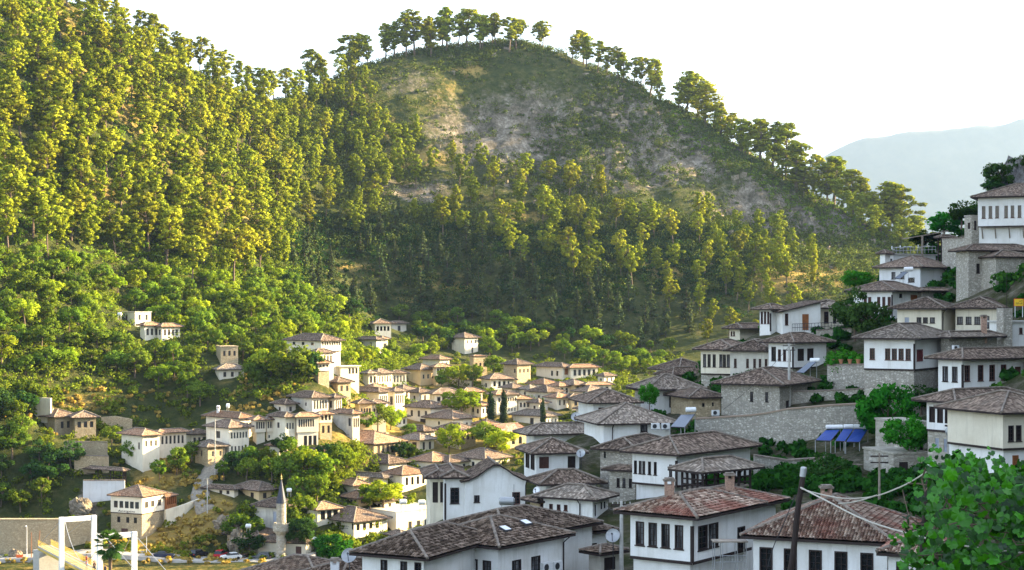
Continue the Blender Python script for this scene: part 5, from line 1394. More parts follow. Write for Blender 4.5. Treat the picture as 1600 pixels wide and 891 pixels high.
for px, py, h, v in ((590, 678, 8.5, BROAD), (610, 676, 7.5, BRIGHT), (574, 680, 7, BROAD)):
    one(px, py, h, v, "bright tree in the clump under the ochre and white twin-fronted house", group="trees under the twin-fronted house")
for px, py, h, v in ((716, 604, 8, BRIGHT), (702, 606, 7, BRIGHT), (738, 606, 8, BROAD), (690, 608, 5, BROAD), (772, 595, 8.5, BROAD)):
    one(px, py, h, v, "round sunlit tree beside the square ochre tower", group="trees beside the square ochre tower")
one(722, 655, 9.5, BRIGHT, "bright yellow-green walnut-like tree in front of the low-roofed white house", wide=1.2)
one(640, 690, 5, BROAD, "small tree on the lane below the dark-roofed sheds")
one(701, 712, 8.5, BRIGHT, "round green tree in front of the two-storey house with the blank lit end")
one(760, 704, 8, BROAD, "green tree left of the brightest yellow tree, by the red-roofed stone building", wide=1.15)
one(784, 716, 7.5, BRIGHT, "brightest yellow-green tree in front of the red-roofed stone building", wide=1.3)
one(625, 722, 5.5, DARK, "small dark round tree at the right of the large stone house")
one(642, 722, 5, BROAD, "lighter small tree between the large stone house and the veranda cottage")
one(600, 800, 8, BRIGHT, "yellow-green round shrub-like tree behind the flat-roofed cream building", wide=1.3)
one(578, 798, 6, BROAD, "darker tree at the left end of the flat-roofed cream building")
one(463, 842, 11, BROAD, "tall leafy tree just right of the minaret", wide=.95)
one(470, 858, 8, DARK, "dark tree filling the gap between the minaret and the lettered inn")
one(400, 828, 7, BROAD, "green tree left of the minaret balcony", True)
one(375, 830, 7.5, BROAD, "spreading tree between the garden wall and the mosque roof", True, wide=1.2)
one(390, 866, 5.5, DARK, "small bushy tree in front of the mosque, beside the parked cars", d=337, wide=1.3)
one(520, 886, 6.4, [broad_variant(50, "leaves_shade", 7.0, 3.2, 34, 130, .17)], "vivid green tree in front of the lettered inn", d=300, wide=1.15)  # its standing in shade is put into the darker leaf colour
for px, py, h in ((250, 752, 5.5), (276, 740, 6.5), (300, 720, 5), (205, 722, 5.5), (232, 718, 4.5), (175, 690, 5), (283, 735, 5)):
    one(px, py, h, BROAD, "garden tree around the tall house with the blank lit wall", True, group="garden trees around the blank-walled house")
for px, py, h in ((655, 566, 7), (640, 548, 6.5), (612, 568, 7), (570, 565, 7), (672, 560, 7), (690, 552, 6), (765, 560, 8), (548, 560, 6), (596, 572, 7)):
    one(px, py, h, rnd.choice([BROAD, BRIGHT, BROAD]), "garden tree among the topmost village houses", group="garden trees among the topmost houses")
for px, py, h, wd in ((767, 663, 9.0, 1.0), (787, 664, 9.8, .8)):
    one(px, py, h, [CYPR[1]], "one of twin dark conifers standing in front of the tall pale house", wide=wd, group="twin dark conifers", kind="cypress_tree")
one(848, 668, 8.2, [CYPR[0]], "single slender black-green cypress beside the long dim white house", kind="cypress_tree", wide=1.05)
one(913, 660, 8.5, [CYPR[1]], "loose conifer left of the three-brown-window white house", kind="cypress_tree", wide=.8)
one(5, 612, 6, [broad_variant(60, "leaves_red", 8, 2.6)], "rust-red tree at the left edge of the picture", True)
# the near shaded hillside
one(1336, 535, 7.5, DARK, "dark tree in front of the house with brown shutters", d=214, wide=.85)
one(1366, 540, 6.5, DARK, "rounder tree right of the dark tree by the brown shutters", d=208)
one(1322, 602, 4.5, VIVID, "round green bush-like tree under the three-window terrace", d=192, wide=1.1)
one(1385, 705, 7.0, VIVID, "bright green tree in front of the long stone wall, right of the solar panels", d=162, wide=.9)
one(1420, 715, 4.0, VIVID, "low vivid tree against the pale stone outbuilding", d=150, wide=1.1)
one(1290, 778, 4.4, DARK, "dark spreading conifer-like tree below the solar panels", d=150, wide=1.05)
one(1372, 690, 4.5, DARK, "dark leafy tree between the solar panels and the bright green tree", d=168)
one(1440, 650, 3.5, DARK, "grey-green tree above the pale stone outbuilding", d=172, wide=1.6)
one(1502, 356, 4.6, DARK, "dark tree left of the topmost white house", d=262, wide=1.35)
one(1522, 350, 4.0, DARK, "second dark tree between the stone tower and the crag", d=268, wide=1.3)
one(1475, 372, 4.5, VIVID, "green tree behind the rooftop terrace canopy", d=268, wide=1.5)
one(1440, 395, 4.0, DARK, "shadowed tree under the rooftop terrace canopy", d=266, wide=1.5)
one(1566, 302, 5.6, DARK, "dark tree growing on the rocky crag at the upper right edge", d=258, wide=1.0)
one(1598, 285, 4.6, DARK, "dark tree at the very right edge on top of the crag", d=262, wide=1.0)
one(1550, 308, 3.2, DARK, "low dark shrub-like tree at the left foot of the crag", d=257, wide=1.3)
one(1335, 455, 3.5, VIVID, "green tree left of the grey-white house, against the far slope", d=256, wide=1.5)
one(1015, 640, 3.2, VIVID, "bright climber-like tree on the wall of the pale-streaked roof house", d=186, wide=.7)

# ------------------------------------------------------------------ shrubs: one object, nobody could count them
def shrubs(name, dens, n, smin, smax, per, mat, box, dmin=None, hmax=.8):
    x = rng.uniform(box[0], box[1], n * 6); y = rng.uniform(box[2], box[3], n * 6)
    keepm = rng.random(len(x)) < dens(x, y)
    x, y = x[keepm][:n], y[keepm][:n]
    for hx, hy in HOUSEXY:
        k = (np.abs(x - hx) > 3.5) | (np.abs(y - hy) > 3.5); x, y = x[k], y[k]
    z = tz(x, y)
    s = rng.uniform(smin, smax, len(x)) ** 1.0
    c = np.stack([x, y, z + s * .35], 1)
    # two or three lobes to a shrub
    cs, rs = [], []
    for k in range(3):
        off = rng.normal(size=(len(x), 3)) * s[:, None] * (.45, .45, .12)
        cs.append(c + off); rs.append(np.stack([s * .7, s * .7, s * hmax * .8], 1) * rng.uniform(.7, 1.1, (len(x), 1)))
    q = cards(np.concatenate(cs), np.concatenate(rs), per, .24, up=.6, jit=.8, aspect=1.4)
    tag(link(name, quads_mesh(name, q, MAT[mat])), kind="stuff")
def msk(x, y, A):
    i = np.clip(((x - GX0) / GS).astype(int), 0, len(gx) - 1); j = np.clip(((y - GY0) / GS).astype(int), 0, len(gy) - 1)
    return A[j, i]
patch = np.clip((fbm(MX / 24, MY / 24, 4, 61) - .36) * 3.2, 0, 1)
dens_c = hill * (1 - dry * .8) * (.12 + .88 * patch) * (1 - rock * .3) * (MY < 790) * (PXI > 420)
dens_l = hill * (1 - dry * .75) * (.4 + .6 * patch) * (MY < 700) * (PXI <= 470) * (PXI > -60)
low = ((MY > 345) & (MY < 560) & (PXI < 640) & (PXI > -40) & (PYI < 640) & (PYI > 380)) * (.4 + .6 * patch) * (1 - dry * .7)
vill = ((MY > 330) & (MY < 580) & (PYI > 555)) * (.2 + .5 * patch) * (1 - dry * .3)
shrubs("hillside_scrub", lambda x, y: msk(x, y, dens_c), 11500, .8, 3.3, 20, "scrub", (-120, 250, 540, 790))
shrubs("pinewood_undergrowth", lambda x, y: msk(x, y, dens_l), 2200, .8, 2.2, 16, "scrub_green", (-230, -40, 400, 700))
shrubs("green_thicket", lambda x, y: msk(x, y, np.clip(low, 0, 1)), 1900, 1.0, 2.6, 24, "scrub_green", (-160, -10, 345, 570))
shrubs("village_greenery", lambda x, y: msk(x, y, np.clip(vill, 0, 1)), 1900, .6, 1.9, 26, "scrub_green", (-130, 60, 332, 580))
nearm = ((MY < 280) & (MY > 90) & (PXI > 940)) * (.10 + .4 * patch) + blob(1290, 762, 140, 36, .9) * (MY < 280)
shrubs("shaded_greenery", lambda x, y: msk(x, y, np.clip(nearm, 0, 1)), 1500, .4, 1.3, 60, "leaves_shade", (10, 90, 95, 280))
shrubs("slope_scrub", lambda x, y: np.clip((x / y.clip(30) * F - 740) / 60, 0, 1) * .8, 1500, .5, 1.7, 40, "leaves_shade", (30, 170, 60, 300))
tailm = hill * (MY > 560) * (MY < 760) * (PXI > 1040) * np.clip((200 - np.abs(PYI - (PXI - 1060) * .58 - 182) * 6) / 100, 0, 1) * (.4 + .6 * patch)
shrubs("ridge_scrub", lambda x, y: msk(x, y, np.clip(tailm, 0, 1)), 1500, .8, 2.2, 20, "scrub_green", (60, 250, 560, 760))
thk = hill * (MY > 520) * (MY < 690) * (PXI > 425) * (PXI < 1180) * (PYI > 350) * (PYI < 560)
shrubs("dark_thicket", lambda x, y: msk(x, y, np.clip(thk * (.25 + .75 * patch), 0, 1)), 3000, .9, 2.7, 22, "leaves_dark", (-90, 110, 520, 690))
garden = (MY > 335) * (MY < 400) * (PXI > 360) * (PXI < 660) * (PYI > 690) * (.35 + .65 * patch)
shrubs("garden_thicket", lambda x, y: msk(x, y, np.clip(garden, 0, 1)), 650, 1.0, 2.8, 40, "scrub_green", (-70, -15, 335, 400))
strawm = np.clip(dry * 1.3, 0, 1) * (MY > 325) * (MY < 420) * (PXI < 480)
shrubs("dry_grass", lambda x, y: msk(x, y, strawm), 700, .4, 1.0, 26, "straw", (-125, -30, 326, 420))

# pines beyond those one can tell apart, as one wood
qs = []
for px, py, q in scatter([(-10, 60), (130, 60), (400, 180), (450, 200), (470, 420), (360, 455), (120, 425), (-10, 400)], 120, 4.6, 60) + scatter([(430, 180), (560, 120), (590, 190), (700, 262), (980, 330), (1220, 380), (1300, 430), (1200, 480), (1060, 470), (600, 350)], 50, 6.0) + scatter([(430, 170), (500, 140), (560, 125), (600, 200), (640, 300), (560, 380), (450, 340)], 46, 5.0) + scatter([(1060, 175), (1180, 243), (1310, 325), (1440, 402), (1440, 425), (1310, 348), (1180, 262)], 30, 4.0):
    s = rnd.uniform(.75, 1.1); a = rnd.uniform(0, 6.28)
    cm = PINES[rnd.randrange(8)][1]
    co = np.empty(len(cm.vertices) * 3, dtype=np.float32); cm.vertices.foreach_get("co", co); co = co.reshape(-1, 3)
    co = np.stack([co[:, 0] * math.cos(a) - co[:, 1] * math.sin(a), co[:, 0] * math.sin(a) + co[:, 1] * math.cos(a), co[:, 2]], 1) * s + q
    nm = np.empty(len(cm.vertices) * 3, dtype=np.float32); cm.attributes["custom_normal"].data.foreach_get("vector", nm); nm = nm.reshape(-1, 3)[::4]
    qs.append((co.reshape(-1, 4, 3), np.stack([nm[:, 0] * math.cos(a) - nm[:, 1] * math.sin(a), nm[:, 0] * math.sin(a) + nm[:, 1] * math.cos(a), nm[:, 2]], 1)))
tag(link("pine_wood", quads_mesh("pine_wood", (np.concatenate([x[0] for x in qs]), np.concatenate([x[1] for x in qs])), MAT["needles"])), kind="stuff")
# broken rock ledges on the bare face of the central hill
cx = rng.uniform(-60, 190, 9000); cy = rng.uniform(600, 765, 9000); kk = rng.random(9000) < msk(cx, cy, np.clip(rock * hill * patch, 0, 1)) * .5
cx, cy = cx[kk][:620], cy[kk][:620]; cz = tz(cx, cy); fq = []
for x, y, z in zip(cx, cy, cz):
    sx, sy, sz = rnd.uniform(.5, 2.2), rnd.uniform(.5, 1.1), rnd.uniform(.4, 1.5); a = rnd.uniform(-.7, .7); tl = rnd.uniform(-.35, .35)
    cr = []
    for dz in (-1, 1):
        for ax, ay in ((-1, -1), (1, -1), (1, 1), (-1, 1)):
            u_, v_, w_ = ax * sx * rnd.uniform(.6, 1.1), ay * sy * rnd.uniform(.6, 1.1), dz * sz * rnd.uniform(.5, 1.1) + ax * tl * sx
            cr.append((x + u_ * math.cos(a) - v_ * math.sin(a), y + u_ * math.sin(a) + v_ * math.cos(a), z + w_))
    for q_ in ((4, 5, 6, 7), (0, 1, 5, 4), (1, 2, 6, 5), (2, 3, 7, 6), (3, 0, 4, 7)): fq.append([cr[i] for i in q_])
tag(link("rock_ledges", quads_mesh("rock_ledges", np.array(fq), MAT["warm_rock"])), kind="stuff")
# ------------------------------------------------------------------ walls
def stone_wall(label, pts, h, mat="stone_grey", th=.5, cap="ridge_mortar", name="stone_wall", caph=.14, group=None):
    q = [P(*p) for p in pts]
    off = tuple(q[0] - (0, 0, h))
    root = empty(name, off, label, "wall", group)
    m = MB(); c = MB()
    n = len(q)
    nrm = []
    for i in range(n):
        t = q[min(i + 1, n - 1)] - q[max(i - 1, 0)]; t[2] = 0; t = t / np.linalg.norm(t); nrm.append(np.array([t[1], -t[0], 0]))
    def ring(i, a, z): p = q[i] + nrm[i] * a; return (p[0], p[1], q[i][2] + z)
    for i in range(n - 1):
        m.hexa([ring(i, th / 2, -h), ring(i + 1, th / 2, -h), ring(i + 1, -th / 2, -h), ring(i, -th / 2, -h), ring(i, th / 2, -.02), ring(i + 1, th / 2, -.02), ring(i + 1, -th / 2, -.02), ring(i, -th / 2, -.02)])
        if cap: c.hexa([ring(i, th / 2 + .1, -.02), ring(i + 1, th / 2 + .1, -.02), ring(i + 1, -th / 2 - .1, -.02), ring(i, -th / 2 - .1, -.02), ring(i, th / 2 + .1, caph), ring(i + 1, th / 2 + .1, caph), ring(i + 1, -th / 2 - .1, caph), ring(i, -th / 2 - .1, caph)])
    m.obj("masonry", MAT[mat], root, off)
    if cap: c.obj("coping", MAT[cap], root, off)
    root["kind"] = "thing"
    return root
stone_wall("long high rubble stone retaining wall with a tiled coping, across the near hillside", [(1088, 655, 177), (1120, 653, 176), (1170, 650, 175), (1200, 646, 174), (1230, 640, 173), (1300, 634, 172), (1380, 630, 172), (1445, 626, 173)], 9, cap="roof_brown", th=.7)
stone_wall("short upper stone wall behind the long retaining wall, under the pot-topped wall", [(1226, 613, 187), (1295, 611, 186), (1356, 608, 184)], 4, cap="ridge_mortar")
stone_wall("stone wall topped with clay pots, left of the red-shuttered house", [(1294, 571, 191), (1352, 570, 188)], 5.5)
stone_wall("stone terrace wall under the brown terrace door", [(1276, 517, 221), (1300, 515, 220), (1330, 514, 219)], 6)
stone_wall("rough low stone wall in front of the square dark opening", [(1296, 731, 157), (1340, 727, 156), (1392, 728, 154)], 4.5)
stone_wall("mossy garden wall below the long retaining wall, left part", [(1178, 712, 160), (1230, 720, 160), (1290, 716, 160)], 3.5)
stone_wall("stone wall beside the dark turret gateway at the rooftop terrace", [(1474, 374, 250), (1512, 372, 245)], 8)
stone_wall("long embankment wall of warm stone along the far river road", [(-40, 812, 338), (30, 812, 338), (95, 812, 339), (150, 808, 343)], 10, "stone_warm", 1.4, cap="stone_warm", caph=.2)
stone_wall("blank sunlit plastered wall above the leftmost stone house", [(22, 621, 388), (50, 620, 388), (80, 622, 386)], 6, "plaster_cream", .5, cap=None)
stone_wall("upper cream terrace wall right of the shady thicket", [(100, 690, 371), (168, 691, 373)], 5, "stone_warm")
stone_wall("lower cream terrace wall above the tile-roofed restaurant terrace", [(116, 712, 366), (170, 713, 368)], 5, "stone_warm")
stone_wall("pale wall carrying the tile-roofed restaurant terrace", [(130, 751, 358), (195, 751, 359)], 6, "plaster_grey")
stone_wall("tall ochre rubble wall on the slope above the tall blank-walled house", [(158, 652, 393), (180, 650, 394), (206, 655, 394)], 6, "stone_warm", 1.0, cap=None)
stone_wall("sloping sunlit garden wall right of the lettered white front", [(258, 797, 349), (285, 789, 352), (310, 779, 356)], 6.5, "plaster_cream", .5, cap=None)
stone_wall("ochre garden wall in front of the nearly black outhouse roof", [(346, 789, 357), (366, 787, 357), (381, 784, 358)], 4, "stone_warm", .5)
stone_wall("dim white yard wall left of the ochre garden wall", [(312, 780, 358), (346, 788, 357)], 4, "plaster_grey", .4)
stone_wall("sunlit wall along the lane beside the ochre stone house", [(284, 741, 369), (300, 736, 371), (318, 722, 378)], 4.5, "stone_warm", .6)
stone_wall("grey stone yard wall below the dim white house with the dark door", [(574, 761, 377), (610, 767, 374), (645, 782, 369)], 4.5, "stone_grey", .5)
stone_wall("low pale parapet along the river road at the bottom edge", [(208, 886, 329), (270, 884, 329), (345, 889, 328)], 2, "stone_warm", .6, cap="plaster_cream")
stone_wall("sunlit rock-like retaining wall under the terrace row of houses", [(450, 696, 381), (480, 697, 381), (505, 690, 384)], 5, "stone_warm", .8, cap=None)
stone_wall("straight cream wall right of the middle terrace houses", [(518, 682, 388), (545, 680, 392)], 4, "plaster_cream", .5)
stone_wall("white garden wall in the middle of the right village cluster", [(828, 638, 455), (870, 641, 452), (905, 645, 450)], 3, "plaster_cream", .5)
stone_wall("cream yard wall below the white three-window house by the cypress", [(880, 650, 447), (920, 655, 444)], 3, "stone_warm", .5)
for lab, p_, h_, mt in (("sunlit garden wall under the row house with three narrow fronts", [(560, 608, 0), (600, 606, 0), (640, 604, 0)], 3, "stone_warm"),
    ("low sunlit wall before the five-window white house", [(650, 634, 0), (690, 637, 0), (724, 636, 0)], 2.5, "plaster_cream"), ("stone wall below the twin dark conifers", [(740, 664, 0), (780, 668, 0), (805, 668, 0)], 3, "stone_warm"),
    ("long sunlit stone wall behind the long dim white house", [(800, 645, 0), (840, 648, 0)], 2.5, "stone_warm"), ("cream wall along the gardens right of the stone tower house", [(830, 596, 0), (870, 597, 0)], 2.5, "plaster_cream"),
    ("stone wall under the four-tier house", [(470, 596, 0), (500, 597, 0), (530, 600, 0)], 4, "stone_warm"), ("ochre wall at the foot of the ochre and white house", [(556, 674, 0), (580, 677, 0), (606, 676, 0)], 3, "stone_warm"),
    ("short wall left of the square ochre tower", [(700, 590, 0), (736, 596, 0)], 2.5, "plaster_cream"), ("stone yard wall in front of the two-window dark-roofed house", [(556, 745, 0), (600, 748, 0)], 2.5, "stone_warm"),
    ("garden wall between the two-storey house and the veranda cottage", [(655, 708, 0), (690, 708, 0)], 2.5, "stone_warm"), ("sunlit wall behind the lettered inn", [(540, 797, 0), (566, 798, 0)], 3, "plaster_cream")):
    stone_wall(lab, [(x_, y_, depth_px(x_, y_ + 8)) for x_, y_, _ in p_], h_ + 1.5, mt, .45)
for px, py, d in ((1301, 569, 190.6), (1314, 569, 190), (1328, 569, 189.2), (1341, 569, 188.6)):
    q = P(px, py, d)
    o = empty("clay_pot", tuple(q + (0, 0, .05)), "clay pot on the stone wall left of the red-shuttered house", "pot", "clay pots on the stone wall")
    m = MB(); m.lathe((0, 0, 0), [(.16, 0), (.26, .42), (.29, .46), (.29, .52), (.22, .52)], 10); m.obj("pot_body", MAT["terracotta"], o)
    m = MB(); m.sphere((0, 0, .6), .28, 8); m.obj("pot_plant", MAT["leaves_vivid"], o)

# ------------------------------------------------------------------ open timber structures
def pavilion(label, d, a, xl, xc, xr, ye, yb, rm, over=.7, name="pavilion", posts=4, brace=True):
    b = Block(d, a, xl, xc, xr, ye, yb)
    off = (b.c[0], b.c[1], b.zb)
    root = empty(name, off, label, "pavilion")
    build_roof(root, off, b, 'hip', over, 22, rm, 1, 'wood_dark')
    spots = [(i / (posts - 1), 0) for i in range(posts)] + [(0, j / (posts - 1)) for j in range(1, posts)] + [(1, j / (posts - 1)) for j in range(1, posts)] + [(i / (posts - 1), 1) for i in range(1, posts - 1)]
    for r, l in spots:
        p = b.pt(b.wR * r, b.wL * l, 0); m = MB(); m.box(p[0] - .09, p[0] + .09, p[1] - .09, p[1] + .09, b.zb - 1.5, b.ze); m.obj("post", MAT["wood_dark"], root, off)
    for fc in ('R', 'L'):
        o, dv, nv, wid = b.fr(fc)
        for zf in (.16, .48):
            m = MB(); fbox(m, o, dv, nv, .1, wid - .1, b.zb + (b.ze - b.zb) * zf, b.zb + (b.ze - b.zb) * zf + .12, -.05, .05); m.obj("rail", MAT["wood_dark"], root, off)
        if brace:
            for k in range(posts - 1):
                u0 = wid * k / (posts - 1); u1 = wid * (k + .45) / (posts - 1); p0 = o + dv * u0; p1 = o + dv * u1
                m = MB(); m.tube([(p0[0], p0[1], b.zb + (b.ze - b.zb) * .62), (p1[0], p1[1], b.ze - .05)], .05, 4); m.obj("brace", MAT["wood_dark"], root, off)
    m = MB(); m.hexa([b.pt(0, 0, b.zb - .12), b.pt(b.wR, 0, b.zb - .12), b.pt(b.wR, b.wL, b.zb - .12), b.pt(0, b.wL, b.zb - .12), b.pt(0, 0, b.zb), b.pt(b.wR, 0, b.zb), b.pt(b.wR, b.wL, b.zb), b.pt(0, b.wL, b.zb)]); m.obj("deck", MAT["wood_grey"], root, off)
    return b
pavilion("open dark timber pavilion with a tiled hip roof, behind the mottled red-brown roof", 124, 40, 1066, 1098, 1172, 738, 765, "roof_pale", .8, posts=5)
b = pavilion("restaurant terrace with a tiled lean-to roof and open timber front above the lettered house", 361, 60, 134, 192, 197, 736, 751, "roof_brown", .7, posts=4, brace=False)
pavilion("small dark gateway turret with a tiled cap on the rooftop terrace", 251, 20, 1466, 1471, 1489, 372, 396, "roof_brown", .5, posts=2, brace=False)

# flat canopy, railing, tables and chairs of the rooftop terrace
q = P(1426, 371, 262); root = empty("canopy", tuple(P(1440, 396, 261)), "flat slanting timber canopy on thin posts over the rooftop terrace", "canopy"); off = tuple(P(1440, 396, 261))
m = MB(); a_, b_ = P(1424, 372, 259), P(1482, 362, 262)
m.hexa([a_, b_, b_ + (0, 6, 0), a_ + (0, 6, 0), a_ + (0, 0, .18), b_ + (0, 0, .18), b_ + (0, 6, .18), a_ + (0, 6, .18)]); m.obj("canopy_roof", MAT["wood_grey"], root, off)
for px, py, d in ((1441, 369, 259.6), (1474, 364, 261.6), (1441, 369, 265), (1474, 364, 267)):
    p = P(px, py, d); m = MB(); m.box(p[0] - .14, p[0] + .14, p[1] - .14, p[1] + .14, p[2] - 4.2, p[2]); m.obj("post", MAT["wood_grey"], root, off)
for px, py, d, lab in ((1405, 394, 259, "left"), (1418, 393, 259.5, "middle"), (1446, 392, 260.5, "right")):
    p = P(px, py, d); 
    o = empty("terrace_table", tuple(p), "white-topped table on the rooftop terrace by the small turret", "table", "white tables on the rooftop terrace")
    m = MB(); m.box(-.55, .55, -.55, .55, .72, .78); m.obj("table_top", MAT["canvas_white"], o)
    for sx in (-.45, .45):
        for sy in (-.45, .45): m = MB(); m.box(sx - .03, sx + .03, sy - .03, sy + .03, 0, .72); m.obj("leg", MAT["metal_dark"], o)
    for k, (cx, cy, mt) in enumerate(((-.95, 0, "canvas_white"), (.95, 0, "metal_dark"))):
        c = empty("terrace_chair", tuple(p + (cx, cy, 0)), "chair at a white table on the rooftop terrace", "chair", "chairs on the rooftop terrace")
        m = MB(); m.box(-.22, .22, -.22, .22, .42, .47); m.obj("seat", MAT[mt], c)
        m = MB(); s_ = -1 if cx < 0 else 1; m.box(s_ * .22 - .02, s_ * .22 + .02, -.22, .22, .47, .95); m.obj("backrest", MAT[mt], c)
        for sx in (-.18, .18):
            for sy in (-.18, .18): m = MB(); m.box(sx - .02, sx + .02, sy - .02, sy + .02, 0, .42); m.obj("leg", MAT["metal_dark"], c)
def railing(label, pts, h, mat, n, name="railing"):
    q = [P(*p) for p in pts]; off = tuple(q[0]); root = empty(name, off, label, "railing")
    for f in (1.0, .5):
        m = MB(); m.tube([p + (0, 0, h * f) for p in q], .035, 5); m.obj("handrail", MAT[mat], root, off)
    for i in range(n + 1):
        t = i / n * (len(q) - 1); k = min(int(t), len(q) - 2); p = q[k] + (q[k + 1] - q[k]) * (t - k)
        m = MB(); m.box(p[0] - .025, p[0] + .025, p[1] - .025, p[1] + .025, p[2], p[2] + h); m.obj("baluster", MAT[mat], root, off)
railing("thin metal railing along the edge of the rooftop terrace", [(1395, 397, 257), (1428, 396, 257.5), (1462, 395, 258.5)], 1.0, "metal_grey", 12)
railing("dark railing in front of the brown terrace door", [(1238, 518, 217), (1268, 517, 218), (1325, 514, 219)], 1.0, "metal_dark", 22)

# ------------------------------------------------------------------ tanks, solar heaters, dishes, coolers, poles
def water_tank(label, px, py, d, ln=1.5, r=.42, mat="metal_grey", legs=.6, rz=0.0, group=None):
    p = P(px, py, d); o = empty("water_tank", tuple(p - (0, 0, r + legs)), label, "water tank", group, rz)
    m = MB(); zc = r + legs
    m.tube([(-ln / 2 - .12, 0, zc), (-ln / 2, 0, zc), (ln / 2, 0, zc), (ln / 2 + .12, 0, zc)], [r * .55, r, r, r * .55], 14); m.obj("tank", MAT[mat], o, smooth=False)
    for sx in (-1, 1):
        for sy in (-1, 1):
            m = MB(); m.tube([(sx * ln * .38, sy * r * .75, -.4), (sx * ln * .38, sy * r * .75, zc - r * .55)], .035, 5); m.obj("leg", MAT["metal_grey"], o)
water_tank("grey horizontal water tank on a stand in front of the curved gable", 792, 783, 141, 1.15, .36, "metal_grey", .5)
water_tank("grey water tank on a thin post beside the pale block-stone ground floor", 1486.5, 674, 139.5, .75, .35, "metal_grey", 2.6)
TG = "white water tanks on the village roofs"
for px, py, d in ((630, 784, 351), (659, 785, 352), (682, 783, 354)): water_tank("white water tank standing on the flat-roofed cream building", px, py, d, 1.3, .55, "paint_white", 1.2, .3, TG)
for px, py, d in ((558, 614, 447), (575, 613, 448)): water_tank("white water tank on the roof behind the ochre and white house", px, py, d, 1.0, .5, "paint_white", .9, .2, TG)
for px, py, d in ((341, 637, 394), (356, 634, 396)): water_tank("pale round tank among shrubs behind the long low white house", px, py, d, .6, .55, "paint_white", .5, 0, TG)
for px, py, d, l in ((187, 491, 438, "white tank on the white flat-roofed hillside house"), (452, 766, 352, "white tank behind the minaret spire"), (388, 822, 341, "white tank on the mosque roof"), (838, 605, 480, "pale tank on the roofs of the right village cluster"), (940, 597, 500, "white tank on the long brown-roofed house")):
    water_tank(l, px, py, d, .9, .45, "paint_white", .6)

def solar(label, tl, tr, br, bl, tank=None, mat="solar_blue", legs=True):
    """corners of the collector as (px, py, depth)"""
    c = [P(*k) for k in (bl, br, tr, tl)]
    off = tuple(c[0]); root = empty("solar_heater", off, label, "solar heater")
    n = np.cross(c[1] - c[0], c[3] - c[0]); n = n / np.linalg.norm(n)
    if n[2] < 0: n = -n
    m = MB(); m.hexa([x - n * .10 for x in c] + [x - n * .01 for x in c]); m.obj("panel_frame", MAT["metal_dark"], root, off)
    m = MB(); e = .05; ctr = sum(c) / 4; m.face([x + (ctr - x) * e for x in c], 0, [(0, 0), (1, 0), (1, 1), (0, 1)]); m.obj("panel_glass", MAT[mat], root, off)
    if tank:
        a0, a1, r = P(*tank[0]), P(*tank[1]), tank[2]
        m = MB(); u = (a1 - a0) / np.linalg.norm(a1 - a0); m.tube([a0 - u * .05, a0, a1, a1 + u * .05], [r * .6, r, r, r * .6], 14); m.obj("tank", MAT["metal_white"], root, off)
    for k in (2, 3):
        m = MB(); m.tube([c[k], (c[k][0], c[k][1], c[k][2] - 2.6)], .04, 5); m.obj("leg", MAT["metal_grey"], root, off)
        m = MB(); m.tube([c[3 - k], (c[3 - k][0], c[3 - k][1], c[3 - k][2] - 1.2)], .04, 5); m.obj("leg", MAT["metal_grey"], root, off)
solar("blue solar collector with white tank, leftmost in front of the long stone wall", (1290, 672, 163), (1313, 671, 163), (1298, 689, 160.6), (1274, 688, 160.6), ((1291, 667.5, 163.2), (1316, 667, 163.2), .22))
solar("blue solar collector with white tank, middle one in front of the long stone wall", (1318, 670, 162.6), (1334, 670, 162.6), (1320, 690, 160.2), (1305, 689, 160.2), ((1319, 666.5, 162.8), (1333, 666.5, 162.8), .22))
solar("blue solar collector with white tank, rightmost in front of the long stone wall", (1335.5, 670, 162.6), (1356, 671, 162.8), (1343, 691, 160.2), (1321.5, 690.5, 160.2), ((1335, 666.5, 162.8), (1352, 667, 162.8), .22))
solar("grey solar panel with shiny tank on the narrow terrace under the one-shutter house", (1064, 648, 168.6), (1086, 647, 168.8), (1070, 668, 166), (1047, 667, 166), ((1072, 640.5, 169), (1087, 640, 169), .26), "solar_grey")
solar("steep solar panel with grey tank beside the long weathered house", (1266, 564, 199.5), (1276, 565, 199), (1256, 583, 198), (1244, 582, 198.5), ((1266, 563.5, 199.6), (1281, 563, 199.2), .30), "solar_grey")
solar("solar panel with a shiny white tank on the grey-white house", (1411, 424, 237), (1419, 425, 237), (1406, 436, 236), (1397, 435, 236), ((1413, 421, 237.5), (1426, 420.5, 237.5), .33), "solar_grey")

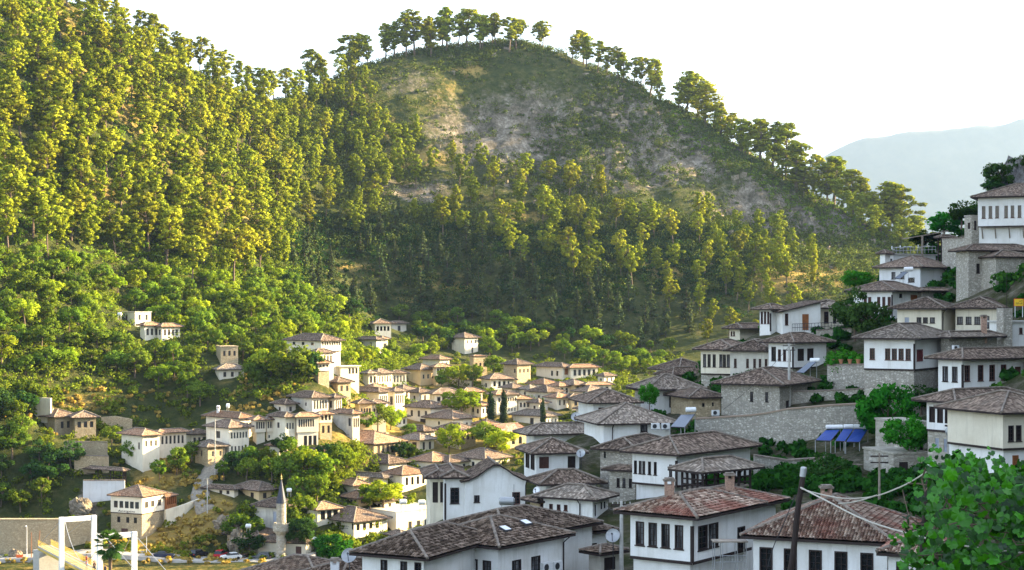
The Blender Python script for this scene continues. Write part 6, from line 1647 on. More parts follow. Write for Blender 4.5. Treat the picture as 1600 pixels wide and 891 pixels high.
def dish(label, px, py, d, r, az=200, mast=1.4, mat="metal_grey"):
    p = P(px, py, d); o = empty("satellite_dish", tuple(p - (0, 0, mast)), label, "satellite dish")
    n = Vector((math.sin(R(az)), math.cos(R(az)), .55)).normalized(); u = n.cross(Vector((0, 0, 1))).normalized(); v = u.cross(n)
    m = MB(); N = 16; rings = []
    for k in range(5):
        rr = max(r * k / 4, .004)
        rings.append([(Vector((0, 0, mast)) + n * (rr * rr / r * .32) + (u * math.cos(t) + v * math.sin(t)) * rr) for t in [2 * math.pi * i / N for i in range(N)]])
    for off_ in (0, -.03):
        for k in range(4):
            for i in range(N):
                j = (i + 1) % N; m.face([rings[k][i] + n * off_, rings[k][j] + n * off_, rings[k + 1][j] + n * off_, rings[k + 1][i] + n * off_][::1 if off_ == 0 else -1])
    m.obj("bowl", MAT[mat], o)
    m = MB(); m.tube([Vector((0, 0, mast)) - v * r * .9, Vector((0, 0, mast)) + n * r * .9], .025, 5); m.tube([Vector((0, 0, mast)) + n * r * .85, Vector((0, 0, mast)) + n * r * 1.0], .07, 6); m.obj("feed_arm", MAT["metal_dark"], o)
    m = MB(); m.tube([(0, 0, -.3), (0, 0, mast * .6), tuple(Vector((0, 0, mast)) - n * .05)], .035, 6); m.obj("mast", MAT["metal_dark"], o)
dish("large blue-grey dish on the wide pale-ridged roof", 900, 652, 182, .55, 190)
dish("white dish by the dark doorway right of the curved gable", 839, 767, 147, .35, 215, 1.0, "metal_white")
dish("pale dish on the wall beside the tall pole and the stair", 958, 838, 112, .5, 195, 2.2)
dish("small grey dish left of the bottom white house, near its low eave", 546, 869, 104, .5, 190, 2.5)
dish("grey dish on the wall right of the shuttered porch house", 908, 709, 160, .45, 200, 1.8)

def cooler(label, px, py, d, nx, w_=.85, h=.6, group=None):
    p = P(px, py, d); o = empty("air_conditioner", tuple(p), label, "air conditioner", group, nx)
    m = MB(); m.box(-w_ / 2, w_ / 2, -.15, .15, -h / 2, h / 2); m.obj("casing", MAT["metal_white"], o)
    m = MB(); m.tube([(-.12, -.155, 0), (-.12, -.175, 0)], h * .38, 14); m.obj("fan_grille", MAT["metal_dark"], o)
    m = MB(); m.box(-w_ / 2 + .05, w_ / 2 - .05, -.1, .25, -h / 2 - .08, -h / 2 - .02); m.obj("bracket", MAT["metal_grey"], o)
AG = "air conditioners on the near houses"
cooler("air conditioner under the low hip roof, left one of the pair", 1024, 666, 169, .2, group=AG); cooler("air conditioner under the low hip roof, right one of the pair", 1040, 666, 169.5, .2, group=AG)
cooler("air conditioner at the lower wall of the bottom white house, left of two", 853, 886, 107.5, .85, group=AG); cooler("air conditioner at the lower wall of the bottom white house, right of two", 870, 884, 109, .85, group=AG)
cooler("air conditioner on the stone wall right of the red shutter", 1493, 544, 175, .6, group=AG); cooler("air conditioner beside the small rubble stone house", 1118, 645, 184, .3, group=AG)

def pole(label, px, y0, y1, d, r=.12, mat="concrete", arm=None, ins=0, lamp=False, lean=0, name="utility_pole", cat="pole"):
    a, b_ = P(px, y1, d), P(px + lean, y0, d); root = empty(name, tuple(a), label, cat)
    m = MB(); m.tube([a - (0, 0, 2.0), a, b_], [r * 1.2, r * 1.2, r * .8], 8); m.obj("shaft", MAT[mat], root, tuple(a))
    if arm:
        for k in range(arm):
            m = MB(); z = b_ - (0, 0, .25 + .5 * k); m.box(z[0] - .7, z[0] + .7, z[1] - .05, z[1] + .05, z[2] - .05, z[2] + .05); m.obj("crossarm", MAT["wood_dark"], root, tuple(a))
            for sx in (-.6, -.25, .25, .6):
                m = MB(); m.lathe((z[0] + sx, z[1], z[2] + .05), [(.02, 0), (.04, .05), (.03, .08), (.04, .12), (.015, .15)], 6); m.obj("insulator", MAT["concrete"], root, tuple(a))
    if lamp:
        m = MB(); m.tube([b_, b_ + (.05, -.3, .15), b_ + (.1, -.9, .12)], .04, 5); m.obj("lamp_arm", MAT["metal_grey"], root, tuple(a))
        m = MB(); m.tube([b_ + (.1, -.8, .12), b_ + (.12, -1.3, .08)], [.09, .12], 6); m.obj("lamp_head", MAT["metal_white"], root, tuple(a))
    return a, b_
pole("tall grey concrete pole with a crossarm, between the white corner house and the gully roofs", 971, 783, 895, 112, .13, arm=1)
pole("concrete pole with a crossarm in front of the three-front weathered house", 1233, 537, 640, 186, .16, arm=2)
pole("pole with white insulators against the garden walls below the bright green tree", 1374, 708, 772, 128, .09, "wood_grey", arm=2)
pole("tall thin pole rising from the lane left of the white three-storey house", 336, 655, 765, 366, .11)
pole("grey pole with strung wires by the dim white yard wall", 324, 748, 805, 352, .13, arm=1)
pole("white street lamp post on the embankment road", 42, 822, 872, 331, .06, "paint_white", lamp=True, name="street_lamp", cat="street lamp")
pole("slim white lamp post in front of the dry grass bank", 229, 838, 876, 332, .05, "paint_white", name="lamp_post", cat="lamp post")
pole("left of two orange thin wooden poles on the embankment", 49, 832, 874, 330, .07, "wood_orange", name="thin_pole")
pole("right and leaning one of two thin wooden poles on the embankment", 58.5, 829, 874, 330, .07, "wood_orange", lean=4, name="thin_pole")
pole("thin television mast on the roof before the curved gable", 803, 757, 812, 125, .02, "metal_dark", name="mast", cat="mast")
pole("thin post on the dark stone house terrace at the upper right", 1573, 428, 462, 186, .03, "wood_dark", name="thin_pole")

# wires strung between poles
def wire(label, a, b_, sag, r=.012, mat="plastic_black", name="overhead_wire", cat="wire"):
    a, b_ = np.array(a), np.array(b_); m = MB(); t = np.linspace(0, 1, 15)
    m.tube([a + (b_ - a) * k - (0, 0, sag * 4 * k * (1 - k)) for k in t], r, 5)
    o = m.obj(name, MAT[mat], None); return tag(o, label, cat)
wire("thin dark wire from the crossarm pole down towards the stone oriel house", P(1233, 541, 186), P(1130, 640, 181), .5, .02)
wire("thin dark wire from the tall grey pole to the small lantern house", P(971, 787, 112), P(948, 790, 134), .4, .02)

# ------------------------------------------------------------------ small things on the near roofs
r_, off_, bl_ = None, None, None
def skylight(px, py, d, label):
    p = P(px, py, d); o = empty("skylight", tuple(p), label, "skylight", "skylights on the bottom dark roof", R(52))
    m = MB(); m.hexa([(-.36, -.3, -.12), (.36, -.3, -.12), (.36, .3, .12), (-.36, .3, .12), (-.36, -.3, -.02), (.36, -.3, -.02), (.36, .3, .22), (-.36, .3, .22)]); m.obj("skylight_frame", MAT["metal_dark"], o)
    m = MB(); m.face([(-.3, -.25, 0), (.3, -.25, 0), (.3, .25, .2), (-.3, .25, .2)]); m.obj("skylight_pane", MAT["paint_white"], o)
b = Block(104, 52, 664, 778, 882, 856, 965)
for r, l, lab in ((.32, 1.2, "pale skylight low on the dark roof, nearer its ridge line"), (.68, 1.5, "pale skylight on the dark roof, the one further right")):
    p = b.pt(b.wR * r, l, b.ze + .2 + (l + .55) * math.tan(R(21)))
    o = empty("skylight", p, lab, "skylight", "skylights on the bottom dark roof", R(52)); s_ = math.tan(R(21))
    m = MB(); m.hexa([(-.36, -.3, -.3 * s_ - .1), (.36, -.3, -.3 * s_ - .1), (.36, .3, .3 * s_ - .1), (-.36, .3, .3 * s_ - .1), (-.36, -.3, -.3 * s_ + .06), (.36, -.3, -.3 * s_ + .06), (.36, .3, .3 * s_ + .06), (-.36, .3, .3 * s_ + .06)]); m.obj("skylight_frame", MAT["metal_dark"], o)
    m = MB(); m.face([(-.31, -.25, -.25 * s_ + .07), (.31, -.25, -.25 * s_ + .07), (.31, .25, .25 * s_ + .07), (-.31, .25, .25 * s_ + .07)]); m.obj("skylight_pane", MAT["metal_white"], o)
# scaffold at the corner house
o_ = tuple(P(1139, 900, 91.5)); root = empty("scaffold", o_, "light metal scaffold frame against the corner house", "scaffold")
zt, zb = P(1139, 846, 91.5)[2], P(1139, 900, 91.5)[2]
X0, X1 = P(1115, 850, 91.5)[0], P(1164, 850, 91.5)[0]
for x in (X0, X0 + .45, X1 - .5, X1):
    for y in (91.0, 91.9): m = MB(); m.tube([(x, y, zb - 3), (x, y, zt)], .022, 5); m.obj("upright", MAT["metal_grey"], root, o_)
for z in (zt, zt - .75, zt - 1.1, zt - 1.6):
    m = MB(); m.tube([(X0, 91.0, z), (X1, 91.0, z + .04)], .02, 5); m.obj("rail", MAT["metal_grey"], root, o_)
m = MB(); m.box(X0 - .1, X1 + .1, 90.95, 91.95, zt + .01, zt + .07); m.obj("platform", MAT["wood_grey"], root, o_)
for k in range(7): m = MB(); x = X0 + (X1 - X0) * (.3 + .09 * k); m.tube([(x, 91.0, zt - 1.1), (x, 91.0, zt - .78)], .014, 4); m.obj("baluster", MAT["metal_grey"], root, o_)
# yellow board with two lines of marks
o_ = tuple(P(1591.5, 490, 184)); root = empty("sign_board", o_, "yellow board with a red rim on two thin legs at the right edge", "sign")
def strokes(mb, o, dv, nv, u0, u1, z0, z1, n, rr):
    """a row of small letter-like strokes too small to read"""
    w_ = (u1 - u0) / n
    for i in range(n):
        a = u0 + w_ * (i + .12); c = u0 + w_ * (i + .8); t = (z1 - z0) * .22
        k = rr.randrange(4)
        fbox(mb, o, dv, nv, a, a + w_ * .18, z0, z1, .004, .02)
        if k != 1: fbox(mb, o, dv, nv, a + w_ * .2, c, z1 - t, z1, .004, .02)
        if k != 2: fbox(mb, o, dv, nv, a + w_ * .2, c, z0, z0 + t, .004, .02)
        if k == 3: fbox(mb, o, dv, nv, c - w_ * .18, c, z0 + t + .002, z1 - t - .002, .004, .02)
p0 = P(1585, 478, 184); p1 = P(1599, 467.5, 184); ox = np.array([p0[0], p0[1]]); wd = p1[0] - p0[0]
X_, N_ = np.array([1.0, 0.0]), np.array([0.0, -1.0])
m = MB(); fbox(m, ox, X_, N_, -.05, wd + .05, p0[2] - .05, p1[2] + .05, -.06, -.02); m.obj("sign_rim", MAT["sign_red"], root, o_)
m = MB(); fbox(m, ox, X_, N_, 0, wd, p0[2], p1[2], -.015, 0.0); m.obj("sign_panel", MAT["sign_yellow"], root, o_)
m = MB(); rr = random.Random(3); strokes(m, ox, X_, N_, wd * .5, wd * .9, p1[2] - .3, p1[2] - .14, 4, rr); strokes(m, ox, X_, N_, wd * .15, wd * .9, p0[2] + .18, p0[2] + .36, 8, rr); m.obj("lettering", MAT["wood_brown"], root, o_)
for u in (.08, wd - .08): m = MB(); fbox(m, ox, X_, N_, u - .03, u + .03, p0[2] - 1.3, p0[2] - .05, -.05, .0); m.obj("leg", MAT["paint_white"], root, o_)

# lettering on the two painted house fronts
def facade_text(house_, body, face, x0, x1, y0, y1):
    root, off, bl = house_; b = bl[0]
    o, dv, nv, wid = b.fr(face)
    ua, za = b.uz(face, x0, y1); ub, _ = b.uz(face, x1, y1); _, zt = b.uz(face, x0, y0)
    cu = bpy.data.curves.new("lettering", 'FONT'); cu.body = body; cu.size = 1.0; cu.extrude = .01; cu.offset = .012; cu.space_character = 1.08
    t = bpy.data.objects.new("lettering", cu); COL.objects.link(t); t.parent = root
    bpy.context.view_layer.update()
    w0, h0 = max(t.dimensions.x, .1), .72
    wq, hq = abs(ub - ua), abs(zt - za)
    lft = o + dv * max(ua, ub) if face == 'L' else o + dv * min(ua, ub)
    dirr = -dv if face == 'L' else dv
    t.location = (lft[0] + nv[0] * .03 - off[0], lft[1] + nv[1] * .03 - off[1], za - off[2])
    t.rotation_euler = (R(90), 0, math.atan2(dirr[1], dirr[0]))
    t.scale = (wq / w0, hq / h0, 1)
    me = bpy.data.meshes.new_from_object(t.evaluated_get(bpy.context.evaluated_depsgraph_get()))
    o2 = link("lettering", me, root); o2.location = t.location; o2.rotation_euler = t.rotation_euler; o2.scale = t.scale
    bpy.data.objects.remove(t); me.materials.clear(); me.materials.append(MAT["lettering"])
facade_text(ANT, "Antigoni", 'L', 184.5, 211, 796.4, 799.6)
root, off, bl = INN; b = bl[0]; o, dv, nv, wid = b.fr('L'); m = MB(); rr = random.Random(5)
for x0, x1, y0, y1, n in ((533, 545.5, 820.2, 822.3, 11), (534.5, 544, 823.8, 825.6, 10)):
    ua, za = b.uz('L', x0, y1); ub, _ = b.uz('L', x1, y1); _, zt = b.uz('L', x0, y0)
    strokes(m, o, dv, nv, min(ua, ub), max(ua, ub), za, zt, n, rr)
m.obj("lettering", MAT["lettering"], root, off)
# the brown glazed balcony of the lettered house, its stone annexe and the porch row
root, off, bl = ANT; b = bl[1]; o, dv, nv, wid = b.fr('R')
for k in range(6): m = MB(); u = .1 + (wid - .2) * k / 5; fbox(m, o, dv, nv, u - .06, u + .06, b.ze - 2.7, b.ze - .1, .0, .5); m.obj("balcony_post", MAT["wood_orange"], root, off)
m = MB(); fbox(m, o, dv, nv, .1, wid - .1, b.ze - 2.7, b.ze - 1.7, .02, .45); m.obj("balcony", MAT["wood_orange"], root, off)

# ------------------------------------------------------------------ minaret
q = P(439.5, 876, 335); root = empty("minaret", tuple(q), "slim stone minaret with a dark pointed spire, in front of the mosque", "minaret")
S = 335 / F
def rz_(y): return (876 - y) * S
m = MB(); m.lathe((0, 0, 0), [(9.2 * S, -2), (9.2 * S, rz_(868)), (7.8 * S, rz_(866)), (7.6 * S, rz_(845)), (8.3 * S, rz_(844.5)), (8.3 * S, rz_(843)), (7.5 * S, rz_(842.5)), (7.5 * S, rz_(836))], 14); m.obj("shaft", MAT["stone_block"], root)
m = MB(); m.lathe((0, 0, 0), [(7.5 * S, rz_(836)), (9.5 * S, rz_(833.5)), (11.5 * S, rz_(831)), (13.2 * S, rz_(829)), (13.2 * S, rz_(817)), (12.4 * S, rz_(817)), (12.4 * S, rz_(827)), (8 * S, rz_(827))], 16); m.obj("balcony", MAT["stone_block"], root)
m = MB(); m.lathe((0, 0, 0), [(7.7 * S, rz_(828)), (7.6 * S, rz_(786))], 14); m.obj("upper_shaft", MAT["stone_block"], root)
m = MB(); m.lathe((0, 0, 0), [(8.3 * S, rz_(786.2)), (8.0 * S, rz_(784)), (4.1 * S, rz_(766)), (.8 * S, rz_(750))], 14); m.obj("spire", MAT["slate_blue"], root)
m = MB(); m.lathe((0, 0, 0), [(.5 * S, rz_(750.5)), (1.3 * S, rz_(748)), (.5 * S, rz_(746.5)), (1.0 * S, rz_(745)), (.4 * S, rz_(743.5)), (.15 * S, rz_(739))], 8); m.obj("finial", MAT["gold"], root)
# white cafe canopies by the mosque
for px, py, lab in ((466, 842, "white cafe canopy behind the arched mosque door"), (489, 841.5, "white cafe canopy left of the vivid green tree")):
    p = P(px, py, 341); o = empty("parasol", tuple(p - (0, 0, 2.4)), lab, "parasol")
    m = MB(); m.lathe((0, 0, 0), [(1.75, 2.2), (1.7, 2.24), (.06, 2.95)], 8); m.obj("canopy", MAT["canvas_white"], o)
    m = MB(); m.tube([(0, 0, -.4), (0, 0, 2.9)], .04, 6); m.obj("pole", MAT["metal_grey"], o)

# ------------------------------------------------------------------ road, lane
def ribbon(name, pts, w_, mat, lift=.12):
    q = [np.array(p, dtype=float) for p in pts]; rows = []
    tt = np.linspace(0, len(q) - 1, (len(q) - 1) * 10 + 1)
    c = np.array([q[min(int(t), len(q) - 2)] + (q[min(int(t), len(q) - 2) + 1] - q[min(int(t), len(q) - 2)]) * (t - min(int(t), len(q) - 2)) for t in tt])
    for i in range(len(c)):
        t = c[min(i + 1, len(c) - 1)] - c[max(i - 1, 0)]; t = t / np.linalg.norm(t); nv = np.array([-t[1], t[0]])
        row = [c[i] + nv * w_ * f for f in (.5, .25, 0, -.25, -.5)]
        z = max(float(tz(p[0], p[1])) for p in row) + lift
        rows += [(row[0][0], row[0][1], z - 2.5)] + [(p[0], p[1], z) for p in row] + [(row[-1][0], row[-1][1], z - 2.5)]
    V = np.array(rows)
    zz = V[:, 2].reshape(-1, 7); k = np.convolve(np.pad(zz[:, 2], 4, mode='edge'), np.ones(9) / 9, 'valid'); V[:, 2] = (np.maximum(k, zz[:, 2] - .05)[:, None] - np.array([2.5, 0, 0, 0, 0, 0, 2.5])).ravel(); V[:7, 2] -= 2.5; V[-7:, 2] -= 2.5
    tag(link(name, grid_mesh(name, V, 7, len(c), MAT[mat], smooth=False)), kind="structure")
def g2(px, py, d): return P(px, py, d)[:2]
ribbon("road", [g2(-60, 875, 333), g2(60, 876, 333), g2(180, 877, 333), g2(260, 877, 333), g2(340, 876, 333), g2(420, 874, 334), g2(500, 873, 335)], 7, "asphalt")
ribbon("path", [g2(322, 805, 352), g2(312, 780, 358), g2(318, 755, 364), g2(335, 738, 371), g2(360, 728, 376), g2(385, 722, 380)], 4, "cobbles")

# ------------------------------------------------------------------ cars
def car_mesh(paint, suv=False):
    parts = {}
    h = 1.62 if suv else 1.42
    prof = [(-2.1, .35), (-2.12, .75), (-2.0, .92), (-1.2, 1.0), (1.1, .98), (1.9, .86), (2.1, .70), (2.12, .35)]
    b = MB(); y0, y1 = -.86, .86
    n = len(prof)
    for sy in (y0, y1): b.face([(x, sy, z) for x, z in (prof if sy > 0 else prof[::-1])])
    for i in range(n): j = (i + 1) % n; b.face([(prof[i][0], y0, prof[i][1]), (prof[j][0], y0, prof[j][1]), (prof[j][0], y1, prof[j][1]), (prof[i][0], y1, prof[i][1])])
    back = -1.9 if suv else -1.55
    cab = [(back, .99), (back + .35, h), (.25, h), (1.05, .97)]
    for i in range(1, 2): b.hexa([(back + .33, -.66, h - .04), (.27, -.66, h - .04), (.27, .66, h - .04), (back + .33, .66, h - .04), (back + .4, -.62, h + .02), (.2, -.62, h + .02), (.2, .62, h + .02), (back + .4, .62, h + .02)])
    parts['body'] = b
    g_ = MB(); g_.hexa([(back, -.80, .97), (1.05, -.80, .95), (1.05, .80, .95), (back, .80, .97), (back + .33, -.64, h - .05), (.27, -.64, h - .05), (.27, .64, h - .05), (back + .33, .64, h - .05)]); parts['window'] = g_
    return parts
CARS = {}
def car(label, px, py, d, paint, rz, suv=False):
    x, y = P(px, py, d)[:2]
    o = empty("parked_car", (x, y, float(tz(x, y)) + .17), label, "car", "cars parked along the river road", R(rz))
    if suv not in CARS:
        pp = car_mesh(paint, suv); CARS[suv] = (pp['body'], pp['window'].mesh("car_window", MAT["glass_dark"]))
        w_ = MB(); w_.tube([(0, -.11, 0), (0, .11, 0)], .32, 14); CARS['wheel'] = w_.mesh("car_wheel", MAT["tyre"])
        k = MB(); k.box(-.03, .03, -.2, .2, -.07, .07); CARS['light'] = k.mesh("car_light", MAT["metal_white"]); k2 = MB(); k2.box(-.03, .03, -.16, .16, -.08, .08); CARS['tail'] = k2.mesh("tail_light", MAT["sign_red"])
    link("body", CARS[suv][0].mesh("car_body", MAT[paint]), o); link("window", CARS[suv][1], o)
    for sx in (-1.3, 1.3):
        for sy in (-.78, .78): link("wheel", CARS['wheel'], o, (sx, sy, .32))
    for sy in (-.6, .6): link("headlight", CARS['light'], o, (2.11, sy, .68)); link("tail_light", CARS['tail'], o, (-2.11, sy, .78))
car("dark sedan driving on the river road, leftmost car", 256, 878, 332, "car_blue", 5)
car("dark sport-utility car parked at the grass bank", 310, 870, 336, "car_black", 60, True)
car("red hatchback seen from behind", 345, 871, 336, "car_red", 80, True)
car("white car parked diagonally in front of the red hatchback", 361, 876, 333, "car_white", 205)
car("brown car under the bushy tree by the mosque", 384, 871, 337, "car_brown", 70)
car("dark grey car left of the minaret", 409, 873, 335, "car_grey", 170, True)

# ------------------------------------------------------------------ suspension footbridge, people, palm
root = empty("footbridge", (-80, 300, 7.6), "white portal suspension footbridge with yellow railings over the river", "footbridge"); off = (-80, 300, 7.6)
A = np.array([-93.0, 323.0]); B = np.array([-46.0, 241.0]); u = (B - A) / np.linalg.norm(B - A); nv = np.array([-u[1], u[0]]); nv = nv if nv[0] > 0 else -nv
L = np.linalg.norm(B - A)
def bp(t, s, z): p = A + u * t + nv * s; return (p[0], p[1], z)
DZ = 7.6
m = MB(); m.hexa([bp(0, -1.3, DZ - .35), bp(L, -1.3, DZ - .35), bp(L, 1.3, DZ - .35), bp(0, 1.3, DZ - .35), bp(0, -1.3, DZ), bp(L, -1.3, DZ), bp(L, 1.3, DZ), bp(0, 1.3, DZ)]); m.obj("deck", MAT["concrete"], root, off)
for s in (-1.25, 1.25):
    m = MB()
    for z in (.12, .62, 1.12): m.tube([bp(0, s, DZ + z), bp(L, s, DZ + z)], .045, 5)
    for k in range(int(L / .45)): m.tube([bp(k * .45, s, DZ), bp(k * .45, s, DZ + 1.12)], .03, 4)
    m.obj("railing", MAT["paint_yellow"], root, off)
    m = MB(); m.hexa([bp(0, s - .08, DZ - .8), bp(L, s - .08, DZ - .8), bp(L, s + .08, DZ - .8), bp(0, s + .08, DZ - .8), bp(0, s - .08, DZ - .36), bp(L, s - .08, DZ - .36), bp(L, s + .08, DZ - .36), bp(0, s + .08, DZ - .36)]); m.obj("girder", MAT["paint_yellow"], root, off)
TP = []
for t in (25.0, 50.5):
    pm = MB()
    for s in (-3.0, 3.0):
        c = np.array(bp(t, s, 0)); w_ = .42
        pm.hexa([tuple(np.array(bp(t + a_, s + b_, -3))) for a_, b_ in ((-w_, -w_), (w_, -w_), (w_, w_), (-w_, w_))] + [tuple(np.array(bp(t + a_, s + b_, 16.2))) for a_, b_ in ((-w_, -w_), (w_, -w_), (w_, w_), (-w_, w_))])
    pm.hexa([bp(t - .35, -2.57, 15.3), bp(t + .35, -2.57, 15.3), bp(t + .35, 2.57, 15.3), bp(t - .35, 2.57, 15.3), bp(t - .35, -2.57, 16.15), bp(t + .35, -2.57, 16.15), bp(t + .35, 2.57, 16.15), bp(t - .35, 2.57, 16.15)])
    pm.obj("pylon", MAT["paint_white"], root, off)
for s in (-2.6, 2.6):
    m = MB(); m.tube([bp(2, s * .6, DZ + .4), bp(25, s, 16.25)], .06, 5); m.tube([bp(25 + 25.5 * k / 10, s, 16.25 - 26 * (k / 10) * (1 - k / 10)) for k in range(11)], .06, 5); m.tube([bp(50.5, s, 16.25), bp(88, s * .8, DZ + 1)], .06, 5); m.obj("main_cable", MAT["metal_grey"], root, off)
m = MB(); m.hexa([bp(-1, -2, -2), bp(4, -2, -2), bp(4, 2, -2), bp(-1, 2, -2), bp(-1, -2, DZ - .82), bp(4, -2, DZ - .82), bp(4, 2, DZ - .82), bp(-1, 2, DZ - .82)]); m.obj("abutment", MAT["concrete"], root, off)

def person_mesh(step):
    m = MB(); rad = {}
    def sk(pts, r): m.tube(pts, r, 8)
    return m
def person(label, loc, top, legs, rz, step=.18):
    """a small walking figure, grown as one skin over its joints"""
    o = empty("person", loc, label, "person", None, R(rz))
    v = [(0, 0, .93), (0, 0, 1.15), (0, 0, 1.40), (0, 0, 1.52), (0, .02, 1.66),
         (-.09, step * .3, .90), (-.10, step * .6, .50), (-.10, step, .08), (-.10, step + .14, .04), (.09, -step * .2, .90), (.10, -step * .3, .50), (.10, -step * 1.2, .10), (.10, -step * 1.2 + .13, .04),
         (-.19, 0, 1.39), (-.24, -step * .4, 1.12), (-.24, -step * .2 + .08, .88), (.19, 0, 1.39), (.24, step * .4, 1.12), (.24, step * .7, .90)]
    e = [(0, 1), (1, 2), (2, 3), (3, 4), (0, 5), (5, 6), (6, 7), (7, 8), (0, 9), (9, 10), (10, 11), (11, 12), (2, 13), (13, 14), (14, 15), (2, 16), (16, 17), (17, 18)]
    rr = [.15, .14, .15, .055, .10, .10, .075, .05, .045, .10, .075, .05, .045, .06, .045, .035, .06, .045, .035]
    me = bpy.data.meshes.new("person_body"); me.from_pydata(v, e, [])
    b = link("body", me, o); sk = b.modifiers.new("skin", 'SKIN'); b.modifiers.new("sub", 'SUBSURF').levels = 1
    if not me.skin_vertices:
        bpy.context.view_layer.objects.active = b
    for k, q in enumerate(me.skin_vertices[0].data): q.radius = (rr[k], rr[k] * (.75 if k in (1, 2) else 1)); q.use_root = (k == 0)
    me.materials.append(MAT["skin"])
    s = MB(); s.lathe((0, 0, 0), [(.17, .86), (.18, 1.0), (.165, 1.15), (.20, 1.34), (.15, 1.45), (.07, 1.49)], 10); s.obj("shirt", MAT[top], o)
    t = MB()
    for sx, a_, b2, c_ in ((-.1, step * .3, step * .6, step), (.1, -step * .2, -step * .3, -step * 1.2)): t.tube([(sx * .95, a_, .95), (sx, b2, .50), (sx, c_, .12)], [.125, .095, .075], 8)
    t.obj("trousers", MAT[legs], o)
    h = MB(); h.sphere((0, -.015, 1.71), .115, 8); h.obj("hair", MAT["cloth_black"], o)
for t, s, top, legs, lab in ((33, -.5, "cloth_pink", "cloth_blue", "person in a pink top walking on the footbridge"), (35.5, .3, "cloth_navy", "cloth_navy", "person all in navy on the footbridge"), (36.5, -.2, "cloth_black", "cloth_black", "person all in black on the footbridge"), (41, .6, "cloth_black", "cloth_navy", "person in a black top nearest on the footbridge"),
                             (28, .8, "cloth_red", "cloth_black", "person in a red top near the far portal of the footbridge"), (43, -.6, "cloth_white", "cloth_blue", "person in a white top on the footbridge")):
    person(lab, bp(t, s, DZ), top, legs, rnd.uniform(0, 360))
for px, d, top, lab in ((367, 334, "cloth_pink", "person in a pink top standing behind the white car"), (68, 331, "cloth_white", "person in white by the embankment poles")):
    x = (px - 800) / F * d; person(lab, (x, d, float(tz(x, d)) + .15), top, "cloth_blue", 120)
# orange banner on a white post
q = P(30, 884, 331); root = empty("banner_post", tuple(q), "orange-red banner on a white post by the embankment road", "banner")
m = MB(); m.box(-.25, .25, -.15, .15, -1, 1.1); m.obj("post", MAT["paint_white"], root)
m = MB(); m.hexa([(-.45, -.06, 1.1), (.45, -.06, 1.1), (.45, .06, 1.1), (-.45, .06, 1.1), (-.65, -.06, 2.2), (.85, -.06, 2.2), (.85, .06, 2.2), (-.65, .06, 2.2)]); m.obj("banner", MAT["paint_orange"], root)
# palm in front of the near portal
q = P(172, 850, 263); root = empty("palm_tree", (q[0], q[1], -.5), "fan palm with a shaggy crown in front of the near bridge portal", "tree")
hz_ = q[2] + .5
m = MB(); m.tube([(0, 0, 0), (.1, 0, hz_ * .5), (0, 0, hz_)], [.32, .26, .3], 8); m.obj("trunk", MAT["bark"], root)
fr_ = []
for k in range(62):
    a = rnd.uniform(0, 6.28); el = rnd.uniform(-1.1, 1.35); ln = rnd.uniform(1.2, 1.9)
    dd = np.array([math.cos(a) * math.cos(el), math.sin(a) * math.cos(el), math.sin(el)]); c = np.array([0, 0, hz_]) + dd * ln
    sd = np.array([-math.sin(a), math.cos(a), 0]); upv = np.cross(dd, sd)
    for j in range(11):
        t = (j - 5) / 5 * 1.05; tip = c + (dd * math.cos(t) + sd * math.sin(t)) * 1.35 + np.array([0, 0, -.28 - .12 * abs(t)])
        w2 = (sd * math.cos(t) - dd * math.sin(t)) * .085
        mid = (c + tip) / 2 + (0, 0, .06)
        fr_.append([c, mid + w2, tip, mid - w2])
link("crown", quads_mesh("palm_crown", np.array(fr_), MAT["leaves_dark"]), root)

# ------------------------------------------------------------------ rocks
def rock(label, px, py, d, sx, sy, sz, seed, sink=.5, mat="pale_rock"):
    p = P(px, py, d); N, K = 44, 26
    th, ph = np.meshgrid(np.linspace(0, math.pi, K), np.arange(N) * 2 * math.pi / N, indexing='ij')
    x, y, z = np.sin(th) * np.cos(ph), np.sin(th) * np.sin(ph), np.cos(th)
    k = .78 + .9 * np.abs(fbm(x * 1.6 + seed + z * .6, y * 1.6 + z * 1.1 + seed, 5, seed) - .5) * 2 * .8 + (fbm(x * 5 + z * 2 + seed, y * 5 + z * 7, 3, seed + 3) - .5) * .35
    k = np.round(k * 9) / 9 * .6 + k * .4
    V = np.stack([x * k * sx, y * k * sy, z * k * sz], -1).reshape(-1, 3).tolist()
    me = bpy.data.meshes.new("rock"); F_ = [(i * N + j, i * N + (j + 1) % N, (i + 1) * N + (j + 1) % N, (i + 1) * N + j) for i in range(K - 1) for j in range(N)]
    me.from_pydata(V, [], F_); me.materials.append(MAT[mat]); me.update()
    o = link("rock", me); o.location = tuple(p); tag(o, label, "rock")
rock("steep grey crag behind the topmost white house", 1590, 296, 262, 3.2, 3, 4.8, 4)
rock("lower grey crag with trees, left part behind the topmost white house", 1556, 312, 260, 1.9, 2, 2.6, 9)
rock("dark rock face below the restaurant terrace", 126, 796, 354, 2.4, 2.0, 2.6, 14, mat="warm_rock")
rock("grey boulder on the dry bank left of the mosque", 352, 824, 349, 2.6, 2.2, 2.4, 17, mat="warm_rock")
rock("dark boulder at the foot of the dry bank by the mosque", 372, 848, 342, 2.2, 2, 3.0, 23, mat="warm_rock")
rock("big boulder at the foot of the embankment wall", 24, 868, 333, 1.6, 1.2, 1.3, 29, mat="warm_rock")

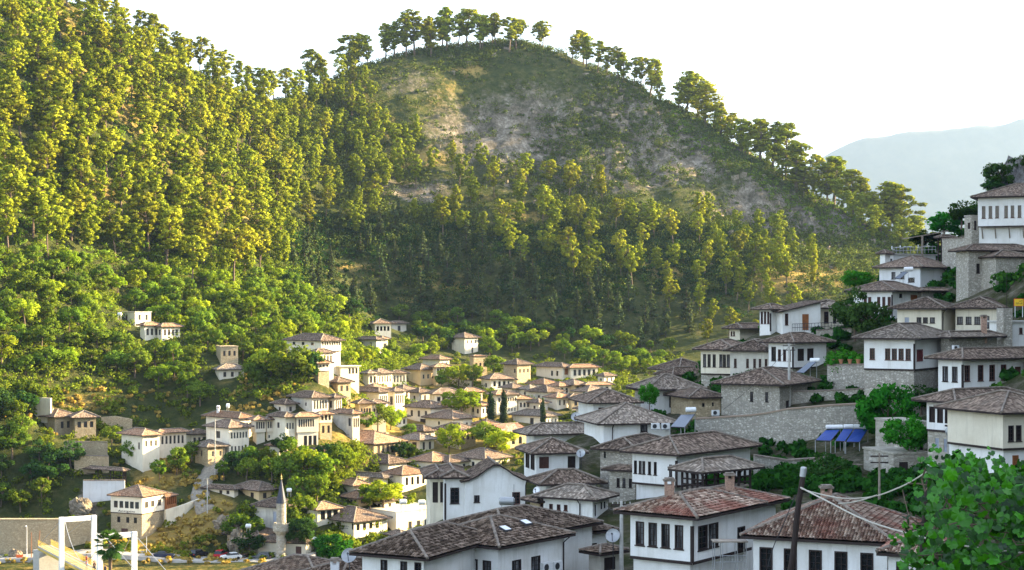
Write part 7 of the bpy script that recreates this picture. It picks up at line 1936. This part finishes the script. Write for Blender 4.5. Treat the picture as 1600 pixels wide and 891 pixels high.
# ------------------------------------------------------------------ foreground: two wooden poles, ropes and the vine
def near_pole(label, top, bot, d, r):
    a, b_ = P(*top, d), P(*bot, d); root = empty("wooden_pole", tuple(b_), label, "pole")
    m = MB(); pts = [b_ + (b_ - a) * .35] + [b_ + (a - b_) * t + np.array([math.sin(t * 7) * .006, 0, 0]) for t in np.linspace(0, 1, 9)]
    m.tube(pts, [r * 1.12] + [r * (1.08 - .16 * t) for t in np.linspace(0, 1, 9)], 10); m.obj("shaft", MAT["wood_dark"], root, tuple(b_))
    c = MB(); dirv = (a - b_) / np.linalg.norm(a - b_); k = a - dirv * .02
    c.tube([k, k + dirv * .085, k + dirv * .10, k + dirv * .105], [r * 1.08, r * 1.1, r * .95, r * .3], 12); c.obj("tin_cap", MAT["metal_grey"], root, tuple(b_))
    return a, b_
a1, b1 = near_pole("leaning dark wooden pole with a shiny tin cap, left of the vine", (1254.5, 742), (1234, 900), 17, .031)
a2, b2 = near_pole("upright dark wooden pole with a shiny tin cap, standing in the vine", (1453.5, 733), (1437, 900), 15.5, .03)
def rope(label, pts, r=.0085, mat="rope"):
    q = [P(*p) for p in pts]; cu = []
    for i in range(len(q) - 1):
        p0 = q[max(i - 1, 0)]; p1 = q[i]; p2 = q[i + 1]; p3 = q[min(i + 2, len(q) - 1)]
        for t in np.linspace(0, 1, 6)[:-1]: cu.append(.5 * ((2 * p1) + (-p0 + p2) * t + (2 * p0 - 5 * p1 + 4 * p2 - p3) * t * t + (-p0 + 3 * p1 - 3 * p2 + p3) * t ** 3))
    cu.append(q[-1]); m = MB(); m.tube(cu, r, 6); tag(m.obj("rope", MAT[mat]), label, "rope")
rope("pale rope from the leaning pole across the red roof to the right edge", [(1251, 762, 16.95), (1290, 782, 16.6), (1350, 812, 16.1), (1420, 834, 15.6), (1500, 852, 15.0), (1615, 866, 14.4)])
rope("pale rope hanging from the vine pole to the left, sagging", [(1450, 736, 15.45), (1425, 752, 15.7), (1400, 764, 15.9), (1365, 776, 16.2), (1320, 779, 16.5), (1280, 772, 16.8), (1252, 764, 16.98)], .007)
rope("rough twig-like rope end knotted below the sagging rope", [(1370, 774, 16.15), (1345, 782, 16.3), (1325, 786, 16.5), (1310, 787, 16.6)], .008)
rope("dark slack cord hanging from the leaning pole", [(1243, 775, 16.9), (1232, 800, 16.8), (1224, 820, 16.7), (1208, 856, 16.6), (1196, 900, 16.5)], .005, "plastic_black")
def grape_leaf(s, r_):
    out = [(0, -.12), (.26, -.42), (.62, -.36), (.72, -.04), (.90, .20), (.72, .46), (.58, .72), (.28, .74), (0, 1.0), (-.28, .74), (-.58, .72), (-.72, .46), (-.90, .20), (-.72, -.04), (-.62, -.36), (-.26, -.42)]
    c_ = r_.uniform(-.1, .55); return [(x * s, y * s, c_ * s * abs(x) - .22 * s * (y - .1) ** 2 + r_.uniform(-.07, .07) * s) for x, y in out]
root = empty("grape_vine", tuple(P(1520, 930, 15.5)), "big grape vine with broad green leaves in the lower right corner", "vine"); off = tuple(P(1520, 930, 15.5))
r_ = random.Random(21)
edge_x = [1405, 1412, 1428, 1440, 1450, 1470, 1485, 1510, 1540, 1570, 1600, 1650]; edge_y = [900, 860, 800, 770, 738, 716, 708, 712, 728, 732, 738, 745]
V, Fc = [], []
cnt = 0
while cnt < 2500:
    px = r_.uniform(1405, 1680); py = r_.uniform(705, 935)
    top = np.interp(px, edge_x, edge_y)
    top += 12 * math.sin(px * .11) * math.sin(px * .037 + 1) + 6 * math.sin(px * .31)
    if py < top + 4: continue
    # loose sprays at the rim, thinner lower middle where the roof shows through
    if px < 1455 and r_.random() < .62: continue
    if 1470 < px < 1560 and 780 < py < 860 and r_.random() < .30: continue
    d = r_.uniform(13.6, 17.2); c = P(px, py, d)
    s = r_.choice([.038, .05, .06, .072]) * r_.uniform(.85, 1.15)
    tilt = Vector((r_.gauss(-.1, .6), r_.gauss(-.7, .5), r_.gauss(.5, .6))).normalized()
    up = Vector((r_.gauss(0, .5), r_.gauss(-.3, .4), -1.0)).normalized(); yv = (up - tilt * up.dot(tilt)).normalized(); xv = yv.cross(tilt)
    b0 = len(V)
    for x, y, z in grape_leaf(s, r_): V.append(tuple(Vector(c) + xv * x + yv * y + tilt * z - Vector(off)))
    cc = len(V); V.append(tuple(Vector(c) + yv * .1 * s + tilt * .02 * s - Vector(off)))
    for k in range(16): Fc.append((b0 + k, b0 + (k + 1) % 16, cc))
    cnt += 1
for k in range(26):                      # loose shoots reaching out of the mass
    px = r_.uniform(1412, 1610); p = P(px, float(np.interp(px, edge_x, edge_y)) + 14, r_.uniform(14, 16.5)); dv_ = np.array([r_.gauss(-.25 if px < 1470 else 0, .3), r_.gauss(0, .2), r_.uniform(.1, 1.0) if px > 1440 else r_.uniform(-.6, .4)])
    dv_ = dv_ / np.linalg.norm(dv_); ln = r_.uniform(.10, .28)
    for j in range(6):
        c = p + dv_ * ln * j / 5 + np.array([r_.gauss(0, .03), r_.gauss(0, .03), r_.gauss(0, .025)]); s = r_.uniform(.03, .062) * (1.1 - .08 * j)
        tilt = Vector((r_.gauss(-.1, .6), r_.gauss(-.7, .5), r_.gauss(.5, .6))).normalized(); up = Vector((r_.gauss(0, .7), r_.gauss(-.3, .4), -1.0)).normalized(); yv = (up - tilt * up.dot(tilt)).normalized(); xv = yv.cross(tilt)
        b0 = len(V)
        for x, y, z in grape_leaf(s, r_): V.append(tuple(Vector(c) + xv * x + yv * y + tilt * z - Vector(off)))
        cc = len(V); V.append(tuple(Vector(c) + yv * .1 * s - Vector(off)))
        for q_ in range(16): Fc.append((b0 + q_, b0 + (q_ + 1) % 16, cc))
me = bpy.data.meshes.new("vine_leaves"); me.from_pydata(V, [], Fc); me.materials.append(MAT["vine_leaf"]); me.update(); link("foliage", me, root)
m = MB()
for k in range(46):
    p = P(r_.uniform(1440, 1640), r_.uniform(730, 920), r_.uniform(14, 17)); pts = [p]
    for j in range(5): p = p + np.array([r_.gauss(0, .14), r_.gauss(0, .10), r_.gauss(0, .10)]); pts.append(p)
    m.tube(pts, [.009, .008, .007, .006, .005, .004], 5)
for k in range(4):
    p = P(1470 + 40 * k, 960, 15.5 + .3 * k); m.tube([p - (0, 0, 3), p, p + (r_.uniform(-.2, .2), .1, .8), p + (r_.uniform(-.4, .4), .2, 1.3)], [.03, .025, .018, .01], 6)
m.obj("stems", MAT["bark"], root, off)
